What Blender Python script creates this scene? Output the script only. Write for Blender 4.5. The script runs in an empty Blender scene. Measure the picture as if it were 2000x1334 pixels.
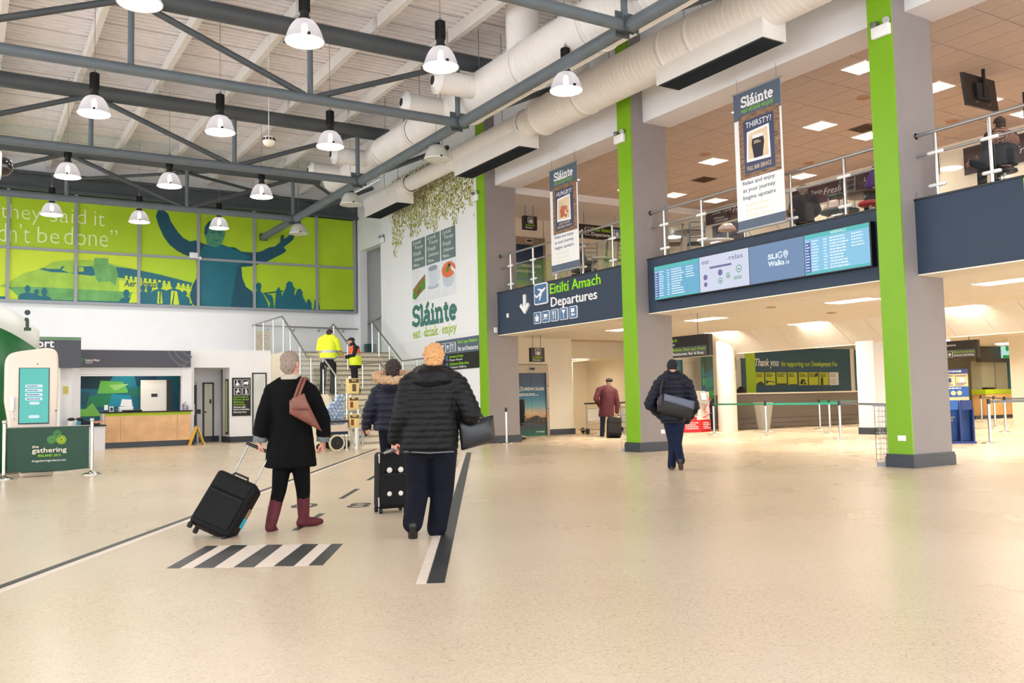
import bpy, bmesh, math, random
from mathutils import Vector, Matrix, Quaternion
random.seed(7)
PI = math.pi
SC = bpy.context.scene
COL = SC.collection

# ------------------------------------------------------------------ camera
F_PX = 1749.118
CAM_H = 1.22
YAW, PITCH, ROLL = math.radians(31.67083), math.radians(3.774036), math.radians(-1.25914)
_cy, _sy = math.cos(YAW), math.sin(YAW)
FWD = Vector((_sy*math.cos(PITCH), _cy*math.cos(PITCH), math.sin(PITCH)))
_r0 = Vector((_cy, -_sy, 0)); _u0 = _r0.cross(FWD)
RGT = _r0*math.cos(ROLL) + _u0*math.sin(ROLL)
UPV = _u0*math.cos(ROLL) - _r0*math.sin(ROLL)
ORG = Vector((0, 0, CAM_H))
cam_d = bpy.data.cameras.new('camera'); cam = bpy.data.objects.new('camera', cam_d); COL.objects.link(cam)
cam_d.sensor_width = 36.0; cam_d.lens = F_PX/2000*36; cam_d.clip_start = 0.05; cam_d.clip_end = 300
m3 = Matrix((RGT, UPV, -FWD)).transposed()
cam.matrix_world = Matrix.Translation(ORG) @ m3.to_4x4()
SC.camera = cam

def ray(x, y): return FWD + RGT*((x-1000)/F_PX) + UPV*((667-y)/F_PX)
def on(x, y, ax, v):
    d = ray(x, y); return ORG + d*((v-ORG[ax])/d[ax])
def fl(x, y, z=0.0): return on(x, y, 2, z)
def pX(x, y, v): return on(x, y, 0, v)
def pY(x, y, v): return on(x, y, 1, v)
def at_depth(x, y, d): return ORG + ray(x, y)*d

# ------------------------------------------------------------------ world, exposure
SC.view_settings.view_transform = 'Standard'; SC.view_settings.look = 'None'
SC.view_settings.gamma = 1; SC.view_settings.use_curve_mapping = False
SC.view_settings.exposure = 0.0
SC.cycles.use_denoising = True
SC.cycles.max_bounces = 10; SC.cycles.diffuse_bounces = 5; SC.cycles.transparent_max_bounces = 16
SC.cycles.sample_clamp_indirect = 6
w = bpy.data.worlds.new('overcast_sky'); SC.world = w; w.use_nodes = True
_bg = w.node_tree.nodes['Background']; _bg.inputs[0].default_value = (0.93, 0.96, 1.0, 1); _bg.inputs[1].default_value = 3.6
LAMP_E = 66.0       # pendant lamps in the hall
UPPER_E = 66.0      # recessed troffers upstairs
LOWER_E = 122.0      # recessed troffers under the mezzanine

# ------------------------------------------------------------------ materials
def lin(c):
    return tuple(((v/255)/12.92 if v/255 <= 0.04045 else ((v/255+0.055)/1.055)**2.4) for v in c)
MATS = {}
def mat(name, rgb=(200,200,200), rough=0.55, metal=0.0, spec=0.5, noise=0.0, nscale=8.0, bump=0.0, bscale=40.0, emit=None, emit_s=0.0, alpha=None, sheen=0.0, coat=0.0):
    if name in MATS: return MATS[name]
    m = bpy.data.materials.new(name); m.use_nodes = True; nt = m.node_tree; N = nt.nodes; L = nt.links
    b = N['Principled BSDF']; c = lin(rgb)
    b.inputs['Base Color'].default_value = (*c, 1); b.inputs['Roughness'].default_value = rough
    b.inputs['Metallic'].default_value = metal; b.inputs['Specular IOR Level'].default_value = spec
    if sheen: b.inputs['Sheen Weight'].default_value = sheen
    if coat: b.inputs['Coat Weight'].default_value = coat
    if emit:
        b.inputs['Emission Color'].default_value = (*lin(emit), 1); b.inputs['Emission Strength'].default_value = emit_s
    tc = None
    if noise or bump:
        tc = N.new('ShaderNodeTexCoord')
    if noise:
        n = N.new('ShaderNodeTexNoise'); n.inputs['Scale'].default_value = nscale; n.inputs['Detail'].default_value = 5
        L.new(tc.outputs['Object'], n.inputs['Vector'])
        r = N.new('ShaderNodeValToRGB'); r.color_ramp.elements[0].position = 0.3; r.color_ramp.elements[1].position = 0.7
        r.color_ramp.elements[0].color = (*[max(0, v*(1-noise)) for v in c], 1); r.color_ramp.elements[1].color = (*[min(1, v*(1+noise)) for v in c], 1)
        L.new(n.outputs['Fac'], r.inputs['Fac']); L.new(r.outputs['Color'], b.inputs['Base Color'])
    if bump:
        n2 = N.new('ShaderNodeTexNoise'); n2.inputs['Scale'].default_value = bscale; n2.inputs['Detail'].default_value = 3
        L.new(tc.outputs['Object'], n2.inputs['Vector'])
        bp = N.new('ShaderNodeBump'); bp.inputs['Strength'].default_value = bump; bp.inputs['Distance'].default_value = 0.01
        L.new(n2.outputs['Fac'], bp.inputs['Height']); L.new(bp.outputs['Normal'], b.inputs['Normal'])
    MATS[name] = m
    return m
def emat(name, rgb, s):
    if name in MATS: return MATS[name]
    m = bpy.data.materials.new(name); m.use_nodes = True; nt = m.node_tree; nt.nodes.clear()
    e = nt.nodes.new('ShaderNodeEmission'); o = nt.nodes.new('ShaderNodeOutputMaterial')
    e.inputs[0].default_value = (*lin(rgb), 1); e.inputs[1].default_value = s; nt.links.new(e.outputs[0], o.inputs[0])
    MATS[name] = m; return m
def lamp_face(name, rgb, s):
    """a lit diffuser that shines from its lower face only"""
    m = bpy.data.materials.new(name); m.use_nodes = True; nt = m.node_tree; nt.nodes.clear()
    e = nt.nodes.new('ShaderNodeEmission'); o = nt.nodes.new('ShaderNodeOutputMaterial'); d = nt.nodes.new('ShaderNodeBsdfDiffuse'); x = nt.nodes.new('ShaderNodeMixShader'); g = nt.nodes.new('ShaderNodeNewGeometry'); sp = nt.nodes.new('ShaderNodeSeparateXYZ'); lt = nt.nodes.new('ShaderNodeMath'); lt.operation = 'LESS_THAN'; lt.inputs[1].default_value = 0
    e.inputs[0].default_value = (*lin(rgb), 1); e.inputs[1].default_value = s
    nt.links.new(g.outputs['Normal'], sp.inputs[0]); nt.links.new(sp.outputs[2], lt.inputs[0]); nt.links.new(lt.outputs[0], x.inputs[0]); nt.links.new(d.outputs[0], x.inputs[1]); nt.links.new(e.outputs[0], x.inputs[2]); nt.links.new(x.outputs[0], o.inputs[0])
    MATS[name] = m; return m
def glass_mat(name, tint=(235,245,240), refl=0.08, rough=0.02):
    if name in MATS: return MATS[name]
    m = bpy.data.materials.new(name); m.use_nodes = True; nt = m.node_tree; nt.nodes.clear()
    t = nt.nodes.new('ShaderNodeBsdfTransparent'); g = nt.nodes.new('ShaderNodeBsdfGlossy'); x = nt.nodes.new('ShaderNodeMixShader'); o = nt.nodes.new('ShaderNodeOutputMaterial')
    lw = nt.nodes.new('ShaderNodeLayerWeight'); lw.inputs[0].default_value = 0.25
    mu = nt.nodes.new('ShaderNodeMath'); mu.operation = 'MULTIPLY_ADD'; mu.inputs[1].default_value = 0.3; mu.inputs[2].default_value = refl
    nt.links.new(lw.outputs['Fresnel'], mu.inputs[0]); nt.links.new(mu.outputs[0], x.inputs[0])
    t.inputs[0].default_value = (*lin(tint), 1); g.inputs['Roughness'].default_value = rough
    nt.links.new(t.outputs[0], x.inputs[1]); nt.links.new(g.outputs[0], x.inputs[2]); nt.links.new(x.outputs[0], o.inputs[0])
    MATS[name] = m; return m
def nodes_of(m): return m.node_tree.nodes, m.node_tree.links, m.node_tree.nodes['Principled BSDF']

M_white = mat('wall_white_paint', (236,237,240), 0.6, noise=0.02, nscale=1.5)
M_cream = mat('wall_cream_paint', (246,238,220), 0.6, noise=0.02, nscale=1.5)
M_ltgrey = mat('wall_light_grey', (215,214,216), 0.6, noise=0.02, nscale=2)
M_steel = mat('painted_grey_steel', (98,108,116), 0.45, noise=0.08, nscale=3)
M_steeld = mat('painted_dark_steel', (74,80,85), 0.5, noise=0.08, nscale=3)
M_deck = mat('roof_deck_sheet', (236,232,234), 0.55, noise=0.05, nscale=4)
M_purlin = mat('roof_purlin_white', (226,222,218), 0.5, noise=0.04, nscale=4)
M_lime = mat('lime_paint', (120,172,4), 0.45, noise=0.03, nscale=2)
M_colgrey = mat('column_grey_paint', (142,136,136), 0.6, noise=0.03, nscale=3)
M_skirt = mat('skirting_charcoal', (44,52,62), 0.35)
M_band = mat('band_slate', (42,58,80), 0.6, noise=0.03, nscale=5)
M_bandcap = mat('band_cap', (30,34,40), 0.4)
M_chrome = mat('brushed_stainless', (168,168,168), 0.38, metal=0.75)
M_chrome2 = mat('polished_steel_post', (205,204,200), 0.15, metal=1.0)
M_black = mat('black_plastic', (18,18,20), 0.4)
M_black2 = mat('matt_black', (24,24,26), 0.7)
M_whitep = mat('white_plastic', (240,240,240), 0.35)
M_glass = glass_mat('clear_glass', (250,253,251), .015)
M_duct = mat('white_spiral_duct', (246,243,240), 0.42, noise=0.02, nscale=3)
M_print_white = mat('print_white', (240,240,240), 0.5)
M_print_lime = mat('print_lime', (150,210,30), 0.5)
M_print_black = mat('print_black', (20,20,22), 0.5)
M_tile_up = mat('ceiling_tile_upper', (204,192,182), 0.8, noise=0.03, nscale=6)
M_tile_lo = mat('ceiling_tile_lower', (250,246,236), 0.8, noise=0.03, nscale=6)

# floor: pale terrazzo vinyl, slightly polished
def floor_mat():
    m = mat('terrazzo_floor', (205,184,156), 0.3); N, L, b = nodes_of(m)
    tc = N.new('ShaderNodeTexCoord')
    n1 = N.new('ShaderNodeTexNoise'); n1.inputs['Scale'].default_value = 0.35; n1.inputs['Detail'].default_value = 4
    v = N.new('ShaderNodeTexVoronoi'); v.inputs['Scale'].default_value = 95
    v2 = N.new('ShaderNodeTexNoise'); v2.inputs['Scale'].default_value = 55; v2.inputs['Detail'].default_value = 2
    for q in (n1, v, v2): L.new(tc.outputs['Object'], q.inputs['Vector'])
    r1 = N.new('ShaderNodeValToRGB'); e = r1.color_ramp.elements
    e[0].position = 0.1; e[0].color = (*lin((207,187,160)), 1); e[1].position = 0.9; e[1].color = (*lin((229,212,189)), 1)
    L.new(n1.outputs['Fac'], r1.inputs['Fac'])
    sp = N.new('ShaderNodeSeparateColor'); L.new(v.outputs['Color'], sp.inputs[0])
    r2 = N.new('ShaderNodeValToRGB'); e = r2.color_ramp.elements
    e[0].position = 0.0; e[0].color = (0.62, 0.56, 0.5, 1); e[1].position = 1.0; e[1].color = (1.1, 1.09, 1.08, 1)
    q = r2.color_ramp.elements.new(0.14); q.color = (0.86, 0.84, 0.81, 1); q = r2.color_ramp.elements.new(0.75); q.color = (1, 1, 1, 1)
    L.new(sp.outputs[0], r2.inputs['Fac'])
    mx = N.new('ShaderNodeMix'); mx.data_type = 'RGBA'; mx.blend_type = 'MULTIPLY'; mx.inputs[0].default_value = 0.6
    L.new(r1.outputs['Color'], mx.inputs[6]); L.new(r2.outputs['Color'], mx.inputs[7]); L.new(mx.outputs[2], b.inputs['Base Color'])
    r3 = N.new('ShaderNodeMapRange'); r3.inputs[3].default_value = 0.26; r3.inputs[4].default_value = 0.29
    L.new(n1.outputs['Fac'], r3.inputs[0]); L.new(r3.outputs[0], b.inputs['Roughness'])
    bp = N.new('ShaderNodeBump'); bp.inputs['Strength'].default_value = 0.06; bp.inputs['Distance'].default_value = 0.004
    return m
M_floor = floor_mat()

# ------------------------------------------------------------------ mesh builder
WL = {}
class MB:
    def __init__(s): s.v = []; s.f = []; s.sm = []
    def add(s, vs, fs, smooth=False):
        o = len(s.v); s.v.extend([Vector(p) for p in vs]); s.f.extend([[i+o for i in f] for f in fs]); s.sm.extend([smooth]*len(fs)); return s
    def box(s, a, b):
        x0,y0,z0 = [min(p,q) for p,q in zip(a,b)]; x1,y1,z1 = [max(p,q) for p,q in zip(a,b)]
        return s.add([(x0,y0,z0),(x1,y0,z0),(x1,y1,z0),(x0,y1,z0),(x0,y0,z1),(x1,y0,z1),(x1,y1,z1),(x0,y1,z1)],
            [(0,3,2,1),(4,5,6,7),(0,1,5,4),(1,2,6,5),(2,3,7,6),(3,0,4,7)])
    def obox(s, c, ax, ay, az):
        c = Vector(c); ax, ay, az = Vector(ax), Vector(ay), Vector(az)
        P = [c+ax*i+ay*j+az*k for k in (-1,1) for (i,j) in ((-1,-1),(1,-1),(1,1),(-1,1))]
        return s.add(P, [(0,3,2,1),(4,5,6,7),(0,1,5,4),(1,2,6,5),(2,3,7,6),(3,0,4,7)])
    def rbox(s, a, b, r=0.02, seg=2):
        bm = bmesh.new(); bmesh.ops.create_cube(bm, size=1.0)
        a, b = Vector(a), Vector(b)
        for q in bm.verts:
            q.co = Vector([(a[i]+b[i])/2 + q.co[i]*abs(b[i]-a[i]) for i in range(3)])
        bmesh.ops.bevel(bm, geom=bm.edges[:], offset=r, segments=seg, profile=0.5, affect='EDGES')
        return s.bm(bm, True)
    def bm(s, bm, smooth=False, M=None):
        bm.verts.index_update()
        vs = [(M @ q.co if M else q.co.copy()) for q in bm.verts]; fs = [[q.index for q in f.verts] for f in bm.faces]
        bm.free(); return s.add(vs, fs, smooth)
    def cyl(s, p0, p1, r0, r1=None, n=12, caps=True, smooth=True):
        p0, p1 = Vector(p0), Vector(p1); r1 = r0 if r1 is None else r1
        d = (p1-p0).normalized(); a = d.orthogonal().normalized(); b = d.cross(a)
        A = [p0+(a*math.cos(2*PI*i/n)+b*math.sin(2*PI*i/n))*r0 for i in range(n)]
        B = [p1+(a*math.cos(2*PI*i/n)+b*math.sin(2*PI*i/n))*r1 for i in range(n)]
        s.add(A+B, [(i,(i+1)%n,n+(i+1)%n,n+i) for i in range(n)], smooth)
        if caps:
            s.add(A, [tuple(reversed(range(n)))]); s.add(B, [tuple(range(n))])
        return s
    def tube(s, pts, r, n=10, caps=True):
        pts = [Vector(p) for p in pts]; rings = []; a = None
        for i, p in enumerate(pts):
            t = (pts[min(i+1,len(pts)-1)]-pts[max(i-1,0)]).normalized()
            if a is None: a = t.orthogonal().normalized()
            a = (a - t*a.dot(t)); a = a.normalized() if a.length > 1e-6 else t.orthogonal().normalized()
            b = t.cross(a); rr = r[i] if isinstance(r, (list,tuple)) else r
            rings.append([p+(a*math.cos(2*PI*k/n)+b*math.sin(2*PI*k/n))*rr for k in range(n)])
        V = [q for R in rings for q in R]; Fc = []
        for i in range(len(pts)-1):
            for k in range(n): Fc.append((i*n+k, i*n+(k+1)%n, (i+1)*n+(k+1)%n, (i+1)*n+k))
        s.add(V, Fc, True)
        if caps: s.add(rings[0], [tuple(reversed(range(n)))]); s.add(rings[-1], [tuple(range(n))])
        return s
    def lathe(s, prof, c=(0,0,0), n=24, axis=None):
        c = Vector(c); V = []; Fc = []
        q = Vector((0,0,1)).rotation_difference(Vector(axis)) if axis else None
        for (r,z) in prof:
            for k in range(n):
                p = Vector((r*math.cos(2*PI*k/n), r*math.sin(2*PI*k/n), z))
                if q: p = q @ p
                V.append(c+p)
        for i in range(len(prof)-1):
            for k in range(n): Fc.append((i*n+k, i*n+(k+1)%n, (i+1)*n+(k+1)%n, (i+1)*n+k))
        return s.add(V, Fc, True)
    def prism(s, poly, o, u, v, d):
        """2D polygon poly placed at origin o with axes u, v, extruded from o along vector d"""
        o, u, v, d = Vector(o), Vector(u), Vector(v), Vector(d); n = len(poly)
        A = [o+u*p[0]+v*p[1] for p in poly]; B = [p+d for p in A]
        s.add(A, [tuple(reversed(range(n)))]); s.add(B, [tuple(range(n))])
        return s.add(A+B, [(i,(i+1)%n,n+(i+1)%n,n+i) for i in range(n)])
    def ball(s, c, rx, ry=None, rz=None, n=12, m=8, M=None):
        ry = ry or rx; rz = rz or rx; c = Vector(c)
        V = []; Fc = []
        for j in range(m+1):
            t = PI*j/m
            for k in range(n):
                p = Vector((rx*math.sin(t)*math.cos(2*PI*k/n), ry*math.sin(t)*math.sin(2*PI*k/n), rz*math.cos(t)))
                V.append(c+(M @ p if M else p))
        for j in range(m):
            for k in range(n): Fc.append((j*n+k, (j+1)*n+k, (j+1)*n+(k+1)%n, j*n+(k+1)%n))
        return s.add(V, Fc, True)
    def text(s, t, o, right, up, h=None, w=None, depth=0.004, bold=0.0, italic=0.0, center=False, res=2):
        vs, fs = text_geo(t, bold, res)
        x0 = min(p[0] for p in vs); x1 = max(p[0] for p in vs); y0 = min(p[1] for p in vs); y1 = max(p[1] for p in vs)
        tw, th = x1-x0, y1-y0
        if h is None: ky = kx = w/tw
        elif w is None: ky = kx = h/th
        else: kx, ky = w/tw, h/th
        right = Vector(right).normalized(); up = Vector(up).normalized(); nrm = right.cross(up)
        o = Vector(o); off = tw*kx/2 if center else 0
        P = [o + right*((p[0]-x0)*kx - off + italic*(p[1]-y0)*ky) + up*((p[1]-y0)*ky) + nrm*(depth*p[2]) for p in vs]
        return s.add(P, fs)
    def strokes(s, segs, o, right, up, k, wd, depth=0.004):
        """polyline strokes drawn as flat ribbons: segs = list of point lists in 2D"""
        right = Vector(right).normalized(); up = Vector(up).normalized(); nrm = right.cross(up); o = Vector(o)
        W = lambda p: o + right*(p[0]*k) + up*(p[1]*k) + nrm*depth
        for j, S in enumerate(segs):
            S = [Vector(p) for p in S]; n = len(S)
            if n < 2: continue
            A = []; B = []
            for i in range(n):
                t = (S[min(i+1,n-1)]-S[max(i-1,0)]); t = t.normalized() if t.length > 1e-9 else Vector((1,0))
                q = Vector((-t.y, t.x))*(wd/2/k); A.append(W(S[i]+q)+nrm*(.0005*j)); B.append(W(S[i]-q)+nrm*(.0005*j))
            s.add(A+B, [(n+i, n+i+1, i+1, i) for i in range(n-1)])
        return s
    def build(s, name, material, parent=None, bevel=0.0, local=False):
        me = bpy.data.meshes.new(name); off = Vector((0,0,0))
        if parent is not None and not local: off = WL.get(parent.name, Vector((0,0,0)))
        me.from_pydata([tuple(p-off) for p in s.v], [], s.f)
        for p, sm in zip(me.polygons, s.sm): p.use_smooth = sm
        me.materials.append(material)
        me.update()
        o = bpy.data.objects.new(name, me); COL.objects.link(o)
        if parent is not None: o.parent = parent; WL[o.name] = off
        if bevel:
            md = o.modifiers.new('bevel', 'BEVEL'); md.width = bevel; md.segments = 2; md.limit_method = 'ANGLE'; md.angle_limit = 0.6
        return o

_TG = {}
def text_geo(t, bold=0.0, res=2):
    k = (t, bold, res)
    if k in _TG: return _TG[k]
    cu = bpy.data.curves.new('t', 'FONT'); cu.body = t; cu.size = 1.0; cu.resolution_u = res; cu.offset = bold; cu.extrude = 0.5
    ob = bpy.data.objects.new('t', cu); COL.objects.link(ob)
    dg = bpy.context.evaluated_depsgraph_get(); me = bpy.data.meshes.new_from_object(ob.evaluated_get(dg))
    vs = [(q.co.x, q.co.y, q.co.z+0.5) for q in me.vertices]; fs = [list(p.vertices) for p in me.polygons]
    bpy.data.objects.remove(ob); bpy.data.curves.remove(cu); bpy.data.meshes.remove(me)
    _TG[k] = (vs, fs); return _TG[k]

def tag(o, label=None, cat=None, group=None, kind=None):
    if label: o['label'] = label
    if cat: o['category'] = cat
    if group: o['group'] = group
    if kind: o['kind'] = kind
    return o
def thing(name, label, cat, loc=(0,0,0), rotz=0.0, group=None, kind=None):
    o = bpy.data.objects.new(name, None); COL.objects.link(o); o.location = loc; o.rotation_euler = (0,0,rotz); o.empty_display_size = 0.2
    WL[o.name] = Vector(loc)
    return tag(o, label, cat, group, kind)
def struct(name, mb, m, label=None, parent=None, bevel=0):
    o = mb.build(name, m, parent, bevel)
    if parent is None: tag(o, label, 'structure' if False else None, kind='structure')
    return o
def dup(root, loc=None, rotz=None, label=None, group=None):
    r = root.copy(); COL.objects.link(r)
    if loc is not None: r.location = loc
    if rotz is not None: r.rotation_euler = (0,0,rotz)
    if label: r['label'] = label
    if group: r['group'] = group
    for ch in list(root.children):
        c = ch.copy(); COL.objects.link(c); c.parent = r
        for g in ch.children:
            d = g.copy(); COL.objects.link(d); d.parent = c
    return r
def child_copy(o, parent, loc):
    c = o.copy(); COL.objects.link(c); c.parent = parent; c.location = loc; return c
XR, ZU = Vector((0,-1,0)), Vector((0,0,1))     # reading direction on hall-side faces (normal -X)
YR = Vector((1,0,0))                            # reading direction on faces that look down the hall (normal -Y)
# ================================================================== SETTING
floor_o = struct('floor', MB().box((-14,-8,-0.3),(46,36,0.0)), M_floor)

# floor tape: two edge lines (black + white), zebra, dashes, digits
Z1 = 0.002
def tape(poly, z0=0.0004, z1=Z1):
    return MB().prism([(p[0],p[1]) for p in poly], (0,0,z0), (1,0,0), (0,1,0), (0,0,z1-z0))
M_tapeb = mat('tape_black', (44,46,50), 0.45, noise=0.15, nscale=14); M_tapew = mat('tape_white', (226,212,198), 0.45, noise=0.05, nscale=9)
def strip(a, b, off, wd):
    a, b = Vector(a).to_2d(), Vector(b).to_2d(); d = (b-a).normalized(); n = Vector((-d.y, d.x))
    return [a+n*off, b+n*off, b+n*(off+wd), a+n*(off+wd)]
mk = thing('floor_line', 'long black and white tape line along the left of the walkway', 'floor marking', (1,8,0))
a, b = fl(-250,1243), fl(737,877)
tape(strip(a, b, -0.005, -0.085)).build('white_tape', M_tapew, mk); tape(strip(a, b, 0.0, 0.075)).build('black_tape', M_tapeb, mk)
mk = thing('floor_line', 'black and white tape line passing right of the two walkers', 'floor marking', (4,8,0))
a, b = fl(851,1139), fl(916,884)
tape(strip(a, b, 0.065, 0.07)).build('white_tape', M_tapew, mk); tape(strip(a, b, -0.06, 0.12)).build('black_tape', M_tapeb, mk)
mk = thing('zebra_marking', 'black and white striped crossing patch taped on the floor', 'floor marking', (2,7.4,0))
zs = [((722,780),(895,948)),((840,928),(1005,1075)),((1015,1103),(1160,1228)),((1190,1275),(1315,1383)),((1340,1400),(1440,1488))]
yb = [467,465,462,457,454]; yt = [370,367,365,362,361]
P2 = lambda x, y: fl(x/2.222, 900+y/2.222)
for i, ((b0,b1),(t0,t1)) in enumerate(zs):
    tape([P2(b0,yb[i]), P2(b1,yb[i]), P2(t1,yt[i]), P2(t0,yt[i])]).build('black_stripe', M_tapeb, mk)
    if i < 4:
        tape([P2(b1+1,yb[i]), P2(zs[i+1][0][0]-1,yb[i+1]), P2(zs[i+1][1][0]-1,yt[i+1]), P2(t1+1,yt[i])]).build('white_stripe', M_tapew, mk)
dashes = [('short black floor dash under the burgundy boot', (576,1036,629,1003), .07), ('short black floor dash between the two front walkers', (666,974,698,955), .07), ('short black floor dash left of the standing suitcase', (719,938,735,928), .07)]
for lb, (x0,y0,x1,y1), wd in dashes:
    tag(tape(strip(fl(x0,y0), fl(x1,y1), -wd/2, wd)).build('floor_dash', M_tapeb), lb, 'floor marking')
DU = Vector((0.505,0.863,0)); DR = Vector((0.863,-0.505,0))
for lb, t, (x0,x1,y0,y1) in (('black numeral 8 taped flat on the floor', '8', (677,726,992,982)), ('black numeral 0 on the floor behind the burgundy boots', '0', (566,622,993,983))):
    c0 = fl(x0,(y0+y1)/2); c1 = fl(x1,(y0+y1)/2); c = (c0+c1)/2; wdt = abs((c1-c0).dot(DR))*0.9
    m = MB().text(t, c - DR*wdt/2 - DU*0.24 + Vector((0,0,.0005)), DR, DU, h=0.5, w=wdt, depth=0.002)
    tag(m.build('floor_numeral', M_tapeb), lb, 'floor marking')

# ---- roof deck: ribbed sheets, purlins
ZD = 9.72
ceil = MB().box((-14,-4,ZD+0.1),(13.6,34.2,ZD+0.3)); ceil = struct('ceiling', ceil, M_steeld)
def sheet_mb(x0, x1, wd):
    m = MB(); n = 5; p = wd/n; prof = []
    for i in range(n):
        y = i*p; prof += [(y, 0), (y+p*.48, 0), (y+p*.58, .085), (y+p*.9, .085)]
    prof.append((wd-0.02, 0)); 
    A = [(x0,y,z) for y,z in prof]; B = [(x1,y,z) for y,z in prof]; k = len(prof)
    m.add(A+B, [(i, i+1, k+i+1, k+i) for i in range(k-1)])
    return m
sh0 = sheet_mb(-12, 13.4, 1.0).build('deck_sheet', M_deck, ceil, local=True); sh0.location = (0,-2,ZD)
for i in range(1, 36): child_copy(sh0, ceil, (0,-2+i,ZD))
PURX = [-2.85,-1.1,0.65,2.42,4.2,5.95,7.7,9.45,11.2]
TY = [5.65,11.72,17.8,23.9,29.8]
def purlin(x, y0, y1):
    m = MB().box((x-.065,y0,9.42),(x+.065,y1,ZD)).box((x-.04,y0-.06,9.46),(x+.04,y0,9.6)).box((x-.04,y1,9.46),(x+.04,y1+.06,9.6))
    return m
for x in PURX:
    for y0, y1 in zip([-2]+TY, TY+[33.7]):
        purlin(x, y0+.1, y1-.1).build('purlin', M_purlin, ceil)

# ---- trusses (square on to the hall), tie tubes along it
TXV = [-4.35,-0.85,2.65,6.15,9.65]
def truss(y, lb):
    t = thing('roof_truss', lb, 'truss', (9.65,y,7.62))
    MB().tube([(-12,y,7.62),(9.75,y,7.62)], .105, 12).build('bottom_chord', M_steel, t)
    MB().tube([(-12,y,9.08),(10.6,y,9.08)], .19, 14).build('top_chord', M_steeld, t)
    for x in TXV: MB().tube([(x,y,7.62),(x,y,8.95)], .06, 10).build('post', M_steel, t)
    for x0, x1 in ((-4.35,-0.85),(-0.85,2.65),(2.65,6.15),(6.15,9.65)):
        up_first = x0 in (2.65,-4.35)
        za, zb = (8.95,7.68) if up_first else (7.68,8.95)
        MB().tube([(x0+.12,y,za),(x1-.12,y,zb)], .065, 10).build('diagonal', M_steeld, t)
    MB().tube([(9.72,y,7.66),(12.6,y,9.0)], .07, 10).build('end_strut', M_steeld, t)
    MB().box((9.45,y-.012,7.5),(9.85,y+.012,7.85)).build('gusset_plate', M_steeld, t)
    return t
truss(5.65,'grey tubular roof truss nearest the viewer, above the frame'); truss(11.72,'grey roof truss crossing the white duct at the top')
truss(17.8,'grey roof truss whose top chord passes the first row of lamps'); truss(23.9,'grey roof truss behind the second row of bell lamps'); truss(29.8,'farthest grey roof truss, in front of the green mural')
names = ['grey tie tube at the top edge, beyond the first truss node','grey tie tube between the white ducts','grey tie tube above the unlit duct lamp','grey tie tube beside the small unlit lamp near the mural','short grey tie tube ending against the green mural']
for i, (y0, y1) in enumerate(((5.75,11.6),(11.85,17.65),(17.95,23.75),(24.05,29.65),(29.95,33.5))):
    t = thing('tie_tube', names[i], 'roof tube', (9.7,y0,7.6))
    MB().tube([(9.7,y0,7.6),(9.7,y1,7.6)], .125, 14).build('tube', M_steel, t)
    for yy in (y0,y1): MB().box((9.55,yy-.015,7.47),(9.85,yy+.015,7.74)).build('end_plate', M_steeld, t)
# cross bracing seen against the far deck
for lb,(a_,b_) in {'thin grey roof brace rising right above the green mural':((2.9,33.2,9.0),(9.0,30.0,9.35)),'thin grey roof brace falling right near the mural corner':((3.5,30.0,9.3),(11.8,33.3,8.9)),'short grey roof brace beside the far lower duct':((10.2,30.1,9.2),(13.2,33.0,8.8))}.items():
    tag(MB().tube([a_,b_], .055, 8).build('roof_brace', M_steeld), lb, 'roof brace')

# ---- back wall with mural
YB = 33.7
struct('wall_back', MB().box((-14,YB,0),(13.5,YB+.3,4.86)).box((-14,YB,8.56),(13.5,YB+.3,9.8)).box((-14,YB+.1,4.86),(13.5,YB+.3,8.56)), M_white)
struct('trim_1', MB().box((-14,YB-.32,8.58),(13.5,YB-.02,8.68)).box((-14,YB-.2,8.68),(13.5,YB-.1,9.12)).box((-14,YB-.32,9.12),(13.5,YB-.02,9.22)), M_steeld)
# ---- corner: wall beside the stairs (opening to the upper flight)
XS = 13.5
struct('wall_stairs', MB().box((XS,30.35,7.29),(XS+.3,YB+.3,9.75)).box((XS,33.3,0),(XS+.3,YB+.3,7.29)).box((XS,30.3,0),(XS+.3,33.3,3.0)).box((XS+.3,YB,0),(20,YB+.3,9.8)).box((XS+.3,30.0,2.6),(20,YB,3.0)).box((19.8,30,3),(20,YB,9.8)).box((XS+.3,29.9,2.6),(20,30.2,9.7)).box((XS+.3,30,9.4),(20,YB,9.7)), M_white)
XW = 13.1
struct('wall_right', MB().box((XW,22.9,0),(XW+.45,29.9,9.75)).box((XW+.03,29.9,0),(XW+.45,30.38,9.75)), M_white)
struct('trim_2', MB().box((XW-.012,23.2,3.28),(XW,29.3,9.2)), mat('poster_white', (238,240,243), 0.5))
# wall above the columns, header beam
struct('wall_header', MB().box((13.38,-2,7.58),(14.2,8.95,9.75)).box((13.38,9.42,7.58),(14.2,15.7,9.75)).box((13.38,16.17,7.58),(14.2,22.45,9.75)), M_white)

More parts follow.
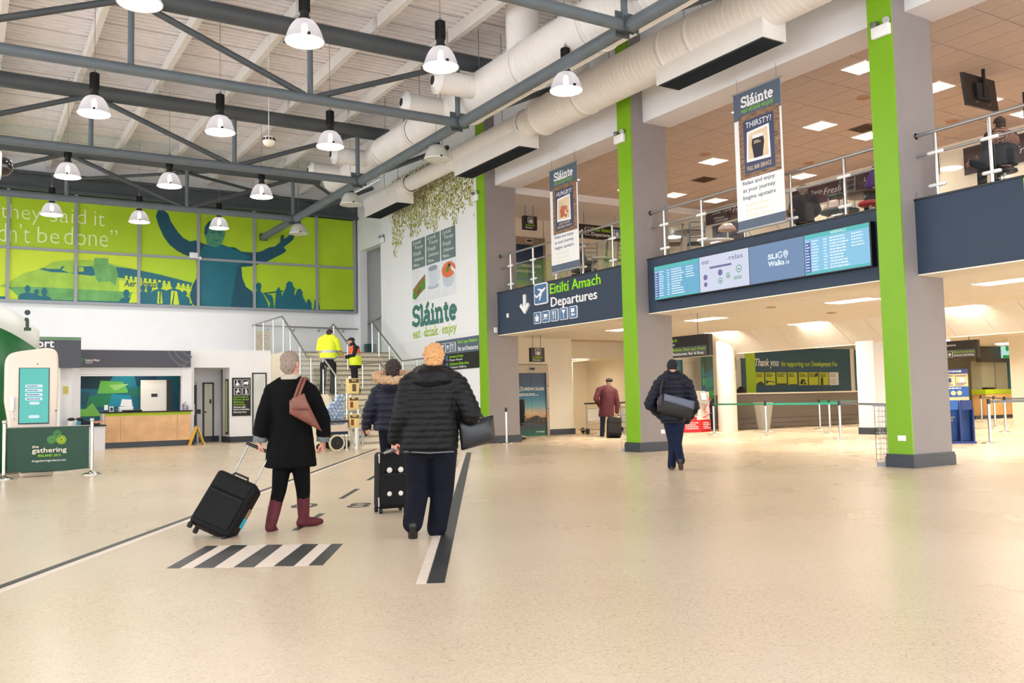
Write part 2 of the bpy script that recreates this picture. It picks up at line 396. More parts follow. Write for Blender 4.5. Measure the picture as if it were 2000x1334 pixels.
# ---- columns
def column(i, y0, y1):
    c = MB().box((13.03,y0,0),(14.06,y1,9.72)); c = struct('column_%d'%i, c, M_colgrey)
    MB().box((13.0,y0,0.2),(13.03,y1,9.72)).build('green_panel', M_lime, c)
    MB().box((12.965,y0-.035,0),(14.1,y1+.035,.17)).box((12.975,y0-.025,.17),(14.09,y1+.025,.215)).build('skirting', M_skirt, c)
    return c
c1 = column(1, 22.45, 22.92); c2 = column(2, 15.7, 16.18); c3 = column(3, 8.93, 9.38)
p = pX(1762,856,13.0)
MB().rbox((12.985,p.y-.075,p.z-.045),(13.0,p.y+.075,p.z+.045),.006).build('socket_plate', M_whitep, c3)
p = pY(1297,843,15.7)
MB().rbox((p.x-.1,15.685,p.z-.05),(p.x+.1,15.7,p.z+.05),.006).build('socket_plate', M_whitep, c2)
p = pY(967,645,22.45)
MB().rbox((p.x-.05,22.4,p.z-.08),(p.x+.06,22.45,p.z+.08),.01).build('alarm_sounder', M_whitep, c1)

# ---- mezzanine slab, slate fascia, upper floor
struct('floor_mezzanine', MB().box((13.5,-2,3.42),(22.2,30,4.25)), mat('mezzanine_floor', (196,168,142), 0.5))
XF = 13.38
fas = []
for i, (y0, y1) in enumerate(((-2,8.93),(9.38,15.7),(16.18,22.45))):
    f = struct('trim_%d'%(3+i), MB().box((XF,y0,3.14),(XF+.25,y1,4.36)), M_band); fas.append(f)
    MB().box((XF-.02,y0,4.36),(XF+.7,y1,4.39)).build('cap_strip', M_bandcap, f)
    MB().box((XF+.05,y1-.02,4.39),(XF+.65,y1,4.5)).build('kerb', M_colgrey, f)
# underside edge of the slab
struct('trim_6', MB().box((XF,-2,3.12),(14.06,8.93,3.14)).box((XF,9.38,3.12),(14.06,15.7,3.14)).box((XF,16.18,3.12),(14.06,22.45,3.14)), M_cream)

# ---- upper ceiling: tiles, troffers ; upper walls
struct('ceiling_upper', MB().box((14.2,-2,7.75),(22.3,26,7.9)), mat('ceiling_grid_upper', (110,88,72), 0.8))
cu_o = bpy.data.objects['ceiling_upper']
UPL = [(x,y) for x in (15.2,17.3,19.35,21.15) for y in (3.8,7.3,10.8,14.3,17.8,21.3)]
def near_light(x, y, L, hx, hy): return any(abs(x-a) < hx and abs(y-b) < hy for a, b in L)
tw, tl = 0.6, 1.2
tile = MB().box((-.289,-.589,-.0),(.289,.589,.03)); t0 = None; cnt = 0; far = MB()
xs = [14.26+.3+.6*i for i in range(13)]
def half_tiles(xc, yc, skip): pass
UPL = [(xs[min(range(13), key=lambda i: abs(xs[i]-a))], b) for a, b in UPL]
ys = [21.9+.3-1.2*i for i in range(-3, 20)]       # tile centres chosen so a troffer is the far half of a tile
small = MB().box((-.289,-.289,0),(.289,.289,.03)); s0 = None
for y in ys:
    for x in xs:
        hit = [1 for (a,b) in UPL if abs(a-x) < .05 and abs(b-y) < .6]
        if hit:
            b = [b for (a,b) in UPL if abs(a-x) < .05 and abs(b-y) < .6][0]
            yo = y-.3 if b > y else y+.3
            UPL[[i for i,(a,bb) in enumerate(UPL) if abs(a-x)<.05 and bb==b][0]] = (x, y+.3 if b > y else y-.3)
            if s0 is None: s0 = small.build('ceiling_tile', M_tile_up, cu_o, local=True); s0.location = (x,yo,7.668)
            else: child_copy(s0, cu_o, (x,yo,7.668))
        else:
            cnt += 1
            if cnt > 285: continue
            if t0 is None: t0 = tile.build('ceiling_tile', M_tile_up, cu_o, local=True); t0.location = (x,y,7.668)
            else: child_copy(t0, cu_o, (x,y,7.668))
M_troff = emat('troffer_tube_upper', (255,240,222), UPPER_E)
M_louver = mat('troffer_louvre', (150,128,108), 0.35)
tro = None
def troffer(name, mtube, hx, hy, n, m, dep):
    t = thing(name, 'x', 'ceiling light', (0,0,0))
    MB().box((-hx,-hy,dep),(hx,hy,dep+.008)).build('diffuser', mtube, t)
    fr = MB()
    for s in (-1,1): fr.box((s*hx-.012,-hy,0),(s*hx+.012,hy,.04)).box((-hx,s*hy-.012,0),(hx,s*hy+.012,.04))
    fr.build('frame', M_whitep, t)
    g = MB()
    for i in range(1,n): g.box((-hx+2*hx*i/n-.007,-hy,.0),(-hx+2*hx*i/n+.007,hy,dep-.004))
    for i in range(1,m): g.box((-hx,-hy+2*hy*i/m-.007,.0),(hx,-hy+2*hy*i/m+.007,dep-.004))
    g.build('louvre', M_louver, t)
    return t
ordw = ['first','second','third','fourth','fifth','sixth','seventh']
upx = sorted(set(round(a,2) for a,b in UPL)); upy = sorted(set(round(b,2) for a,b in UPL))
for (x,y) in UPL:
    i = [k for k,v in enumerate(upx) if abs(v-x)<.02][0]; bys = sorted(b for a,b in UPL if abs(a-x)<.02); j = bys.index(y)
    lb = 'louvred ceiling light upstairs, %s row in from the railing, %s from the near end' % (ordw[i], ordw[j])
    if tro is None: tro = troffer('troffer_light', M_troff, .29, .29, 6, 5, .055); tro.location = (x,y,7.66); tro['label'] = lb
    else: dup(tro, (x,y,7.66), None, lb)
struct('wall_upper_far', MB().box((22.0,-2,4.25),(22.3,26.2,7.75)), M_cream)
struct('wall_upper_end', MB().box((13.55,25.85,4.25),(16.12,26.1,7.9)).box((17.33,25.85,4.25),(22.3,26.1,7.9)).box((16.1,25.85,6.83),(17.35,26.1,7.9)).box((13.5,25.85,7.9),(22.3,26.1,9.6)), M_cream)
struct('trim_7', MB().box((14.2,22.6,7.45),(22.0,22.75,7.7)).box((14.2,22.75,7.5),(22.0,25.85,7.52)), M_white)

# ---- under the mezzanine: ceiling, bulkhead, walls
ZL = 3.35
cl_o = struct('ceiling_lower', MB().box((13.6,-2,ZL+.03),(42,27.4,3.42)), mat('ceiling_grid_lower', (205,190,160), 0.8))
LOL = [(x,y) for x in (17.35,21.5) for y in (5.6,9.7,13.8,17.9,22.1)]
LO_FILL = [(x,y) for x in (26.0,31.0,36.5) for y in (5.6,10.5,15.4,20.3)]  # extra fill lights, added behind the bulkhead to brighten the lower zone
tl2 = MB().box((-.294,-.594,0),(.294,.594,.028)); t0 = None; rest = MB(); n_t = 0
cells = []
for i in range(14):
    for j in range(24):
        x = 13.95+.6*i; y = -1.0+1.2*j
        if y > 26.5: continue
        cells.append((math.hypot(x,y-4), x, y))
LOL = [(13.95+.6*round((a-13.95)/.6), -1.0+1.2*round((b+1.0)/1.2)) for a,b in LOL]
cells.sort()
for d_, x, y in cells:
    if near_light(x, y, LOL, .1, .1): continue
    n_t += 1
    if n_t > 260: rest.box((x-.297,y-.597,ZL),(x+.297,y+.597,ZL+.028)); continue
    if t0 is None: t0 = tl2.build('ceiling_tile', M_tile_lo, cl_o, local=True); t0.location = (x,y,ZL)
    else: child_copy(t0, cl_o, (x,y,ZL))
tag(rest.build('ceiling_tiles', M_tile_lo, cl_o), kind='stuff')
M_troff2 = emat('troffer_tube_lower', (255,244,224), LOWER_E)
tr2 = None
for (x,y) in LOL:
    bys = sorted(b for a,b in LOL if abs(a-x)<.05); j = bys.index(y)
    lb = 'long warm ceiling light under the mezzanine, %s row, %s from the near end' % ('first' if x < 19 else 'second', ordw[j])
    if tr2 is None: tr2 = troffer('strip_light', M_troff2, .29, .59, 2, 12, .03); tr2.location = (x,y,ZL-.005); tr2['label'] = lb
    else: dup(tr2, (x,y,ZL-.005), None, lb)
for (x,y) in LO_FILL:
    dup(tr2, (x,y,3.075), None, 'added warm fill light beyond the bulkhead, column %s, place %s' % (ordw[(26.0,31.0,36.5).index(x)], ordw[(5.6,10.5,15.4,20.3).index(y)]))
# fill lamps added to brighten the trolley recess and the reception office
M_fill_tube = emat('added_fill_tube', (255,236,204), 26.0)
tr3 = troffer('strip_light', M_fill_tube, .29, .59, 2, 12, .03); tr3.location = (20.2,28.2,2.69)
tag(tr3, 'added warm fill light inside the cream trolley recess')
# sloping bulkhead made of boards, beyond the second column row
bk = struct('wall_bulkhead', MB().box((22.85,-2,2.66),(23.0,25,3.4)).box((23.0,-2,3.12),(42,25,3.17)), M_cream)
for k in range(22):
    y0 = 1.0+k*1.1
    MB().prism([(0,0),(.95,-.66),(.95,-.62),(0,.04)], (21.9,y0+.012,3.34), (1,0,0), (0,0,1), (0,1.085,0)).build('sloping_panel', M_tile_lo, bk)
struct('wall_lower_end', MB().box((13.55,25.85,0),(16.1,26.1,3.4)).box((17.35,25.85,0),(18.42,26.1,3.4)).box((16.1,25.85,2.45),(17.35,26.1,3.4)).box((18.3,26.1,0),(18.42,27.3,3.4)).box((18.42,27.3,2.74),(22.4,27.5,3.4)).box((21.9,25.1,0),(22.4,29.9,3.4)).box((18.3,29.7,0),(22.4,29.9,3.4)).box((18.3,27.5,0),(18.42,29.7,3.4)).box((20.15,28.6,0),(20.4,29.7,3.4)).box((18.42,27.5,2.74),(22.4,29.7,2.8)), M_cream)
struct('baseboard_lift', MB().box((17.34,25.8,0),(18.46,25.85,.2)), M_skirt)
struct('wall_lower_back', MB().box((22.2,25.0,0),(42,25.3,3.4)), M_cream)
struct('wall_lower_side', MB().box((41.8,-2,0),(42,25,3.4)), M_cream)
struct('column_4', MB().cyl((22.55,22.5,0),(22.55,22.5,ZL),.325,.325,28), mat('round_column_white',(236,228,214),.5))
struct('column_5', MB().box((22.75,16.75,.0),(23.35,17.35,ZL)), M_white)
struct('baseboard_column', MB().box((22.73,16.73,0),(23.37,17.37,.2)), M_skirt)
p = Vector((32.4,17.9,0))
struct('column_6', MB().box((31.9,16.4,0),(33.0,17.9,3.12)), M_cream)
# ================================================================== MURAL on the back wall
YM = 33.56
M_mlime = mat('mural_lime', (172,206,26), 0.5, noise=0.10, nscale=0.5)
M_mlime2 = mat('mural_lime_light', (196,218,40), 0.5, noise=0.08, nscale=0.6)
M_mteal = mat('mural_teal', (0,100,118), 0.5, noise=0.10, nscale=1.2)
M_mteald = mat('mural_dark_teal', (2,74,96), 0.5, noise=0.08, nscale=1.0)
M_mmid = mat('mural_mid_green', (96,160,88), 0.5, noise=0.25, nscale=2.5)
M_mplane = mat('mural_plane_green', (150,190,60), 0.5, noise=0.14, nscale=2.5)
M_mull = mat('mullion_grey', (150,154,160), 0.4)
M_mpale = mat('mural_pale_letter', (236,244,190), 0.5)
mu = thing('wall_mural', 'lime and teal printed wall mural of an airliner and a man with raised arms', 'mural', (5,YM,4.86))
mx = [pY(x,500,YM).x for x in (-254,-118,15,148.2,271,387,496,618,692)]
mx = [-14+.4] + [mx[0]-3.1] + mx
zb, zt = 4.86, 8.58
zm = pY(300,500.5,YM).z
for i in range(len(mx)-1):
    for z0, z1 in ((zb,zm),(zm,zt)):
        MB().box((mx[i]+.035,YM,z0+.03),(mx[i+1]-.035,YM+.04,z1-.03)).build('mural_panel', M_mlime2 if z1 == zm and i < 6 else M_mlime, mu)
for x in mx: MB().box((x-.05,YM-.06,zb),(x+.05,YM+.13,zt)).build('mullion', M_mull, mu)
for z in (zb,zm): MB().box((mx[0],YM-.05,z-.045),(mx[-1],YM+.13,z+.045)).build('transom', M_mull, mu)
def mp(x, y): q = pY(x, y, YM); return (q.x, q.z)
def A(x, y): return mp(x/3.994, 360+y/3.994)
def B(x, y): return mp(450+x/3.994, 360+y/3.994)
def flat(polys, name, m, parent, lay=1, y=YM):
    mb = MB()
    for j, poly in enumerate(polys):
        mb.prism(poly, (0,y-.002*lay-.00025*j,0), (1,0,0), (0,0,1), (0,-.002,0))
    o = mb.build(name, m, parent)
    return o
def clipz(poly):
    return [(max(min(x,mx[-1]-.05),mx[0]+.05), max(min(z,zt-.02),zb+.05)) for x,z in poly]
# airliner
flat([clipz([A(-20,800),A(70,762),A(180,695),A(300,662),A(350,640),A(405,608),A(500,592),A(700,588),A(870,618),A(1000,650),A(1250,700),A(1500,765),A(1525,800),A(1500,850),A(1100,870),A(600,850),A(300,850),A(140,850),A(60,805)])], 'printed_fuselage', M_mplane, mu, 1)
flat([clipz([A(60,800),A(300,800),A(820,830),A(1450,850),A(1450,930),A(900,930),A(300,930),A(150,880)])], 'printed_belly', M_mmid, mu, 1.5)
flat([clipz([A(300,660),A(470,640),A(720,640),A(760,700),A(720,715),A(520,690),A(400,685)]), clipz([A(850,640),A(1000,655),A(1250,705),A(1500,770),A(1490,800),A(1000,740),A(890,720)])], 'printed_dark_stripe', M_mteal, mu, 2)
flat([clipz([A(735,575),A(845,578),A(850,700),A(872,755),A(770,765),A(745,730),A(730,650)]), clipz([A(850,625),A(900,640),A(920,700),A(900,790),A(860,760)])], 'printed_door', M_mmid, mu, 3)
flat([clipz([A(355,660),A(410,622),A(490,622),A(470,660)]), clipz([A(480,668),A(510,636),A(575,640),A(575,690),A(545,692)]), clipz([A(610,645),A(650,648),A(655,680),A(612,682)])], 'printed_cockpit_window', M_mplane, mu, 3)
wins = []
for k in range(15):
    x = 985+k*37; y = 732+k*4.9; hh = 20 if k < 11 else 17
    wins.append([A(x-10,y-hh),A(x+10,y-hh+2),A(x+10,y+hh),A(x-10,y+hh-2)])
for wn in wins: flat([wn], 'printed_cabin_window', M_mlime2, mu, 3)
flat([[A(930,750),A(1010,755),A(1500,820),A(1470,850),A(1100,850),A(930,835)]], 'printed_title_band', M_mlime2, mu, 2.5)
def mtext(t, x0, y0, x1, h, m, lay, italic=0, bold=0.0):
    """lettering on the mural, from pixel baseline start to end"""
    a_, b_ = Vector((*mp(x0,y0),)), Vector((*mp(x1,y0),))
    return MB().text(t, (a_.x, YM-.002*lay-.002, a_.y), YR, ZU, h=h, w=abs(b_.x-a_.x), depth=.002, italic=italic, bold=bold)
q0 = A(965,808)
MB().text('Aer Lingus', (q0[0],YM-.008,q0[1]-.02), YR, ZU, h=.30, w=A(1215,820)[0]-q0[0], depth=.002, bold=.02, italic=.1).build('lettering', M_mteald, mu)
# crowd silhouettes along the bottom
def head(cx, cy, r, F_=A): return [F_(cx+r*.82*math.cos(2*PI*k/14), cy+r*math.sin(2*PI*k/14)) for k in range(14)]
def bust(cx, cy, r, wd, bot=940, F_=A):
    return [head(cx,cy,r,F_), [F_(cx-wd,bot),F_(cx-wd,cy+r*2.2),F_(cx-wd*.7,cy+r*1.4),F_(cx-r*.45,cy+r*1.05),F_(cx-r*.4,cy+r*.5),F_(cx+r*.4,cy+r*.5),F_(cx+r*.45,cy+r*1.05),F_(cx+wd*.7,cy+r*1.4),F_(cx+wd,cy+r*2.2),F_(cx+wd,bot)]]
crowd = [bust(215,815,28,75), bust(285,840,24,45), bust(345,838,30,62), bust(985,850,30,60,955), bust(1115,810,24,60,960), bust(1165,820,26,60,960), bust(1245,790,26,70,965), bust(1355,785,28,70,970), bust(1440,850,22,40,970)]
for bi, bs in enumerate(crowd): flat([clipz(p) for p in bs], 'printed_bystander', M_mteal, mu, 4+.3*bi)
for sh in ([(1232,835),(1258,835),(1268,930),(1225,930)],[(1335,830),(1380,835),(1398,940),(1328,945)],[(1030,850),(1080,845),(1075,925),(1005,925)]):
    flat([clipz([A(*p) for p in sh])], 'printed_shirt', M_mlime2, mu, 7.5)
for sh in ([(1244,835),(1254,835),(1250,925),(1240,925)],[(1356,838),(1362,838),(1350,940),(1338,940)]):
    flat([clipz([A(*p) for p in sh])], 'printed_tie', M_mteald, mu, 8)
flat([clipz([A(-60,872),A(60,876),A(60,925),A(-60,920)]), clipz([A(75,905),A(560,905),A(1500,930),A(1500,968),A(75,935)])], 'printed_ground', M_mteal, mu, 3.5)
# the man with raised arms
man = [(1232,200),(1275,200),(1312,232),(1332,292),(1385,370),(1428,418),(1480,446),(1525,438),(1600,468),(1680,480),(1760,490),(1830,492),(1882,526),(1970,535)]
manB = [(130,535),(190,534),(245,522),(300,492),(345,486),(388,450),(390,412),(404,392),(416,402),(418,428),(445,412),(472,385),(500,388),(490,430),(462,455),(415,490),(437,520),(400,545),(340,575),(280,606),(230,618),(175,638),(85,645),(92,730),(120,800),(168,835),(205,990)]
manL = [(1520,990),(1500,930),(1480,870),(1500,790),(1532,730),(1535,650),(1528,575),(1440,550),(1385,522),(1322,472),(1280,415),(1240,330),(1215,250)]
flat([clipz([A(*p) for p in man]+[B(*p) for p in manB]+[A(*p) for p in manL])], 'printed_man', M_mteald, mu, 5)
flat([clipz([A(1600,472),A(1735,470),A(1850,520),A(1960,570),A(1850,640),A(1800,985),A(1570,985),A(1560,620),A(1530,560)])], 'printed_jacket_front', M_mteal, mu, 6)
flat([clipz([A(1592,390),A(1596,335),A(1625,295),A(1680,272),A(1735,298),A(1752,345),A(1755,395),A(1742,430),A(1728,466),A(1690,490),A(1650,486),A(1612,462),A(1606,420)])], 'printed_head', mat('mural_face',(70,140,110),.5,noise=.3,nscale=3), mu, 7)
flat([clipz([A(1592,390),A(1597,332),A(1625,293),A(1680,270),A(1735,296),A(1752,340),A(1720,325),A(1660,318),A(1625,345),A(1612,392)]), clipz([A(1645,372),A(1672,370),A(1672,378),A(1645,380)]), clipz([A(1700,370),A(1727,372),A(1727,380),A(1700,378)]), clipz([A(1655,428),A(1690,436),A(1722,428),A(1690,445)])], 'printed_hair', M_mteald, mu, 8)
# right-hand crowd
for poly in ([(195,990),(193,850),(205,830),(195,790),(212,765),(238,775),(240,805),(232,828),(262,870),(290,930),(298,990)], [(300,990),(310,930),(258,850),(320,865),(330,890),(340,990)], [(345,990),(355,830),(375,800),(392,830),(400,870),(440,900),(440,990)],
             [(405,860),(430,810),(435,775),(455,755),(480,765),(490,800),(505,810),(495,850),(520,900),(560,990),(420,990)], [(505,990),(495,900),(520,820),(545,815),(562,840),(560,870),(590,930),(620,960),(640,1000)], [(592,930),(600,900),(615,897),(632,930),(632,1000),(600,1000)], [(650,1000),(655,900),(668,905),(690,930),(698,1000)]):
    flat([clipz([B(*p) for p in poly])], 'printed_bystander', M_mteal, mu, 9+.002*poly[0][0])
flat([clipz([B(355,1000),B(355,960),B(640,975),B(690,978),B(968,980),B(968,1015)]), clipz([B(255,848),B(410,828),B(410,838),B(255,858)])], 'printed_ground', M_mteald, mu, 3.5)
# quotation
for t, x0, x1, y0, y1 in (('they',1,80,399,437.5),('said',98,168,407,435.5),('it',184,204.5,414,441.5),('couldn\u2019t',-78,58,434,471),('be',73,116,444,475),('done\u201d',125,229,446,480.5)):
    a_ = pY(x0,y1,YM); b_ = pY(x1,y1,YM); c_ = pY((x0+x1)/2,y0,YM); d_ = pY((x0+x1)/2,y1,YM)
    MB().text(t, (a_.x,YM-.012,d_.z), YR, ZU, h=c_.z-d_.z, w=b_.x-a_.x, depth=.002, bold=-.012).build('lettering', M_mpale, mu)
# emergency light + camera on the mural transom
def emergency(lb, p, nx, ny):
    """twin-spot emergency light on a face; nx,ny = outward normal"""
    t = thing('emergency_light', lb, 'emergency light', p)
    n = Vector((nx,ny,0)); s = Vector((-ny,nx,0)); c = Vector(p)
    MB().rbox((-.17,-.045,-.1),(.17,.045,.1), .02)
    m = MB(); mm = MB().rbox((-.17,-.045,-.1),(.17,.045,.1), .02)
    m.add([c+n*.047+s*q.x+n*q.y+Vector((0,0,q.z)) for q in mm.v], mm.f, True); m.build('body', M_whitep, t)
    for k in (-1,1):
        a_ = c+n*.05+s*(k*.11)+Vector((0,0,.15)); d_ = (n*.8+s*k*.5+Vector((0,0,-.35))).normalized()
        h = MB().lathe([(0,-.05),(.045,-.05),(.06,.03),(.06,.05)], a_, 14, d_); h.lathe([(.0,.042),(.06,.042)], a_, 14, d_)
        hd = h.build('spot_head', mat('spot_head_grey',(150,150,150),.3,metal=.6), t)
        MB().cyl(a_-Vector((0,0,.09)), a_, .012, n=8).build('stalk', M_whitep, hd)
p = pX(1724,62,13.0); emergency('white twin-spot emergency light on the nearest green column', p, -1, 0)
p = pX(1213,272,13.0); emergency('white twin-spot emergency light on the middle green column', p, -1, 0)
p = pX(930,387,13.0); emergency('white twin-spot emergency light on the farthest green column', p, -1, 0)
p = pX(747,470,13.1); emergency('white twin-spot emergency light on the white wall corner by the stairs', p, -1, 0)
p = pY(378,499,YM-.07); MB_ = thing('alarm_box', 'small white alarm box on the mural crossbar', 'alarm box', p)
MB().rbox((p.x-.15,p.y-.1,p.z-.1),(p.x+.15,p.y+.0,p.z+.1),.02).build('case', M_whitep, MB_)
q = pY(391,504,YM-.12); MB().ball(q,.06).cyl(q, q+Vector((-.1,.06,0)),.02,n=8).build('sensor', M_whitep, MB_)

# ================================================================== PENDANT LAMPS
M_lampdisc = lamp_face('lamp_light', (255,246,236), LAMP_E)
M_bulb = emat('lamp_bulb_glow', (255,250,242), 9.0)
def shade_mat():
    m = bpy.data.materials.new('prismatic_acrylic'); m.use_nodes = True; nt = m.node_tree; N = nt.nodes; L = nt.links; N.clear()
    t = N.new('ShaderNodeBsdfTranslucent'); t.inputs[0].default_value = (.80,.78,.83,1)
    d = N.new('ShaderNodeBsdfDiffuse'); d.inputs[0].default_value = (.7,.68,.73,1)
    tr = N.new('ShaderNodeBsdfTransparent'); tr.inputs[0].default_value = (.95,.95,.97,1)
    g = N.new('ShaderNodeBsdfGlossy'); g.inputs['Roughness'].default_value = .2
    a = N.new('ShaderNodeMixShader'); b = N.new('ShaderNodeMixShader'); c = N.new('ShaderNodeMixShader'); o = N.new('ShaderNodeOutputMaterial')
    a.inputs[0].default_value = .5; b.inputs[0].default_value = .22; c.inputs[0].default_value = .1
    L.new(t.outputs[0], a.inputs[1]); L.new(d.outputs[0], a.inputs[2]); L.new(a.outputs[0], b.inputs[1]); L.new(tr.outputs[0], b.inputs[2]); L.new(b.outputs[0], c.inputs[1]); L.new(g.outputs[0], c.inputs[2]); L.new(c.outputs[0], o.inputs[0])
    return m
M_shade = shade_mat()
M_shade_off = mat('unlit_prismatic_shade', (196,196,188), .35)
def pendant(lb, on_=True, wire=1.7, short=False, grp=None):
    t = thing('pendant_lamp', lb, 'pendant lamp', (0,0,0), group=grp)
    prof = [(.075,.36),(.12,.355),(.165,.33),(.21,.275),(.245,.21),(.272,.14),(.294,.07),(.31,.02),(.31,0)]
    n = 40
    m = MB(); V = []; Fc = []
    for (r,z) in prof:                                    # fine vertical prisms moulded in the shade
        for k in range(n): 
            rr = r*(1+(.012 if k % 2 else 0)); V.append((rr*math.cos(2*PI*k/n), rr*math.sin(2*PI*k/n), z))
    for i in range(len(prof)-1):
        for k in range(n): Fc.append((i*n+k,i*n+(k+1)%n,(i+1)*n+(k+1)%n,(i+1)*n+k))
    m.add(V, Fc, True); m.build('shade', M_shade if on_ else M_shade_off, t)
    rim = MB().lathe([(.305,.0),(.32,-.006),(.325,.012),(.312,.02)], n=40).build('rim', M_whitep, t)
    cl = MB()
    for k in range(3): 
        a_ = 2*PI*k/3+.4; cl.box((.33*math.cos(a_)-.02,.33*math.sin(a_)-.02,.0),(.33*math.cos(a_)+.02,.33*math.sin(a_)+.02,.04))
    cl.build('clip', M_black, rim)
    d = MB().lathe([(0,.012),(.303,.012)], n=40).build('diffuser', M_lampdisc if on_ else mat('unlit_diffuser',(214,214,204),.3), t)
    b_ = MB().ball((0,0,.2),.055,.055,.12,12,8).build('bulb', M_bulb if on_ else M_whitep, t)
    h = .38 if not short else .14
    g = MB().cyl((0,0,.36),(0,0,.41),.1,.09,16).cyl((0,0,.41),(0,0,.46+h),.074,n=16)
    for k in range(12):
        a_ = 2*PI*k/12; g.obox((.075*math.cos(a_),.075*math.sin(a_),.5+h/2-.02),(.018*math.cos(a_),.018*math.sin(a_),0),(-.006*math.sin(a_),.006*math.cos(a_),0),(0,0,h/2-.03))
    g.build('ballast_housing', M_black2, t)
    MB().cyl((0,0,.47+h),(0,0,.47+h+.05),.025,n=10).tube([(0,0,.5+h),(0,0,.5+h+wire)],.006,6).build('suspension_wire', mat('wire_grey',(150,150,150),.4,metal=.6), t)
    return t
ZP = 7.12
LP = [(273,5,1,'half out of the top edge of view, leftmost of the nearest row'),(595,80,1,'second from the left in the nearest row'),(861,130,1,'third from the left in the nearest row, beside a duct nozzle'),
 (184,221,1,'leftmost of the second row'),(430,257,1,'in the middle of the second row'),(645,285,1,'rightmost of the second row, beside the small duct nozzles'),
 (1106,176,1,'glowing right in front of the lower white duct'),(132,344,1,'leftmost of the third row'),(331,362,1,'in the middle of the third row'),(511,383,1,'rightmost of the third row'),
 (101,418,1,'leftmost of the last row, in front of the mural lettering'),(272,432,1,'second of the last row, in front of the mural'),(428,444,1,'in front of the mural man\'s head'),
 (685,398,0,'unlit, beside the end of the far tie tube'),(583,455,0,'unlit, in front of the mural man\'s hand'),(853,310,0,'unlit, in front of the lower duct plenum')]
l_on = l_off = None
for x, y, o_, lb in LP:
    p = on(x, y+2, 2, ZP)
    lb = ('bell pendant lamp ' if o_ else 'bell pendant lamp, ')+lb
    if o_:
        if l_on is None: l_on = pendant(lb); l_on.location = p
        else: dup(l_on, p, None, lb)
    else:
        if l_off is None: l_off = pendant(lb, False, 1.96, True); l_off.location = p
        else: dup(l_off, p, None, lb)

# smoke detector ball and dome camera
p = on(525,275,2,6.9)
t = thing('smoke_sampler', 'cream ball-shaped detector hanging on a long white wire', 'detector', p)
MB().ball(p,.13,.13,.125,18,12).build('ball', mat('detector_cream',(232,226,210),.4), t)
mb = MB()
for k in range(12):
    a_ = 2*PI*k/12; c = p+Vector((.128*math.cos(a_),.128*math.sin(a_),.02)); mb.obox(c,(.012*math.cos(a_),.012*math.sin(a_),0),(-.02*math.sin(a_),.02*math.cos(a_),0),(0,0,.025))
mb.build('vent_slot', M_black2, t)
MB().tube([p+Vector((0,0,.12)),Vector((p.x,p.y,9.76))],.008,6).build('suspension_wire', M_whitep, t)
p = at_depth(6,325,13)
t = thing('dome_camera', 'white ceiling camera with a black dome at the left edge', 'camera', p)
MB().rbox(p+Vector((-.5,-.18,-.2)), p+Vector((-.02,.2,.2)),.05).build('housing', M_whitep, t)
MB().ball(p+Vector((0,0,0)),.13,.13,.14,20,14).build('dome', mat('dome_black',(14,14,16),.08,coat=.6), t)
MB().cyl(p+Vector((-.3,0,.2)),Vector((p.x-.3,p.y,9.72)),.03,n=8).build('drop_pole', M_whitep, t)

# ================================================================== DUCTS
def spiral(m, p0, p1, r, pitch=.14, n=28, rib=.008):
    p0, p1 = Vector(p0), Vector(p1); d = (p1-p0); L = d.length; d.normalize(); k = max(2,int(L/pitch)); q = L/k
    for i in range(k):
        z = L*i/k; m.lathe([(r,z),(r,z+q*.9)], p0, n, d); m.lathe([(r,z+q*.9),(r+rib*.6,z+q*.92),(r+rib*.6,z+q*.98),(r,z+q)], p0, n, d)
    return m
def ring(m, p, ax, r, wd=.05, n=28):
    m.lathe([(r,-wd),(r+.02,-wd),(r+.02,wd),(r,wd)], p, n, ax); return m
M_ductin = mat('duct_dark_inside', (52,48,46), .8)
AY = Vector((0,1,0)); AX = Vector((-1,0,0))
# upper duct
ux, uz = 10.25, 8.34
du = thing('air_duct', 'upper white spiral air duct with round jet nozzles', 'duct', (ux,10,uz))
spiral(MB(), (ux,2,uz), (ux,18.3,uz), .52).build('duct_section', M_duct, du)
spiral(MB(), (ux,18.3,uz), (ux,19.0,uz+.05), .46).build('duct_section', M_duct, du)
spiral(MB(), (ux,19.0,uz+.05), (ux,23.4,uz+.12), .38).build('duct_section', M_duct, du)
spiral(MB(), (ux,23.4,uz+.12), (ux,27.6,uz+.12), .30).build('duct_section', M_duct, du)
for y, r in ((13.2,.52),(15.6,.52),(18.3,.52),(21.2,.4),(23.4,.38)): ring(MB(),(ux,y,uz+(.08 if y > 18.5 else 0)),AY,r).build('joint_ring', M_duct, du)
MB().lathe([(.52,0),(.38,.55)], (ux,18.3,uz), 28, AY).build('reducer', M_duct, du); MB().lathe([(0,0),(.3,0)], (ux,27.6,uz+.12), 24, AY).build('end_cap', M_duct, du)
def nozzle(duct, y, z, r, x0, x1):
    m = MB(); spiral(m, (x0,y,z), (x1,y,z), r, .1, 24, .006); nz = m.build('nozzle', M_duct, duct)
    c = Vector((x1,y,z))
    MB().lathe([(r+.03,-.03),(r+.03,.02),(r*.62,.05),(r*.5,.12),(r*.42,.12)], c, 24, AX).build('nozzle_lip', M_whitep, nz)
    MB().lathe([(0,.1),(r*.44,.1)], c, 20, AX).build('nozzle_throat', M_ductin, nz)
nozzle(du, 17.35, 8.33, .26, ux-.3, ux-1.35); nozzle(du, 19.0, 8.33, .24, ux-.3, ux-1.35)
nozzle(du, 24.3, 8.42, .24, ux-.2, ux-1.15); nozzle(du, 26.3, 8.42, .22, ux-.2, ux-1.15); nozzle(du, 11.5, 8.3, .27, ux-.3, ux-1.35)
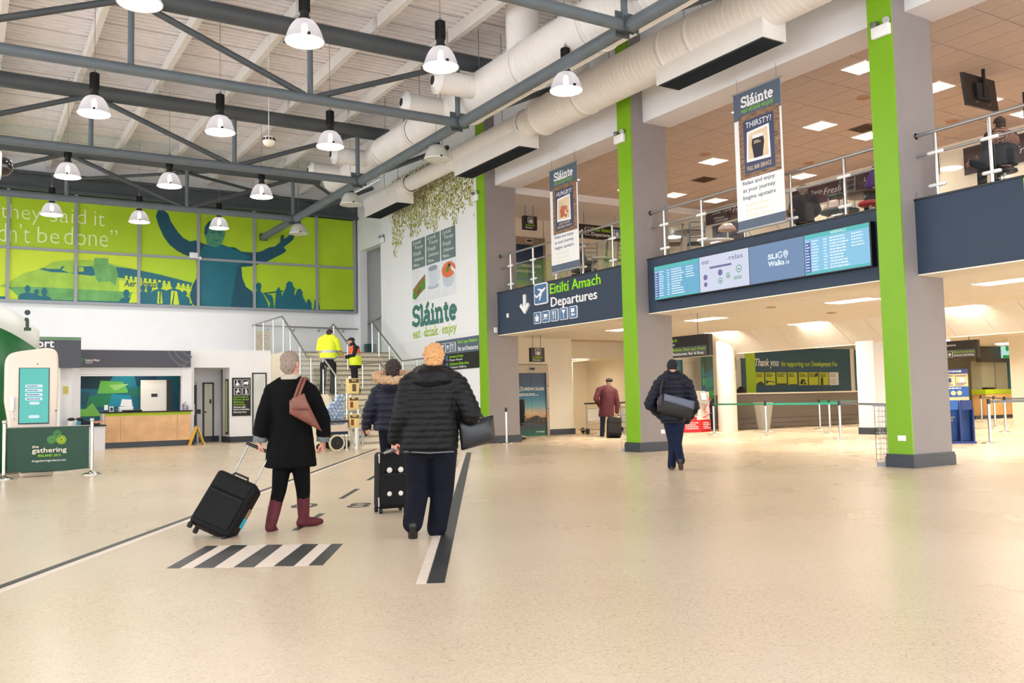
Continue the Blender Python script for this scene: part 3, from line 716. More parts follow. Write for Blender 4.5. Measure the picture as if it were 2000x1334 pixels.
m = MB(); spiral(m, (ux,15.9,uz+.2), (ux,15.9,9.8), .36, .1, 24, .006); m.build('riser', M_duct, du)
mb = MB()
for y in (12.6,14.2,17.3,20.4,22.6): mb.tube([(ux-.3,y,uz+.3),(ux-.3,y,9.7)],.008,6).tube([(ux+.3,y,uz+.3),(ux+.3,y,9.7)],.008,6)
mb.build('hanger_rod', M_steel, du)
# lower duct with plenum boxes
lx, lz = 12.3, 8.3
dl = thing('air_duct', 'lower white spiral air duct running beside the columns with grille boxes', 'duct', (lx,12,lz))
spiral(MB(), (lx,2,lz), (lx,18.2,lz), .47).build('duct_section', M_duct, dl)
spiral(MB(), (lx,18.2,lz), (lx,22.9,lz), .345).build('duct_section', M_duct, dl)
spiral(MB(), (lx,22.9,lz), (lx,26.0,lz), .24).build('duct_section', M_duct, dl)
spiral(MB(), (lx,26.0,lz), (lx,29.3,lz), .28).build('duct_section', M_duct, dl)
for y, r in ((9.0,.47),(12.6,.47),(13.4,.47),(16.4,.47),(18.2,.47),(19.0,.37),(22.4,.345),(26.0,.28)): ring(MB(),(lx,y,lz),AY,r).build('joint_ring', M_duct, dl)
MB().lathe([(0,0),(.28,0)], (lx,29.3,lz), 24, AY).build('end_cap', M_duct, dl); MB().lathe([(.47,0),(.345,.4)], (lx,18.2,lz), 28, AY).build('reducer', M_duct, dl)
def plenum(y0, y1, r):
    b_ = MB().box((lx-.3,y0,lz-r-.27),(lx+.3,y1,lz-r*.4)).build('plenum_box', M_duct, dl)
    g = MB(); n = 16
    for k in range(n): g.obox((lx-.26+.52*k/(n-1),(y0+y1)/2,lz-r-.275),(.004,0,.012),(0,(y1-y0)/2-.04,0),(.01,0,.006))
    g.build('grille_slats', M_steeld, b_); MB().box((lx-.28,y0+.03,lz-r-.272),(lx+.28,y1-.03,lz-r-.262)).build('grille_back', M_ductin, b_)
plenum(18.9,22.4,.345); plenum(26.4,29.1,.28)
y0 = pX(1512,50,lx).y; plenum(y0, y0+2.85, .47)
m = MB(); spiral(m, (lx,16.8,lz+.2), (lx,16.8,9.8), .33, .1, 24, .006); m.build('riser', M_duct, dl)
mb = MB()
for y in (9.5,12.8,15.2,17.4,20.6,24.2,27.5): mb.tube([(lx-.25,y,lz+.2),(lx-.25,y,9.7)],.008,6).tube([(lx+.25,y,lz+.2),(lx+.25,y,9.7)],.008,6)
mb.build('hanger_rod', M_steel, dl)
# ================================================================== slab-serif lettering drawn by strokes
def arc(cx, cy, rx, ry, a0, a1, n=10): return [(cx+rx*math.cos(math.radians(a0+(a1-a0)*i/n)), cy+ry*math.sin(math.radians(a0+(a1-a0)*i/n))) for i in range(n+1)]
def sf(x, y, w_=.1): return [(x-w_,y),(x+w_,y)]
SLAB = {
 'S': (.56, [arc(.27,.55,.2,.17,20,270,12)+arc(.27,.21,.22,.17,90,-160,12), [(.47,.56),(.47,.72)], [(.04,.03),(.04,.2)]]),
 'l': (.26, [[(.13,.03),(.13,.74)], sf(.13,.03,.13), [(.0,.72),(.13,.72)]]),
 '\u00e1': (.5, [arc(.19,.15,.15,.13,0,360,12), [(.36,.03),(.36,.36)]+arc(.2,.36,.16,.12,0,150,7), [(.36,.03),(.48,.03)], [(.18,.58),(.35,.8)]]),
 'a': (.5, [arc(.19,.15,.15,.13,0,360,12), [(.36,.03),(.36,.36)]+arc(.2,.36,.16,.12,0,150,7), [(.36,.03),(.48,.03)]]),
 'i': (.28, [[(.14,.03),(.14,.46)], sf(.14,.03,.14), [(.01,.46),(.14,.46)], [(.09,.65),(.19,.65)]]),
 'n': (.58, [[(.14,.03),(.14,.46)], sf(.14,.03,.13), [(.01,.46),(.14,.46)], arc(.29,.32,.15,.15,170,0,8)+[(.44,.03)], sf(.44,.03,.12)]),
 't': (.36, [[(.15,.66),(.15,.14)]+arc(.25,.14,.1,.11,180,320,6), [(.0,.46),(.31,.46)]]),
 'e': (.47, [[(.07,.27),(.42,.27)],arc(.24,.25,.18,.22,0,320,14)]),
 'd': (.52, [arc(.2,.24,.16,.21,0,360,14), [(.38,.03),(.38,.74)], [(.26,.72),(.38,.72)], [(.38,.03),(.5,.03)]]),
 'r': (.42, [[(.14,.03),(.14,.46)], sf(.14,.03,.14), [(.01,.46),(.14,.46)], arc(.28,.32,.14,.14,170,40,6)]),
 'k': (.56, [[(.14,.03),(.14,.74)], sf(.14,.03,.13), [(.01,.72),(.14,.72)], [(.16,.22),(.42,.46)], [(.24,.3),(.46,.03)], sf(.46,.03,.1), sf(.43,.46,.1)]),
 'j': (.26, [[(.15,.46),(.15,-.08)]+arc(.05,-.08,.1,.1,0,-120,6), [(.02,.46),(.15,.46)], [(.1,.65),(.2,.65)]]),
 'o': (.48, [arc(.23,.24,.18,.22,0,360,16)]),
 'y': (.52, [[(.09,.46),(.25,.05)], [(.42,.46),(.24,.0),(.14,-.17),(.04,-.17)], sf(.09,.46,.09), sf(.42,.46,.09)]),
 '\u00b7': (.26, [[(.07,.24),(.17,.24)]]), ' ': (.2, [])}
def slab(mb, t, o, right, up, w, weight=.1, depth=.004, ky=1.0):
    tot = sum(SLAB[c][0] for c in t); k = w/tot; x = 0
    o = Vector(o); right = Vector(right).normalized(); up = Vector(up).normalized()
    for c in t:
        mb.strokes([[(q[0],q[1]*ky) for q in S_] for S_ in SLAB[c][1]], o+right*(x*k), right, up*1.0, k, weight*k, depth+.0001*x); x += SLAB[c][0]
    return mb
def squiggle(mb, o, right, up, w, h, rows, depth=.003, fill=.6, seed=1):
    """illegible small print as short bars"""
    rnd = random.Random(seed); right = Vector(right); up = Vector(up); o = Vector(o); n = right.cross(up); dz = h/rows
    for r in range(rows):
        x = 0; lim = w*rnd.uniform(.65,1)
        while x < lim:
            l = min(rnd.uniform(.06,.2)*w, lim-x)
            p = o+right*x+up*(h-dz*(r+1)+dz*.2)+n*depth
            mb.add([p, p+right*l, p+right*l+up*dz*fill, p+up*dz*fill], [(0,1,2,3)]); x += l+.03*w
    return mb
def panel(mb, o, right, up, w, h, d=.006):
    o = Vector(o); right = Vector(right).normalized(); up = Vector(up).normalized(); n = right.cross(up)
    return mb.prism([(0,0),(w,0),(w,h),(0,h)], o, right, up, n*d)
def hx(y, z, x=XF, d=0): return Vector((x-d, y, z))

# ================================================================== DEPARTURES SIGN on the slate fascia
M_sign_lime = mat('sign_lime', (150,226,30), .45); M_sign_white = mat('sign_white', (244,244,246), .45)
M_plate = mat('plate_blue', (72,112,158), .4); M_platek = mat('plate_border', (240,242,246), .4)
sg = thing('departures_sign', 'raised lime and white Departures lettering with arrow and plane plate on the slate fascia', 'sign', (XF,19.5,3.9))
MB().text('Eitilt\u00ed Amach', hx(19.68,4.03), XR, ZU, h=.27, w=2.22, depth=.02, bold=.004).build('lettering', M_sign_lime, sg)
MB().text('Departures', hx(19.65,3.60), XR, ZU, h=.335, w=2.03, depth=.02, bold=.006).build('lettering', M_sign_white, sg)
MB().prism([(-.05,.52),(.05,.52),(.05,.16),(.17,.28),(.24,.21),(0,-.02),(-.24,.21),(-.17,.28),(-.05,.16)], hx(20.93,3.64), XR, ZU, (-.05,0,0)).build('arrow', M_sign_white, sg)
def plate(parent, y, z, w, h, icon, x=XF, m1=M_plate, m2=M_platek, right=XR, base=None):
    """rounded pictogram plate: border, field and icon polygons given in unit square"""
    o = base if base is not None else hx(y, z, x)
    n = Vector(right).cross(ZU)
    r = .12; rr = [(r+r*math.cos(a), r+r*math.sin(a)) for a in (PI,PI*1.25,PI*1.5)]
    def rnd_(w, h, r): 
        P = []
        for cx, cy, a0 in ((r,r,PI),(w-r,r,1.5*PI),(w-r,h-r,0),(r,h-r,.5*PI)): P += [(cx+r*math.cos(a0+k*PI/8), cy+r*math.sin(a0+k*PI/8)) for k in range(5)]
        return P
    b = MB().prism(rnd_(w,h,.1*w), o, right, ZU, n*.03).build('pictogram_plate', m2, parent)
    t_ = .05*w
    MB().prism([(p[0]+t_,p[1]+t_) for p in rnd_(w-2*t_,h-2*t_,.08*w)], o+n*.03, right, ZU, n*.004).build('plate_field', m1, b)
    mb = MB()
    for k, poly in enumerate(icon): mb.prism([(p[0]*w,p[1]*h) for p in poly], o+n*.034, right, ZU, n*(.004+.0005*k))
    mb.build('icon', m2, b); return b
circ = lambda cx, cy, r, ry=None, n=14: [(cx+r*math.cos(2*PI*k/n), cy+(ry or r)*math.sin(2*PI*k/n)) for k in range(n)]
I_plane = [[(.12,.36),(.2,.33),(.45,.42),(.82,.66),(.9,.72),(.84,.76),(.62,.68),(.4,.52)], [(.5,.55),(.38,.2),(.46,.2),(.66,.62)], [(.55,.6),(.28,.72),(.34,.76),(.68,.68)], [(.12,.36),(.08,.5),(.13,.51),(.22,.4)]]
I_bag = [[(.3,.2),(.7,.2),(.78,.62),(.22,.62)], [(.38,.62),(.42,.8),(.58,.8),(.62,.62),(.56,.62),(.54,.74),(.46,.74),(.44,.62)]]
I_cup = [[(.28,.42),(.62,.42),(.68,.72),(.24,.72)], [(.68,.68),(.8,.66),(.8,.5),(.66,.48),(.66,.53),(.75,.55),(.75,.61),(.67,.62)], [(.15,.28),(.8,.28),(.8,.34),(.15,.34)]]
I_fork = [[(.3,.15),(.38,.15),(.38,.85),(.3,.85)], [(.22,.6),(.46,.6),(.46,.85),(.42,.85),(.42,.66),(.26,.66),(.26,.85),(.22,.85)], [(.6,.15),(.68,.15),(.7,.85),(.6,.85)]]
I_glass = [[(.22,.82),(.78,.82),(.53,.5),(.53,.22),(.7,.18),(.3,.18),(.47,.22),(.47,.5)]]
I_face = [[(.25,.5),(.7,.5),(.7,.82),(.25,.82)], circ(.4,.66,.06,.05), [(.3,.2),(.5,.2),(.5,.42),(.3,.42)], circ(.66,.3,.1,.09)]
I_lift = [[(.2,.12),(.8,.12),(.8,.5),(.2,.5)], circ(.35,.62,.08,.07), circ(.65,.62,.08,.07), [(.32,.75),(.42,.75),(.37,.9)], [(.6,.9),(.7,.9),(.65,.75)]]
plate(sg, 20.44, 3.80, .66, .58, I_plane)
for k, ic in enumerate((I_bag,I_cup,I_fork,I_glass,I_face)): plate(sg, 20.48-k*.42, 3.29, .34, .32, ic)
MB().rbox((XF-.03,21.82,3.6),(XF,21.92,3.72),.01).build('sensor', M_whitep, sg)

# ================================================================== VIDEO SCREENS on the middle fascia
vs_ = thing('flight_display', 'row of four flush display screens on the slate fascia between two green columns', 'display', (XF,12.5,3.4))
SX = XF-.14
YY = [15.32,13.88,12.48,11.11,9.71]
MB().box((SX+.01,YY[-1]-.02,3.38),(XF,YY[0]+.02,4.16)).build('casing', M_black, vs_)
def escr(n, rgb, s=1.0): return emat(n, rgb, s)
cols = [escr('screen_blue_a',(128,192,226),.9), escr('screen_white',(222,228,246),.95), escr('screen_greyblue',(142,168,205),.8), escr('screen_blue_b',(150,206,236),1.0)]
E_white = emat('screen_text_white', (236,248,255), 1.05); E_teal = emat('screen_header_teal', (110,206,204), .9); E_purple = emat('screen_purple', (112,118,190), .8); E_grey = emat('screen_grey_print',(150,140,190),.75); E_green = emat('screen_green_print',(120,180,150),.8)
for i in range(4):
    s = panel(MB(), (SX+.01,YY[i]-.01,3.40), XR, ZU, YY[i]-YY[i+1]-.02, .74, .008).build('screen', cols[i], vs_)
    X0 = SX+.002; w_ = YY[i]-YY[i+1]-.02; y0 = YY[i]-.01
    if i in (0,3):
        panel(MB(), (X0,y0,4.06), XR, ZU, w_, .08, .002).build('header_bar', E_teal, s)
        if i == 3: MB().text('ARRIVALS', (X0-.002,y0-w_*.42,4.075), XR, ZU, h=.05, w=.34, depth=.002).build('lettering', E_white, s)
        panel(MB(), (X0,y0-.02,3.42), XR, ZU, .11, .6, .002).build('status_column', E_purple, s)
        mb = MB()
        for k in range(11):
            z = 3.99-k*.053; rn = random.Random(k+i*7)
            squiggle(mb, (X0,y0-.03,z), XR, ZU, .09, .03, 1, .004, .7, k); squiggle(mb, (X0,y0-.16,z), XR, ZU, .16, .03, 1, .004, .7, k+20)
            squiggle(mb, (X0,y0-.42,z), XR, ZU, .1, .03, 1, .004, .7, k+40); squiggle(mb, (X0,y0-.56,z), XR, ZU, .42, .034, 1, .004, .7, k+60)
            if k < 5: squiggle(mb, (X0,y0-1.02,z), XR, ZU, .3, .03, 1, .004, .7, k+80)
        tag(mb.build('text_rows', E_white, s), kind='stuff')
        panel(MB(), (X0,y0,3.405), XR, ZU, w_, .04, .002).build('footer_bar', E_teal, s)
    elif i == 1:
        MB().text('eat', (X0,y0-.07,3.98), XR, ZU, h=.075, w=.22, depth=.003).build('lettering', E_grey, s); MB().text('\u00b7', (X0,y0-.36,4.0), XR, ZU, h=.02, w=.02, depth=.003).build('dot', E_grey, s); MB().text('\u00b7', (X0,y0-.78,3.99), XR, ZU, h=.02, w=.02, depth=.003).build('dot', E_grey, s); MB().text('relax', (X0,y0-.86,3.97), XR, ZU, h=.1, w=.38, depth=.003).build('lettering', E_grey, s)
        mb = MB(); panel(mb, (X0,y0-.3,3.86), XR, ZU, .62, .045, .002)
        mb.build('caption_bar', E_grey, s)
        for (yy,zz,r) in ((.17,3.7,.06),(.6,3.75,.065),(.17,3.55,.05)): MB().prism(circ(0,0,r), (X0,y0-yy,zz), XR, ZU, (-.003,0,0)).build('logo', E_grey, s)
        for (yy,zz,r) in ((1.12,3.76,.07),(.82,3.66,.05),(.6,3.58,.055)):
            MB().strokes([arc(0,0,r,r,0,360,18), [(-r*.5,0),(r*.5,0)], [(-r*.4,-r*.3),(r*.4,-r*.3)]], (X0,y0-yy,zz), XR, ZU, 1, .016, .003).build('logo', E_green, s)
        mb = MB(); squiggle(mb, (X0,y0-.98,3.55), XR, ZU, .3, .07, 2, .003, .6, 3); mb.build('small_print', E_green, s)
    else:
        MB().text('SLI', (X0,y0-.48,3.82), XR, ZU, h=.1, w=.23, depth=.003, bold=.03).build('lettering', E_white, s); MB().text('Walks', (X0,y0-.48,3.68), XR, ZU, h=.105, w=.4, depth=.003, bold=.02).text('.ie', (X0,y0-.9,3.68), XR, ZU, h=.08, w=.1, depth=.003).build('lettering', E_white, s)
        MB().strokes([arc(0,.05,.055,.055,40,330,12)+[(.01,.05)], arc(.13,.06,.05,.05,-60,240,14)+[(.13,-.04),(.155,.015)], arc(.13,.06,.02,.02,0,360,8)], (X0,y0-.79,3.825), XR, ZU, 1, .02, .003).build('logo', E_white, s)

# ================================================================== HANGING BANNERS
M_bslate = mat('banner_slate', (86,100,118), .6, noise=.05, nscale=3); M_bwhite = mat('banner_white', (238,238,240), .6)
def wood_print():
    m = mat('printed_wood', (122,92,72), .6); N, L, b = nodes_of(m)
    tc = N.new('ShaderNodeTexCoord'); mp_ = N.new('ShaderNodeMapping'); mp_.inputs['Scale'].default_value = (1,2.5,14); wv = N.new('ShaderNodeTexNoise'); wv.inputs['Scale'].default_value = 2.0; wv.inputs['Detail'].default_value = 6
    r = N.new('ShaderNodeValToRGB'); r.color_ramp.elements[0].position = .3; r.color_ramp.elements[0].color = (*lin((82,60,48)),1); r.color_ramp.elements[1].position = .75; r.color_ramp.elements[1].color = (*lin((178,142,112)),1)
    L.new(tc.outputs['Object'], mp_.inputs[0]); L.new(mp_.outputs[0], wv.inputs['Vector']); L.new(wv.outputs['Fac'], r.inputs[0]); L.new(r.outputs[0], b.inputs['Base Color']); return m
M_wood = wood_print()
M_chalk = mat('printed_chalkboard', (66,74,104), .6, noise=.08, nscale=4)
M_beige = mat('printed_beige', (226,204,170), .6, noise=.12, nscale=3)
M_olive = mat('faint_olive_print', (222,224,190), .6); M_textsl = mat('print_slate', (92,104,128), .6)
M_food = mat('printed_food', (196,110,78), .6, noise=.55, nscale=14)
def banner(y0, y1, z0, z1, lb, head_, foot_, beer):
    X = 13.24; w = y0-y1; h = z1-z0
    t = thing('hanging_banner', lb, 'banner', (X,(y0+y1)/2,z0))
    b = panel(MB(), (X,y0,z0+.02), XR, ZU, w, h-.04, .006).build('cloth', M_bwhite, t)
    P = lambda u, v: Vector((X-.006,y0-u*w,z0+v*h))
    panel(MB(), P(0,.80), XR, ZU, w, .195*h, .002).build('slate_header', M_bslate, b)
    panel(MB(), P(0,.01), XR, ZU, w, .065*h, .002).build('slate_footer', M_bslate, b)
    slab(MB(), 'Sl\u00e1inte', P(.17,.885)-Vector((.003,0,0)), XR, ZU, w*.68, .15, .003).build('lettering', M_sign_white, b)
    slab(MB(), 'eat\u00b7drink\u00b7enjoy', P(.17,.845)-Vector((.003,0,0)), XR, ZU, w*.68, .07, .003).build('tagline', M_sign_lime, b)
    panel(MB(), P(.1,.365), XR, ZU, w*.86, .46*h, .003).build('wood_frame', M_wood, b)
    panel(MB(), P(.2,.40), XR, ZU, w*.64, .385*h, .005).build('chalkboard', M_chalk, b)
    d = Vector((.006,0,0))
    MB().text(head_, P(.25,.725)-d, XR, ZU, h=.115, w=w*.54, depth=.002, bold=.0, italic=.06).build('heading', M_sign_white, b)
    MB().prism([(.0,.02),(.62,-.01),(.6,.66),(.03,.62)], P(.25,.475)-d, XR, ZU, (-.002,0,0)).build('photo_border', M_sign_white, b)
    MB().prism([(.05,.07),(.57,.05),(.555,.61),(.075,.575)], P(.25,.475)-d*1.4, XR, ZU, (-.002,0,0)).build('photo_print', M_beige, b)
    if beer:
        MB().prism([(.2,.06),(.42,.06),(.47,.34),(.45,.46),(.17,.46),(.15,.34)], P(.25,.475)-d*1.8, XR, ZU, (-.002,0,0)).build('printed_glass', mat('printed_stout',(34,28,44),.5), b)
        MB().prism([(.17,.45),(.45,.45),(.44,.52),(.18,.52)], P(.25,.475)-d*2, XR, ZU, (-.002,0,0)).build('printed_foam', M_bwhite, b)
        mb = MB(); squiggle(mb, P(.25,.475)-d*2.1+ZU*.34-Vector((0,.21,0)), XR, ZU, .2, .07, 2, .002); mb.build('printed_label', M_beige, b)
        MB().text(foot_[0], P(.26,.42)-d, XR, ZU, h=.085, w=w*.5, depth=.002).build('caption', M_beige, b)
    else:
        rn = random.Random(3); mb = MB()
        for k in range(22):
            cx_, cy_, rr_ = .3+rn.gauss(0,.085), .28+rn.gauss(0,.075), rn.uniform(.03,.065)
            mb.prism([(cx_+p[0]*rn.uniform(.75,1.2),cy_+p[1]*rn.uniform(.75,1.2)) for p in circ(0,0,rr_,None,9)], P(.25,.475)-d*1.8-Vector((.0006*k,0,0)), XR, ZU, (-.0003,0,0))
        mb.build('printed_meal', M_food, b)
        MB().text(foot_[0], P(.33,.445)-d, XR, ZU, h=.06, w=w*.38, depth=.002).build('caption', M_beige, b); MB().text(foot_[1], P(.26,.415)-d, XR, ZU, h=.055, w=w*.52, depth=.002).build('caption', M_beige, b)
    for k, s in enumerate(('Relax and enjoy','as your journey','begins upstairs')):
        MB().text(s, P(.14,.315-k*.052), XR, ZU, h=.105, w=w*.68, depth=.003, bold=.01).build('lettering', M_textsl, b)
    for k, s in enumerate(('Food & Drink','Entertainment','Full Bar Service')):
        MB().text(s, P(.2,.165-k*.038), XR, ZU, h=.07, w=w*(.46,.48,.58)[k], depth=.003).build('faint_lettering', M_olive, b)
    for z in (z0,z1): MB().cyl((X-.003,y0+.03,z),(X-.003,y1-.03,z),.018,n=10).build('banner_rod', M_chrome, t)
    for yy in (y0-.1,y1+.1): MB().tube([(X,yy,z1),(X,yy,7.58)],.004,6).build('hanging_cord', M_steel, t)
    m = MB()
    for yy in (y0-.25,y1+.25): m.tube([(X,yy,z0),(X+.16,yy,z0-.16)],.005,6)
    m.build('tie_cord', M_steel, t)
banner(19.37,18.13,4.53,7.26,'tall slate and white hanging banner asking HUNGRY, above the departures lettering','HUNGRY?',('HOT FOOD','SERVED DAILY'),False)
banner(12.72,11.5,4.48,7.28,'tall slate and white hanging banner asking THIRSTY, above the display screens','THIRSTY?',('FULL BAR SERVICE',),True)

# ================================================================== MEZZANINE GLASS RAILING
def railing(y0, y1, posts, lb, pane_gap=.06):
    X = 13.52
    t = thing('glass_railing', lb, 'railing', (X,(y0+y1)/2,4.39))
    MB().tube([(X,y0,5.47),(X,y1,5.47)],.03,12).build('top_rail', M_chrome, t)
    MB().tube([(X,y0+.0,5.12),(X,y1,5.12)],.022,10).build('mid_rail', M_chrome, t)
    for yy in (y0,y1): MB().cyl((X,yy,5.47),(X,yy+(.03 if yy == y1 else -.03),5.47),.055,n=14).build('wall_flange', M_chrome, t)
    for p in posts:
        q = MB().cyl((X,p,4.39),(X,p,5.44),.03,n=12).cyl((X,p,5.44),(X,p,5.47),.012,n=8).cyl((X,p,4.39),(X,p,4.41),.06,n=14).build('post', M_chrome2, t)
        for z in (4.58,5.12): MB().rbox((X-.035,p-.15,z-.03),(X+.035,p+.15,z+.03),.025).build('glass_clamp', M_whitep, q)
    ps = sorted(posts)
    for a, b in zip(ps, ps[1:]): MB().box((X-.006,a+pane_gap,4.45),(X+.006,b-pane_gap,5.07)).build('glass_pane', M_glass, t)
py = lambda x, y: pX(x, y, 13.52).y
railing(16.18,22.45,[py(997,500),py(1041,490),py(1085,475),py(1137,460),py(1196,440),16.3],'glass and steel railing over the departures lettering')
railing(9.38,15.7,[py(1297,430),py(1370,410),py(1453,390),py(1544,370),py(1649,340),9.5],'glass and steel railing above the display screens')
railing(-2,8.93,[py(1828,300),py(1934,280),6.35,5.05,3.75,2.45],'glass and steel railing right of the nearest green column')
p = pX(1999,365,XF); tag(panel(MB(), (XF,p.y-.01,p.z-.17), XR, ZU, .5, .3, .01).build('fascia_sign_edge', M_sign_lime), 'lime square panel on the slate fascia at the right edge', 'sign')

# ================================================================== SLAINTE WALL ART
wa = thing('wall_poster', 'large white restaurant wall poster with hanging leaves, three food pictures and green lettering', 'poster', (XW-.012,26,3.3))
XP = XW-.014
rn = random.Random(11)
lv = [MB(), MB(), MB(), MB()]
for k in range(4800):
    y = rn.uniform(23.25,29.25); top = 9.2
    lim = 6.5+.5*min(1,(29.25-y)/1.3)+.2*math.sin(y*4.3)+.12*math.sin(y*9.7)
    z = lim+(top-lim)*(rn.random()**.75)
    if rn.random() < .22*abs(math.sin(y*3.3+z*1.7)): continue
    L_ = rn.uniform(.07,.14); a_ = rn.gauss(-1.4,.7); c_, s_ = math.cos(a_), math.sin(a_); pts = [(0,0),(.3,.22),(.65,.2),(1,0),(.65,-.2),(.3,-.22)]
    lv[min(3,int(rn.random()*4))].prism([(L_*(u*c_-v*s_), L_*(u*s_+v*c_)) for u,v in pts], (XP-.0004*(k%5),y,z), XR, ZU, (-.0004,0,0))
for m_, c_ in zip(lv, ((150,160,62),(190,192,104),(140,128,66),(212,206,146))):
    tag(m_.build('printed_leaves', mat('leaf_%d'%c_[0], c_, .5), wa), kind='stuff')
vn = MB()
for k in range(34):
    y = rn.uniform(23.4,29.2); z = 9.2; P_ = [(0,0)]
    for j in range(8): P_.append((P_[-1][0]+rn.uniform(-.12,.12), P_[-1][1]-rn.uniform(.12,.3)))
    vn.strokes([P_], (XP,y,z), XR, ZU, 1, .007, .002)
tag(vn.build('printed_twigs', mat('twig_print',(170,160,120),.6), wa), kind='stuff')
M_wteal = mat('art_teal', (62,120,112), .5); M_wgrey = mat('art_greygreen', (104,126,128), .5, noise=.06, nscale=2); M_wlime = mat('art_lime', (164,200,36), .5)
tops = [(27.6,26.58),(26.5,25.5),(25.42,24.44)]
for k, (ya, yb_) in enumerate(tops):
    w_ = ya-yb_
    ps = panel(MB(), (XP,ya,5.74), XR, ZU, w_, .99, .004).build('food_caption_panel', M_wgrey, wa)
    for j, s in enumerate(('Local,','Tasty','Fresh','Delicious','Menu...')):
        MB().text(s, (XP-.004,ya-w_*(.12+.06*(j%2)),6.55-j*.185), XR, ZU, h=.15 if j < 3 else .11, w=w_*(.6,.66,.55,.7,.5)[j], depth=.003, italic=.25, bold=-.01).build('handwritten_line', M_sign_white, ps)
    fp = panel(MB(), (XP,ya,4.58), XR, ZU, w_, 1.14, .004).build('food_picture', mat('food_bg',(226,230,238),.5,noise=.05,nscale=2), wa)
    o = (XP-.005,ya,4.58); pr = lambda poly, nm, m_, l: MB().prism([(p[0]*w_,p[1]*1.14) for p in poly], (XP-.004-.001*l,ya,4.58), XR, ZU, (-.001,0,0)).build(nm, m_, fp)
    if k == 0:
        pr([(.05,.42),(.5,.62),(.98,.78),(.98,.55),(.6,.4),(.3,.2),(.05,.12)], 'printed_bread', mat('printed_crust',(150,104,74),.5,noise=.3,nscale=20), 1)
        pr([(.02,.3),(.4,.45),(.98,.68),(.98,.36),(.6,.25),(.25,.1),(.02,.16)], 'printed_salad', mat('printed_salad',(86,140,56),.5,noise=.6,nscale=24), 2)
        pr([(.3,.3),(.55,.42),(.7,.42),(.6,.3),(.4,.22)], 'printed_tomato', mat('printed_tomato',(150,70,60),.5,noise=.3,nscale=20), 3)
    elif k == 1:
        pr([(.15,.9),(.82,.9),(.78,.45),(.66,.36),(.3,.36),(.2,.45)], 'printed_cup', mat('printed_cup',(206,216,228),.5), 1)
        pr(circ(.48,.89,.34,.08), 'printed_coffee', mat('printed_rim',(150,160,180),.5), 2); pr(circ(.48,.36,.42,.07), 'printed_saucer', mat('printed_saucer',(176,188,206),.5), .5)
        pr([(.8,.8),(.95,.78),(.95,.55),(.8,.52),(.8,.58),(.89,.6),(.89,.73),(.8,.75)], 'printed_handle', mat('printed_cup',(206,216,228),.5), 2)
    else:
        pr([(.02,.72),(.98,.72),(.85,.34),(.65,.24),(.35,.24),(.15,.34)], 'printed_bowl', mat('printed_bowl',(196,206,222),.5), 1)
        pr(circ(.5,.72,.48,.22,20), 'printed_soup', mat('printed_soup',(224,116,78),.5,noise=.12,nscale=6), 2)
        pr([(.3,.74),(.45,.84),(.58,.78),(.5,.66),(.36,.66)], 'printed_garnish', mat('printed_salad',(86,140,56),.5), 3); pr([(.45,.84),(.6,.9),(.66,.82),(.58,.78)], 'printed_olive', mat('print_dark',(40,38,46),.5), 3); pr([(.66,.82),(.98,.66),(.98,.56),(.7,.7)], 'printed_cream', M_bwhite, 3)
slab(MB(), 'Sl\u00e1inte', (XP,27.62,3.80), XR, ZU, 3.18, .145, .007, .84).build('lettering', M_wteal, wa)
slab(MB(), 'eat \u00b7 drink \u00b7 enjoy', (XP,27.6,3.40), XR, ZU, 3.14, .1, .007, .9).build('tagline', M_wlime, wa)
ds = thing('wall_sign', 'slate and black direction board on the white wall below the lettering', 'sign', (XW,24.5,2.2))
panel(MB(), (XW-.002,25.9,2.72), XR, ZU, 2.95, .46, .03).build('slate_board', M_bslate, ds)
panel(MB(), (XW-.002,25.9,2.22), XR, ZU, 2.95, .5, .03).build('black_board', M_print_black, ds)
for k, ic in enumerate((I_glass,I_cup,I_fork)):
    plate(ds, 25.45-k*.33, 2.78, .28, .3, ic, XW-.032, M_bslate)
MB().prism([(0,.2),(.16,.36),(.16,.26),(.3,.26),(.3,.14),(.16,.14),(.16,.04)], (XW-.032,25.82,2.76), XR, ZU, (-.004,0,0)).build('arrow', M_sign_white, ds)
MB().text('Beor agus Bialann', (XW-.032,24.35,2.98), XR, ZU, h=.13, w=1.2, depth=.004).build('lettering', M_sign_lime, ds)
MB().text('Bar and Restaurant', (XW-.032,24.35,2.78), XR, ZU, h=.14, w=1.25, depth=.004).build('lettering', M_sign_white, ds)
for k, (s, m_) in enumerate((('Seomra Urnai',M_sign_lime),('Prayer Room',M_sign_white),('Gailearai Eitliochta',M_sign_lime),('Aviation Gallery',M_sign_white))):
    MB().text(s, (XW-.032,24.95,2.59-k*.115), XR, ZU, h=.085, w=(.9,.85,1.25,1.1)[k], depth=.004).build('lettering', m_, ds)
for k in range(2): panel(MB(), (XW-.032,25.2,2.5-k*.23), XR, ZU, .16, .18, .004).build('icon', M_plate, ds)
p = pX(752,612,XW+.03); tag(panel(MB(), (p.x,p.y+.12,p.z-.2), XR, ZU, .24, .4, .01).build('fire_notice', mat('notice_white',(232,234,240),.5)), 'small pale notice with a figure on the white wall corner', 'notice')
tag(MB().prism([(-.04,0),(.04,0),(.04,.12),(-.04,.12)], (p.x-.011,p.y,p.z-.12), XR, ZU, (-.004,0,0)).prism(circ(0,.18,.03), (p.x-.011,p.y,p.z-.12), XR, ZU, (-.004,0,0)).build('notice_figure', M_black), None) if False else None
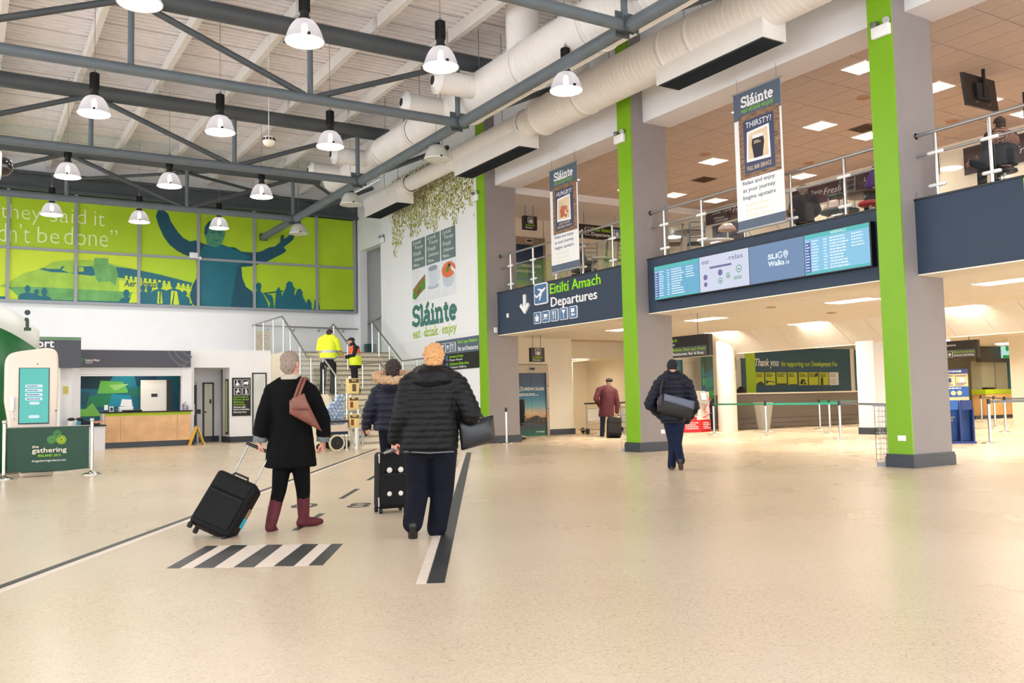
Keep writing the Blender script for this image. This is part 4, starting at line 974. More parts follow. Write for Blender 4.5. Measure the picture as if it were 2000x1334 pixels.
# ================================================================== STAIRS
M_tread = mat('stair_tread_vinyl', (212,202,182), .5, noise=.06, nscale=6); M_nose = mat('stair_nosing', (150,142,126), .45); M_riser = mat('stair_riser', (226,214,190), .5, noise=.05, nscale=5)
st = thing('staircase', 'broad pale staircase rising in two flights beside the white wall', 'stairs', (11.2,23.0,0))
SX0, SX1 = 9.3, 13.1
Y0 = 23.0; R1 = 1.53/9; G1 = .31; R2 = (3.04-1.53)/9; G2 = .30
def step(y, z0, z1, g):
    s = MB().box((SX0,y,0),(SX1,y+g+.02,z1-.03)).build('step', M_riser, st)
    MB().box((SX0,y-.015,z1-.03),(SX1,y+g+.02,z1)).build('tread', M_tread, s)
    MB().box((SX0,y-.02,z1-.045),(SX1,y+.035,z1+.003)).build('nosing', M_nose, s)
for k in range(9): step(Y0+k*G1, k*R1, (k+1)*R1, G1 if k < 8 else 1.75)
YM1 = Y0+8*G1+1.75
for k in range(9): step(YM1+k*G2, 1.53+k*R2, 1.53+(k+1)*R2, G2 if k < 8 else 33.7-YM1-8*G2-.02)
tag(st, kind='structure')
def handrail(name, lb, pts, posts, glass=None, cat='handrail', r=.028):
    t = thing(name, lb, cat, pts[0])
    MB().tube(pts, r, 12).build('rail', M_chrome, t)
    for a, b in posts: MB().cyl(a, b, .024, n=10).build('post', M_chrome2, t)
    for g in (glass or []):
        MB().add([Vector(p)+Vector((dx,0,0)) for dx in (-.006,.006) for p in g], [(0,1,2,3),(7,6,5,4)]+[(i,(i+1)%4,4+(i+1)%4,4+i) for i in range(4)]).build('glass_pane', M_glass, t)
    return t
def PX(x, y): return pX(x, y, 9.34)
ra = [PX(492,636),PX(551,618),PX(600,698),PX(630,697),PX(678,764),PX(704,799)]
ra = [Vector(p) for p in ra]
ra.append(ra[-1]+Vector((0,-.12,-.12))); ra.append(Vector((9.34,ra[-1].y,.08)))
def zstep(y):
    if y < Y0: return 0
    if y < YM1: return min(9,int((y-Y0)/G1)+1)*R1
    return min(9,int((y-YM1)/G2)+1)*R2+1.53
def zrail(y, L):
    for a, b in zip(L, L[1:]):
        lo, hi = min(a.y,b.y), max(a.y,b.y)
        if lo <= y <= hi and hi-lo > .01: return a.z+(b.z-a.z)*(y-a.y)/(b.y-a.y)
    return L[-1].z
def posts_at(X, L, ys): return [((X,y,zstep(y)),(X,y,zrail(y,L)-.02)) for y in ys]
ysL = [23.3,24.1,25.0,26.05,27.15,28.2,29.2,29.95,31.1,32.3,33.4]
def panes(X, L, ys):
    G = []
    for a, b in zip(ys, ys[1:]):
        a += .06; b -= .06; G.append([(X,a,max(zstep(a),zstep(b) if b < Y0+.2 else zstep(a))+.08),(X,b,zstep(b)+.08),(X,b,zrail(b,L)-.14),(X,a,zrail(a,L)-.14)])
    return G
handrail('stair_handrail','steel handrail with glass panels up the left side of the staircase',ra,posts_at(9.34,ra,ysL),panes(9.34,ra,ysL))
PM = lambda x, y: pX(x, y, 11.12)
rb = [Vector(p) for p in (pX(645,637,11.12),pX(651,633,11.12),PM(683,677),PM(708,714),PM(742,708.6))]
zz = rb[3].z
rb = [rb[0]+Vector((0,.1,-.1)), rb[1], Vector((11.12,27.3,2.52)), Vector((11.12,25.9,2.5)), Vector((11.12,23.5,1.15)), Vector((11.12,23.3,1.0))]
handrail('stair_handrail','steel handrail up the middle of the staircase, behind the two workers',rb,posts_at(11.12,rb,[23.5,24.6,25.9,27.3,28.6,29.9]))
PR = lambda x, y: pX(x, y, 12.6)
rc = [Vector(p) for p in (PR(725,627),PR(785,705),PR(855,697))]; rc.append(Vector((12.6,23.2,1.05)))
rc = [rc[0]+Vector((.35,.1,0))]+rc
ysR = [23.4,24.4,25.2,26.3,27.4,28.5,29.4,30.0]
handrail('stair_handrail','steel handrail with glass panels near the white poster wall',rc,posts_at(12.6,rc[1:],ysR),panes(12.6,rc[1:],ysR))
YBk = 33.55
t = handrail('wall_handrail','grey handrail along the back wall of the stair landing, bending up to the right',[(9.34,YBk,4.24),(13.6,YBk,4.2),(16.5,YBk,5.9)],[])
for x in (9.9,10.9,11.9,12.9): MB().tube([(x,YBk,4.2),(x,YBk,4.12),(x,33.7,4.1)],.012,6).cyl((x,33.68,4.1),(x,33.7,4.1),.04,n=10).build('bracket', M_chrome, t)
p = pY(516,675,33.5); t = thing('warning_poster','small amber poster behind the landing glass','poster',(p.x,33.69,3.3))
panel(MB(), (p.x-.28,33.69,3.1), YR, ZU, .56, .95, .012).build('sheet', mat('amber_poster',(232,206,160),.6), t)
MB().strokes([[(.28,.62),(.48,.3),(.08,.3),(.28,.62)],arc(.28,.72,.2,.08,0,360,14)], (p.x-.28,33.676,3.1), YR, ZU, 1, .03, .004).build('triangle_mark', mat('amber_mark',(206,150,96),.6), t)
for (x,yb,yt,lb) in ((725,688,672,'dark green box on the upper stair landing'),):
    p = pY(725,688,32.6); tag(MB().rbox((p.x-.22,32.5,3.05),(p.x+.2,32.8,3.05+.5),.02).build('floor_box', mat('box_green',(30,72,70),.5)), lb, 'box')
p = pY(706,688,32.6); tag(MB().rbox((p.x-.25,32.55,3.05),(p.x+.12,32.75,3.22),.03).build('floor_bag', mat('bag_purple',(52,36,72),.7)), 'low dark purple bag on the upper stair landing', 'bag')

# ================================================================== RECEPTION / WC BOX
YF = 31.2
bx = struct('wall_reception', MB().box((6.55,YF,0),(6.68,YF+1.5,3.16)).box((6.68,YF,2.56),(7.86,YF+.12,3.16)).box((7.86,YF,0),(9.29,YF+.12,3.16)).box((-6,YF+.12,3.1),(9.285,33.69,3.155)).box((9.19,YF+.12,0),(9.285,33.65,3.1)).box((-6,33.5,0),(9.19,33.65,3.1))
   .box((7.86,YF+.12,0),(7.98,YF+1.0,2.6)).box((6.68,32.9,0),(7.98,33.0,2.6)).box((6.68,YF+.12,2.56),(7.98,33.0,2.6)), M_white)
struct('baseboard_reception', MB().box((7.84,YF-.03,0),(9.29,YF,.2)).box((6.53,YF-.03,0),(6.7,YF,.2)).box((7.83,YF-.03,0),(7.86,YF+1.0,.2)).box((7.2,32.87,0),(7.9,32.9,.2)), M_skirt)
# doors in the alcove
M_doord = mat('door_dark', (40,42,46), .45); M_doorc = mat('door_cream', (222,216,200), .5)
d1 = struct('door_1', MB().box((6.66,32.82,0),(7.12,32.88,2.1)), M_doord)
MB().box((6.68,32.8,2.02),(7.1,32.82,2.08)).build('door_closer', M_chrome, d1); MB().box((7.0,32.79,.95),(7.05,32.82,1.35)).build('push_plate', M_chrome, d1); MB().box((6.72,32.8,1.35),(6.86,32.82,1.75)).build('door_notice', M_print_white, d1)
d2 = struct('door_2', MB().box((7.38,32.84,.2),(7.66,32.88,2.05)), M_doorc)
MB().box((7.33,32.82,0),(7.38,32.9,2.1)).box((7.66,32.82,0),(7.71,32.9,2.1)).box((7.33,32.82,2.05),(7.71,32.9,2.1)).build('frame', M_doord, d2); MB().box((7.56,32.83,1.35),(7.62,32.84,1.5)).build('room_plate', M_black, d2); MB().box((7.4,32.82,1.02),(7.45,32.84,1.08)).build('handle', M_black, d2)
w3 = struct('window_1', MB().box((7.84,31.35,.28),(7.87,31.75,2.18)), mat('door_edge_dark',(34,36,38),.4))
MB().box((7.825,31.48,.36),(7.845,31.62,2.1)).build('lit_pane', mat('pane_lime',(186,196,120),.3), w3)
tag(MB().box((7.14,32.84,1.0),(7.26,32.88,1.15)).build('card_reader', M_black), 'small black card reader between the two alcove doors', 'card reader')
ad = MB()
for k, (y, z) in enumerate(((31.5,1.45),(31.55,1.33),(31.6,1.2),(31.5,1.08))): ad.box((7.855,y-.2,z),(7.86,y-.17,z+.05))
# framed slim window beside the sign
w2 = struct('window_2', MB().box((8.7,YF-.012,.34),(9.02,YF+.0,2.26)), mat('slim_pane',(206,212,206),.12, noise=.15, nscale=1.5))
fr = MB()
for a_, b_ in (((8.62,.24),(8.66,2.38)),((9.08,.24),(9.12,2.38)),((8.62,2.34),(9.12,2.38)),((8.62,.24),(9.12,.28))): fr.box((a_[0],YF-.03,a_[1]),(b_[0],YF,b_[1]))
fr.build('frame', M_doord, w2)
ps = thing('wall_sign','tall black assistance sign with four pictograms and lime and white text beside the alcove','sign',(8.25,YF,.9))
panel(MB(), (7.93,YF-.001,.90), YR, ZU, .63, 1.31, .03).build('board', M_print_black, ps)
M_pict = mat('pictogram_black',(34,36,40),.5)
I_w = [circ(.42,.82,.08,.07), [(.36,.42),(.5,.42),(.5,.72),(.36,.72)], [(.5,.5),(.72,.46),(.8,.2),(.72,.16),(.64,.4),(.5,.42)], circ(.42,.3,.22,.2)]
I_e = [circ(.5,.5,.36,.18), [(.1,.3),(.18,.24),(.9,.74),(.82,.8)], [(.6,.2),(.7,.2),(.84,.5),(.74,.5)]]
I_d = [circ(.55,.8,.1), [(.25,.2),(.35,.16),(.6,.5),(.72,.36),(.8,.42),(.62,.7),(.45,.66)], [(.15,.5),(.2,.44),(.5,.6),(.45,.66)]]
I_p = [circ(.5,.84,.08), [(.42,.4),(.58,.4),(.6,.72),(.4,.72)], [(.42,.4),(.5,.4),(.46,.1),(.36,.1)], [(.5,.4),(.58,.4),(.68,.1),(.6,.1)], [(.6,.6),(.74,.1),(.77,.1),(.64,.66)]]
for k, ic in enumerate((I_w,I_e,I_d,I_p)): plate(ps, 0, 0, .24, .25, ic, m1=M_pict, right=YR, base=Vector((7.99+.28*(k%2),YF-.031,1.9-.29*(k//2))))
for k, s in enumerate(('Ionad Cruinnithe do','Dhaoine at\u00e1 faoi','Mh\u00edchumas','Gluaiseachta')):
    MB().text(s, (7.98,YF-.031,1.52-k*.085), YR, ZU, h=.06, w=(.5,.52,.34,.4)[k], depth=.003, bold=.01).build('lettering', M_print_lime, ps)
for k, s in enumerate(('Persons with','Reduced Mobility','Meeting Point')):
    MB().text(s, (7.98,YF-.031,1.17-k*.09), YR, ZU, h=.07, w=(.4,.54,.44)[k], depth=.003, bold=.015).build('lettering', M_print_white, ps)
# slate fascia boards over the desk
fb = thing('shop_fascia','long charcoal fascia board over the reception counter with a small airport name','sign',(5,30.85,2.56))
M_char = mat('fascia_charcoal',(72,74,84),.5,noise=.03,nscale=2)
MB().box((3.13,30.85,2.56),(6.5,31.1,3.1)).build('board', M_char, fb)
MB().text('Ireland West', (3.33,30.85,2.74), YR, ZU, h=.075, w=.4, depth=.004, bold=.01).build('lettering', M_print_white, fb); MB().text('Airport', (3.33,30.85,2.66), YR, ZU, h=.07, w=.2, depth=.004).build('lettering', M_print_white, fb)
MB().strokes([arc(.03,.06,.06,.09,40,250,8),arc(.05,.06,.04,.06,30,220,8)], (3.2,30.85,2.68), YR, ZU, 1, .018, .004).build('leaf_mark', mat('mark_green',(70,150,110),.5), fb)
MB().strokes([[(p[0],min(p[1],.52)) for p in arc(.9,.75,.75,.75,180,262,16)],[(p[0],min(p[1],.52)) for p in arc(.95,.75,.6,.6,180,262,16)],[(p[0],min(p[1],.52)) for p in arc(1.0,.75,.42,.42,190,262,16)],[(.5,.02),(.7,.1),(.86,.2)]], (5.6,30.85,2.56), YR, ZU, 1, .05, .003).build('swirl_print', mat('swirl_grey',(96,100,112),.5), fb)
fb2 = thing('shop_fascia','taller charcoal fascia board with a green top strip, left of the reception counter','sign',(1.5,29.9,2.52))
MB().box((-4,29.9,2.5),(3.1,30.2,3.32)).build('board', M_char, fb2)
MB().box((-4,29.88,3.32),(3.1,30.2,3.42)).build('top_strip', mat('strip_green',(104,140,110),.5,noise=.2,nscale=1), fb2)
MB().text('Airport', (1.25,29.9,3.02), YR, ZU, h=.34, w=1.12, depth=.006, bold=.02).build('lettering', M_print_white, fb2)
# counter
YD = 30.6
rc_ = thing('reception_counter','light wood reception counter with dark top and lime band','counter',(5.2,YD,0))
M_oak = mat('light_oak',(222,178,130),.5,noise=.14,nscale=3)
for x0,x1 in ((3.86,4.32),(4.33,6.02),(6.03,6.44)): MB().box((x0,YD,.18),(x1,YD+.03,1.0)).build('wood_panel', M_oak, rc_)
MB().box((3.83,YD+.03,.18),(6.46,YD+.6,1.0)).box((3.8,YD-.01,.0),(3.85,YD+.6,1.1)).build('carcass', M_ltgrey, rc_)
MB().box((3.85,YD,1.0),(6.46,YD+.6,1.1)).build('lime_band', mat('lime_band',(168,190,20),.5), rc_)
MB().box((3.78,YD-.06,1.1),(6.5,YD+.64,1.14)).build('countertop', M_black2, rc_)
MB().box((3.87,YD+.02,0),(6.46,YD+.5,.18)).build('plinth', M_skirt, rc_)
# shutter housing, white jambs
sh_ = thing('roller_shutter','white rolled-up shutter above the reception counter','shutter',(5,31.0,2.3))
for k in range(5): MB().box((3.2,31.0-.012*(k%2),2.28+k*.055),(6.25,31.15,2.33+k*.055)).build('slat', M_whitep, sh_)
struct('wall_jamb', MB().box((2.9,30.9,0),(3.2,31.2,2.56)).box((6.25,30.95,0),(6.55,31.2,2.56)).box((-6,30.3,0),(2.0,30.5,2.5)), M_white)
# coloured facet wall behind the counter
YG = 33.2
fw = thing('graphic_wall','blue and green faceted print wall behind the reception counter','wall graphic',(4.5,YG,.9))
MB().box((2.5,YG,.7),(6.6,YG+.05,2.5)).build('backing', mat('facet_teal',(0,98,128),.5), fw)
fac = [((0,50,70),[(3.3,1.95),(4.2,1.9),(4.6,2.4),(3.3,2.45)]),((0,120,150),[(4.2,1.95),(5.3,1.9),(5.2,2.4),(4.5,2.45)]),((96,180,80),[(3.95,1.75),(4.95,1.78),(4.75,2.15),(4.05,2.2)]),((150,206,120),[(4.3,2.05),(4.95,2.08),(4.5,1.85)]),((0,104,92),[(4.95,1.95),(5.7,2.0),(5.6,1.6),(4.85,1.65)]),((20,128,90),[(3.6,1.3),(4.5,1.3),(4.45,1.75),(3.7,1.7)]),((0,140,176),[(4.3,1.3),(5.1,1.35),(5.0,1.68),(4.4,1.75)]),((120,196,84),[(3.05,1.0),(4.1,1.0),(3.8,1.45),(3.6,1.25),(3.05,1.28)]),((0,84,104),[(3.0,1.9),(3.7,1.8),(3.6,1.4),(3.0,1.4)]),((0,60,96),[(5.2,2.0),(5.9,2.05),(5.8,2.45),(5.1,2.45)])]
for k, (c, poly) in enumerate(fac): MB().prism(poly, (0,YG-.002*(k+1),0), YR, ZU, (0,-.002,0)).build('facet', mat('facet_%d'%k, c, .5, noise=.1, nscale=1.5), fw)
dr = struct('door_3', MB().box((5.28,32.9,0),(6.12,32.95,2.2)), M_whitep)
panel(MB(), (5.62,32.9,1.62), YR, ZU, .2, .11, .008).build('room_plate', M_black, dr)
MB().box((6.12,32.88,0),(6.3,32.98,2.2)).build('frame', M_doord, dr)
dup(tr3, (4.9,32.3,3.03), None, 'added warm fill light inside the reception office')  # invented lamp, put in to lift the dark room behind the counter
# desk items
def pd(x, z): return Vector((x, YD+.3, z))
t = thing('printer','white box printer with a tilted white screen behind the counter','printer',(4.52,YD+.5,1.0))
MB().rbox((4.33,YD+.35,1.1),(4.75,YD+.65,1.3),.02).build('body', M_whitep, t)
MB().prism([(0,0),(.36,-.02),(.33,.2),(.05,.22)], (4.37,YD+.42,1.32), YR, ZU, (0,.03,0)).build('screen_back', M_whitep, t)
t = thing('card_stand','small dark and white card stand on the left end of the counter','card stand',(3.95,YD+.1,1.14))
MB().box((3.86,YD+.12,1.14),(3.97,YD+.14,1.36)).build('card', M_print_white, t); MB().box((3.85,YD+.1,1.14),(3.98,YD+.2,1.2)).build('base', M_black, t)
t = thing('desk_phone','small white device with dark screen on the counter','device',(4.06,YD+.1,1.14))
MB().rbox((4.01,YD+.1,1.14),(4.13,YD+.16,1.31),.01).build('case', M_whitep, t); MB().box((4.03,YD+.092,1.17),(4.11,YD+.1,1.28)).build('screen', M_black, t)
tag(MB().rbox((4.4,YD+.1,1.14),(4.98,YD+.3,1.19),.015).build('keyboard', M_black), 'flat black keyboard on the middle of the counter', 'keyboard')
t = thing('leaflet_holder','clear holder of printed leaflets at the right end of the counter','leaflet holder',(6.3,YD+.2,1.14))
for k in range(4): MB().box((6.15+k*.07,YD+.12+.04*k,1.14),(6.21+k*.07,YD+.16+.04*k,1.3+.06*(k%3))).build('leaflet', mat('leaflet_%d'%(k%2), ((200,200,206),(150,140,170))[k%2], .5, noise=.4, nscale=30), t)
t = thing('notice_frame','small yellow notice fixed to the white jamb left of the counter','notice',(2.75,30.86,1.75)); q = pY(122,622+133,30.28)
MB().box((2.66,30.28,1.72),(2.8,30.3,1.95)).build('sheet', mat('notice_yellow',(206,196,96),.5), t)
struct('wall_side_left', MB().box((2.55,30.3,0),(2.9,30.9,2.5)).box((2.35,30.0,0),(2.55,30.3,2.5)), M_white)
t = thing('low_desk','low grey side desk left of the reception counter','desk',(3.2,YD+.2,0))
MB().box((2.57,29.6,0),(3.75,30.28,.72)).build('carcass', M_ltgrey, t); MB().box((2.57,29.55,.72),(3.78,30.28,.76)).build('desktop', M_black2, t)
t = thing('check_scanner','two dark-headed scanner stands, one white and one blue, on the low desk','scanner',(2.9,29.8,.76))
for k, (x, c) in enumerate(((2.72,M_whitep),(2.95,mat('scanner_blue',(40,140,170),.4)))):
    MB().prism([(0,0),(.13,0),(.16,.3),(.05,.3)], (x,29.75,.6), YR, ZU, (0,.08,0)).build('stand', c, t); MB().ball((x+.12,29.78,.95),.11,.07,.05).build('scanner_head', M_black, t)
t = thing('dark_tray','black sloping tray with orange papers on the low desk','tray',(3.4,29.8,.76))
MB().prism([(0,0),(.5,0),(.5,.05),(.0,.16)], (3.1,29.7,.76), YR, ZU, (0,.4,0)).build('tray', M_black2, t); MB().obox((3.6,29.8,.85),(.13,0,.01),(0,.1,0),(0,0,.03)).build('papers', mat('paper_orange',(226,150,110),.6,noise=.3,nscale=12), t)
# A-frame wet floor sign
q0, q1, qt = fl(364,868), fl(396,868), None
t = thing('wet_floor_sign','yellow folding floor sign standing at the counter end','floor sign',((q0.x+q1.x)/2,30.35,0))
MB().prism([(0,0),(.035,0),(.27,.62),(.235,.62)], (6.35,30.3,0), YR, ZU, (0,.3,0)).prism([(.5,0),(.465,0),(.235,.62),(.27,.62)], (6.35,30.3,0), YR, ZU, (0,.3,0)).build('panel', mat('sign_yellow',(226,180,60),.45), t)

# ================================================================== LEFT: information totem, touchscreen kiosk, banner barrier
M_dkgreen = mat('totem_green',(10,96,44),.35,noise=.05,nscale=2); M_totw = mat('totem_white',(222,226,222),.3)
tt = thing('information_totem','tall curved green and white information totem at the left edge','totem',(.4,20.5,0))
def bow(z0f, z1f, y=20.5, r=2.0, xc=.1, n=18, th=.12):
    m = MB(); V = []; Fc = []
    for k in range(n+1):
        a = -.7+1.4*k/n; x = xc+r*math.sin(a); yy = y+r-r*math.cos(a)
        z0, z1 = z0f(x), z1f(x)
        V += [Vector((x,yy,z0)),Vector((x,yy,z1)),Vector((x,yy+th,z1)),Vector((x,yy+th,z0))]
    for k in range(n):
        o = 4*k; Fc += [(o,o+4,o+5,o+1),(o+1,o+5,o+6,o+2),(o+2,o+6,o+7,o+3),(o+3,o+7,o+4,o)]
    Fc += [(0,1,2,3),(4*n+3,4*n+2,4*n+1,4*n)]
    return m.add(V, Fc, True)
wave = lambda x: 2.96-.5*(max(0,x-.45)/.94)**1.4
topf = lambda x: 3.42-.55*(max(0,x-.4)/.99)**1.8
bow(lambda x: .05, lambda x: min(wave(x),topf(x)-.02)).build('green_panel', M_dkgreen, tt)
bow(lambda x: min(wave(x),topf(x)-.02), topf, th=.1).build('white_panel', M_totw, tt)
p = Vector((1.06,20.5+.5,2.85)); 
q = pY(53,630,20.6)
MB().strokes([[(.0,.0),(.0,.2)],[(-.05,.2),(.02,.2)],[(-.06,0),(.07,0)]], (q.x,20.55,q.z-.14), YR, ZU, 1, .065, .01).prism(circ(0,.34,.055), (q.x,20.55,q.z-.14), YR, ZU, (0,-.01,0)).build('lettering', mat('i_green',(30,60,44),.5), tt)
MB().box((-1.6,20.6,0),(1.1,21.6,.06)).build('base_plate', M_black2, tt)
# touchscreen kiosk
kk = thing('touchscreen_kiosk','cream touchscreen kiosk with rounded top and lit teal screen','kiosk',(1.15,19.0,0))
M_kiosk = mat('kiosk_cream',(226,212,196),.35)
out = [(.98,.0),(1.52,.0),(1.57,1.0),(1.60,1.75),(1.58,2.28),(1.55,2.36),(1.48,2.40),(1.36,2.41),(.92,2.34),(.78,2.30),(.72,2.22),(.70,2.1),(.70,1.4),(.75,1.1),(.8,.6)]
bmk = bmesh.new(); vs0 = [bmk.verts.new((x,19.0,z)) for x,z in out]; f0 = bmk.faces.new(vs0)
r_ = bmesh.ops.extrude_face_region(bmk, geom=[f0]); bmesh.ops.translate(bmk, verts=[v for v in r_['geom'] if isinstance(v, bmesh.types.BMVert)], vec=(0,.42,0))
bmesh.ops.recalc_face_normals(bmk, faces=bmk.faces[:])
bmesh.ops.bevel(bmk, geom=bmk.edges[:], offset=.05, segments=3, profile=.5, affect='EDGES')
MB().bm(bmk, True).build('body', M_kiosk, kk)
E_tq = emat('kiosk_screen_teal',(120,216,204),.9); E_tw = emat('kiosk_screen_white',(226,244,250),1.0)
scr = MB().box((.925,18.985,.98),(1.435,19.0,2.03)).build('screen_bezel', M_black, kk)
MB().box((.94,18.975,1.0),(1.42,18.985,2.02)).build('screen', E_tq, scr)
for k, (x0,x1,z) in enumerate(((1.03,1.32,1.66),(1.03,1.32,1.58),(1.03,1.32,1.50),(1.03,1.32,1.42),(1.1,1.27,1.34),(1.09,1.27,1.09))): MB().rbox((x0,18.968,z),(x1,18.975,z+.055),.02).build('screen_button', E_tw, scr)
mb = MB()
for k in range(4): squiggle(mb, (1.06,18.967,1.67-k*.08), YR, ZU, .24, .035, 1, .002, .5, k+3)
tag(mb.build('screen_small_print', emat('screen_small_blue',(110,130,190),.7), scr), kind='stuff')
hs = MB().rbox((.78,18.93,1.22),(.855,19.0,1.5),.02).build('handset', M_whitep, kk)
MB().tube([(.82,18.96,1.24),(.83,18.95,1.12),(.86,18.95,1.06),(.85,18.97,1.12),(.83,18.98,1.16)],.01,6).build('cord', M_whitep, hs)
MB().cyl((1.23,18.99,2.1),(1.23,19.01,2.1),.012,n=8).cyl((1.55,18.98,1.22),(1.55,19.01,1.22),.014,n=8).build('sensor', M_black, kk)
# banner barrier with two chrome posts
bb = thing('banner_barrier','dark green fabric barrier banner between two chrome posts','barrier',(1.4,18.6,0))
bn = MB(); n = 24
V = []; 
for i in range(n+1):
    for j in range(7):
        u = i/n; v = j/6; y = 18.6+.012*math.sin(u*17+v*3)*(1-v)+.02*math.sin(u*5+1)*(1-v); V.append((.74+u*1.34, y, .13+v*.79-(.03*math.sin(u*PI)*(1-v))))
bn.add(V, [(i*7+j,(i+1)*7+j,(i+1)*7+j+1,i*7+j+1) for i in range(n) for j in range(6)], True)
cl_ = bn.build('banner_cloth', mat('banner_green',(16,64,44),.5,noise=.05,nscale=2), bb)
MB().text('the', (1.13,18.58,.545), YR, ZU, h=.05, w=.11, depth=.003, bold=.01).build('lettering', mat('banner_cream',(236,226,206),.5), cl_); MB().text('gathering', (1.13,18.58,.43), YR, ZU, h=.115, w=.57, depth=.003, bold=.012).build('lettering', mat('banner_cream',(236,226,206),.5), cl_)
MB().text('IRELAND 2013', (1.23,18.58,.38), YR, ZU, h=.045, w=.37, depth=.003, bold=.01).build('lettering', M_print_lime, cl_)
MB().text('thegatheringireland.com', (1.13,18.58,.28), YR, ZU, h=.05, w=.56, depth=.003).build('lettering', M_print_white, cl_)
for k, (cx, cz, r, c) in enumerate(((1.54,.79,.07,(70,140,70)),(1.45,.69,.075,(90,160,80)),(1.61,.68,.08,(170,206,40)))):
    S = [arc(0,0,r*q,r*q,0,360,18) for q in (.25,.5,.75,1)] + [[(r*.2*math.cos(a),r*.2*math.sin(a)),(r*math.cos(a),r*math.sin(a))] for a in [2*PI*j/16 for j in range(16)]]
    MB().strokes(S, (cx,18.578,cz), YR, ZU, 1, .007, .004).build('roundel', mat('roundel_%d'%k, c, .5), cl_)
def post(t, x, y, h=1.05, r=.03):
    q = MB().cyl((x,y,.03),(x,y,h),r,n=16).lathe([(0,h+.02),(r*1.3,h+.015),(r*1.35,h-.04),(r,h-.05)], (x,y,0), 16).build('post', M_chrome2, t)
    MB().lathe([(.17,0),(.175,.02),(.13,.045),(.05,.06),(.03,.09)], (x,y,0), 24).build('base', M_chrome2, q); return q
post(bb, .69, 18.6); post(bb, 2.13, 18.6)
MB().tube([(.69,18.6,.93),(2.13,18.6,.93)],.008,6).build('banner_rail', M_chrome, bb); MB().tube([(.7,18.6,.1),(2.1,18.6,.14)],.006,6).build('lower_cord', M_black, bb)

# ================================================================== boxes on pole, wheelchair with bottles
dp = thing('display_stand','thin steel stand holding three yellow box signs at the stair foot','display stand',(8.95,22.9,0))
DY = 22.9
def ds_(x, y): return pY(x, y, DY)
pz = ds_(677,768).z
MB().cyl((ds_(677,870).x,DY,0),(ds_(677,768).x,DY,pz),.025,n=10).cyl((ds_(677,870).x,DY,0),(ds_(677,870).x,DY,.012),.13,n=18).build('pole', M_chrome2, dp)
M_boxy = mat('carton_yellow',(226,200,128),.55); M_boxb = mat('carton_brown',(84,66,44),.55); M_boxr = mat('carton_red',(124,52,38),.55)
for k, (x0,x1,ya,yb_) in enumerate(((678,699,739,769),(679,698,775,800),(680.5,699,809,835))):
    a_ = ds_(x0,yb_); b_ = ds_(x1,ya); h = b_.z-a_.z; wd = b_.x-a_.x
    q = MB().rbox((a_.x,DY-.1,a_.z),(b_.x,DY+.1,b_.z),.008).build('carton', M_boxy, dp)
    MB().box((a_.x+.015,DY-.105,b_.z-h*.3),(b_.x-.015,DY-.1,b_.z-.02)).build('brown_label', M_boxb, q)
    MB().box((a_.x+(.35 if k == 0 else .12)*wd,DY-.106,a_.z+h*.15),(a_.x+(.7 if k == 0 else .42)*wd,DY-.1,a_.z+h*.62)).build('picture', M_boxb if k == 0 else M_boxr, q)
    mb = MB(); squiggle(mb, (a_.x+.3*wd,DY-.106,b_.z-h*.2), YR, ZU, wd*.4, .04, 1, .002, .8, k); mb.build('small_print', M_boxy, q)
    MB().cyl((a_.x+.08,DY,b_.z),(a_.x+.08,DY,b_.z+.06),.035,n=10).build('cap', M_whitep, q)
t = thing('leaflet_tube','white tube and tilted dark card on the stand base behind the stair rail','rack',(9.2,22.95,0))
MB().cyl((9.1,22.85,0),(9.1,22.85,.62),.045,n=14).build('tube', M_whitep, t); MB().obox((9.38,22.85,.46),(.05,0,.02),(0,.02,0),(-.04,0,.1)).build('card', M_black2, t)
wc = thing('wheelchair','dark folded wheelchair loaded with packs of bottles at the stair foot','wheelchair',(8.45,22.9,0))
M_tyre = mat('tyre_cream',(206,196,160),.6); 
def wheel(x, y, r):
    w_ = MB(); ringp = [(x+r*math.cos(2*PI*k/24), y, r+r*math.sin(2*PI*k/24)+.0) for k in range(25)]
    w_.tube(ringp, .03, 8, False); o = w_.build('wheel', M_tyre, wc); s = MB()
    for k in range(8): s.tube([(x,y,r),(x+r*math.cos(2*PI*k/8),y,r+r*math.sin(2*PI*k/8))],.008,5)
    s.cyl((x,y-.05,r),(x,y+.05,r),.05,n=12).build('spokes', M_black, o)
    MB().cyl((x,y-.02,r),(x,y+.02,r),r*.86,n=24).build('rim_disc', M_black2, o)
wheel(8.52,22.75,.2); wheel(8.52,23.3,.2); wheel(8.05,22.8,.11); wheel(8.95,23.25,.14)
fr = MB()
for y in (22.78,23.28):
    fr.tube([(8.2,y,1.02),(8.25,y,.9),(8.28,y,.3),(8.5,y,.2)],.014,8).tube([(8.28,y,.55),(8.9,y,.6),(8.95,y,.2),(9.05,y,.12)],.014,8).tube([(8.28,y,.75),(8.8,y,.82),(8.85,y,.58)],.014,8).tube([(8.3,y,.3),(8.9,y,.34)],.012,8)
fr.build('frame', M_chrome, wc)
MB().box((8.25,22.8,.42),(8.85,23.26,.5)).box((8.22,22.8,.5),(8.28,23.26,.98)).build('seat', mat('wheelchair_navy',(26,44,72),.7), wc)
MB().box((8.25,22.74,.74),(8.85,22.82,.79)).build('armrest', M_black, wc); MB().box((8.28,22.76,.5),(8.82,22.79,.68)).build('side_panel', mat('side_panel_beige',(206,186,168),.5), wc)
M_bottle = mat('bottle_blue',(214,228,246),.12,spec=.8); M_bcap = mat('bottle_cap',(150,184,226),.4)
rn = random.Random(5); bproto = None; nb = 0
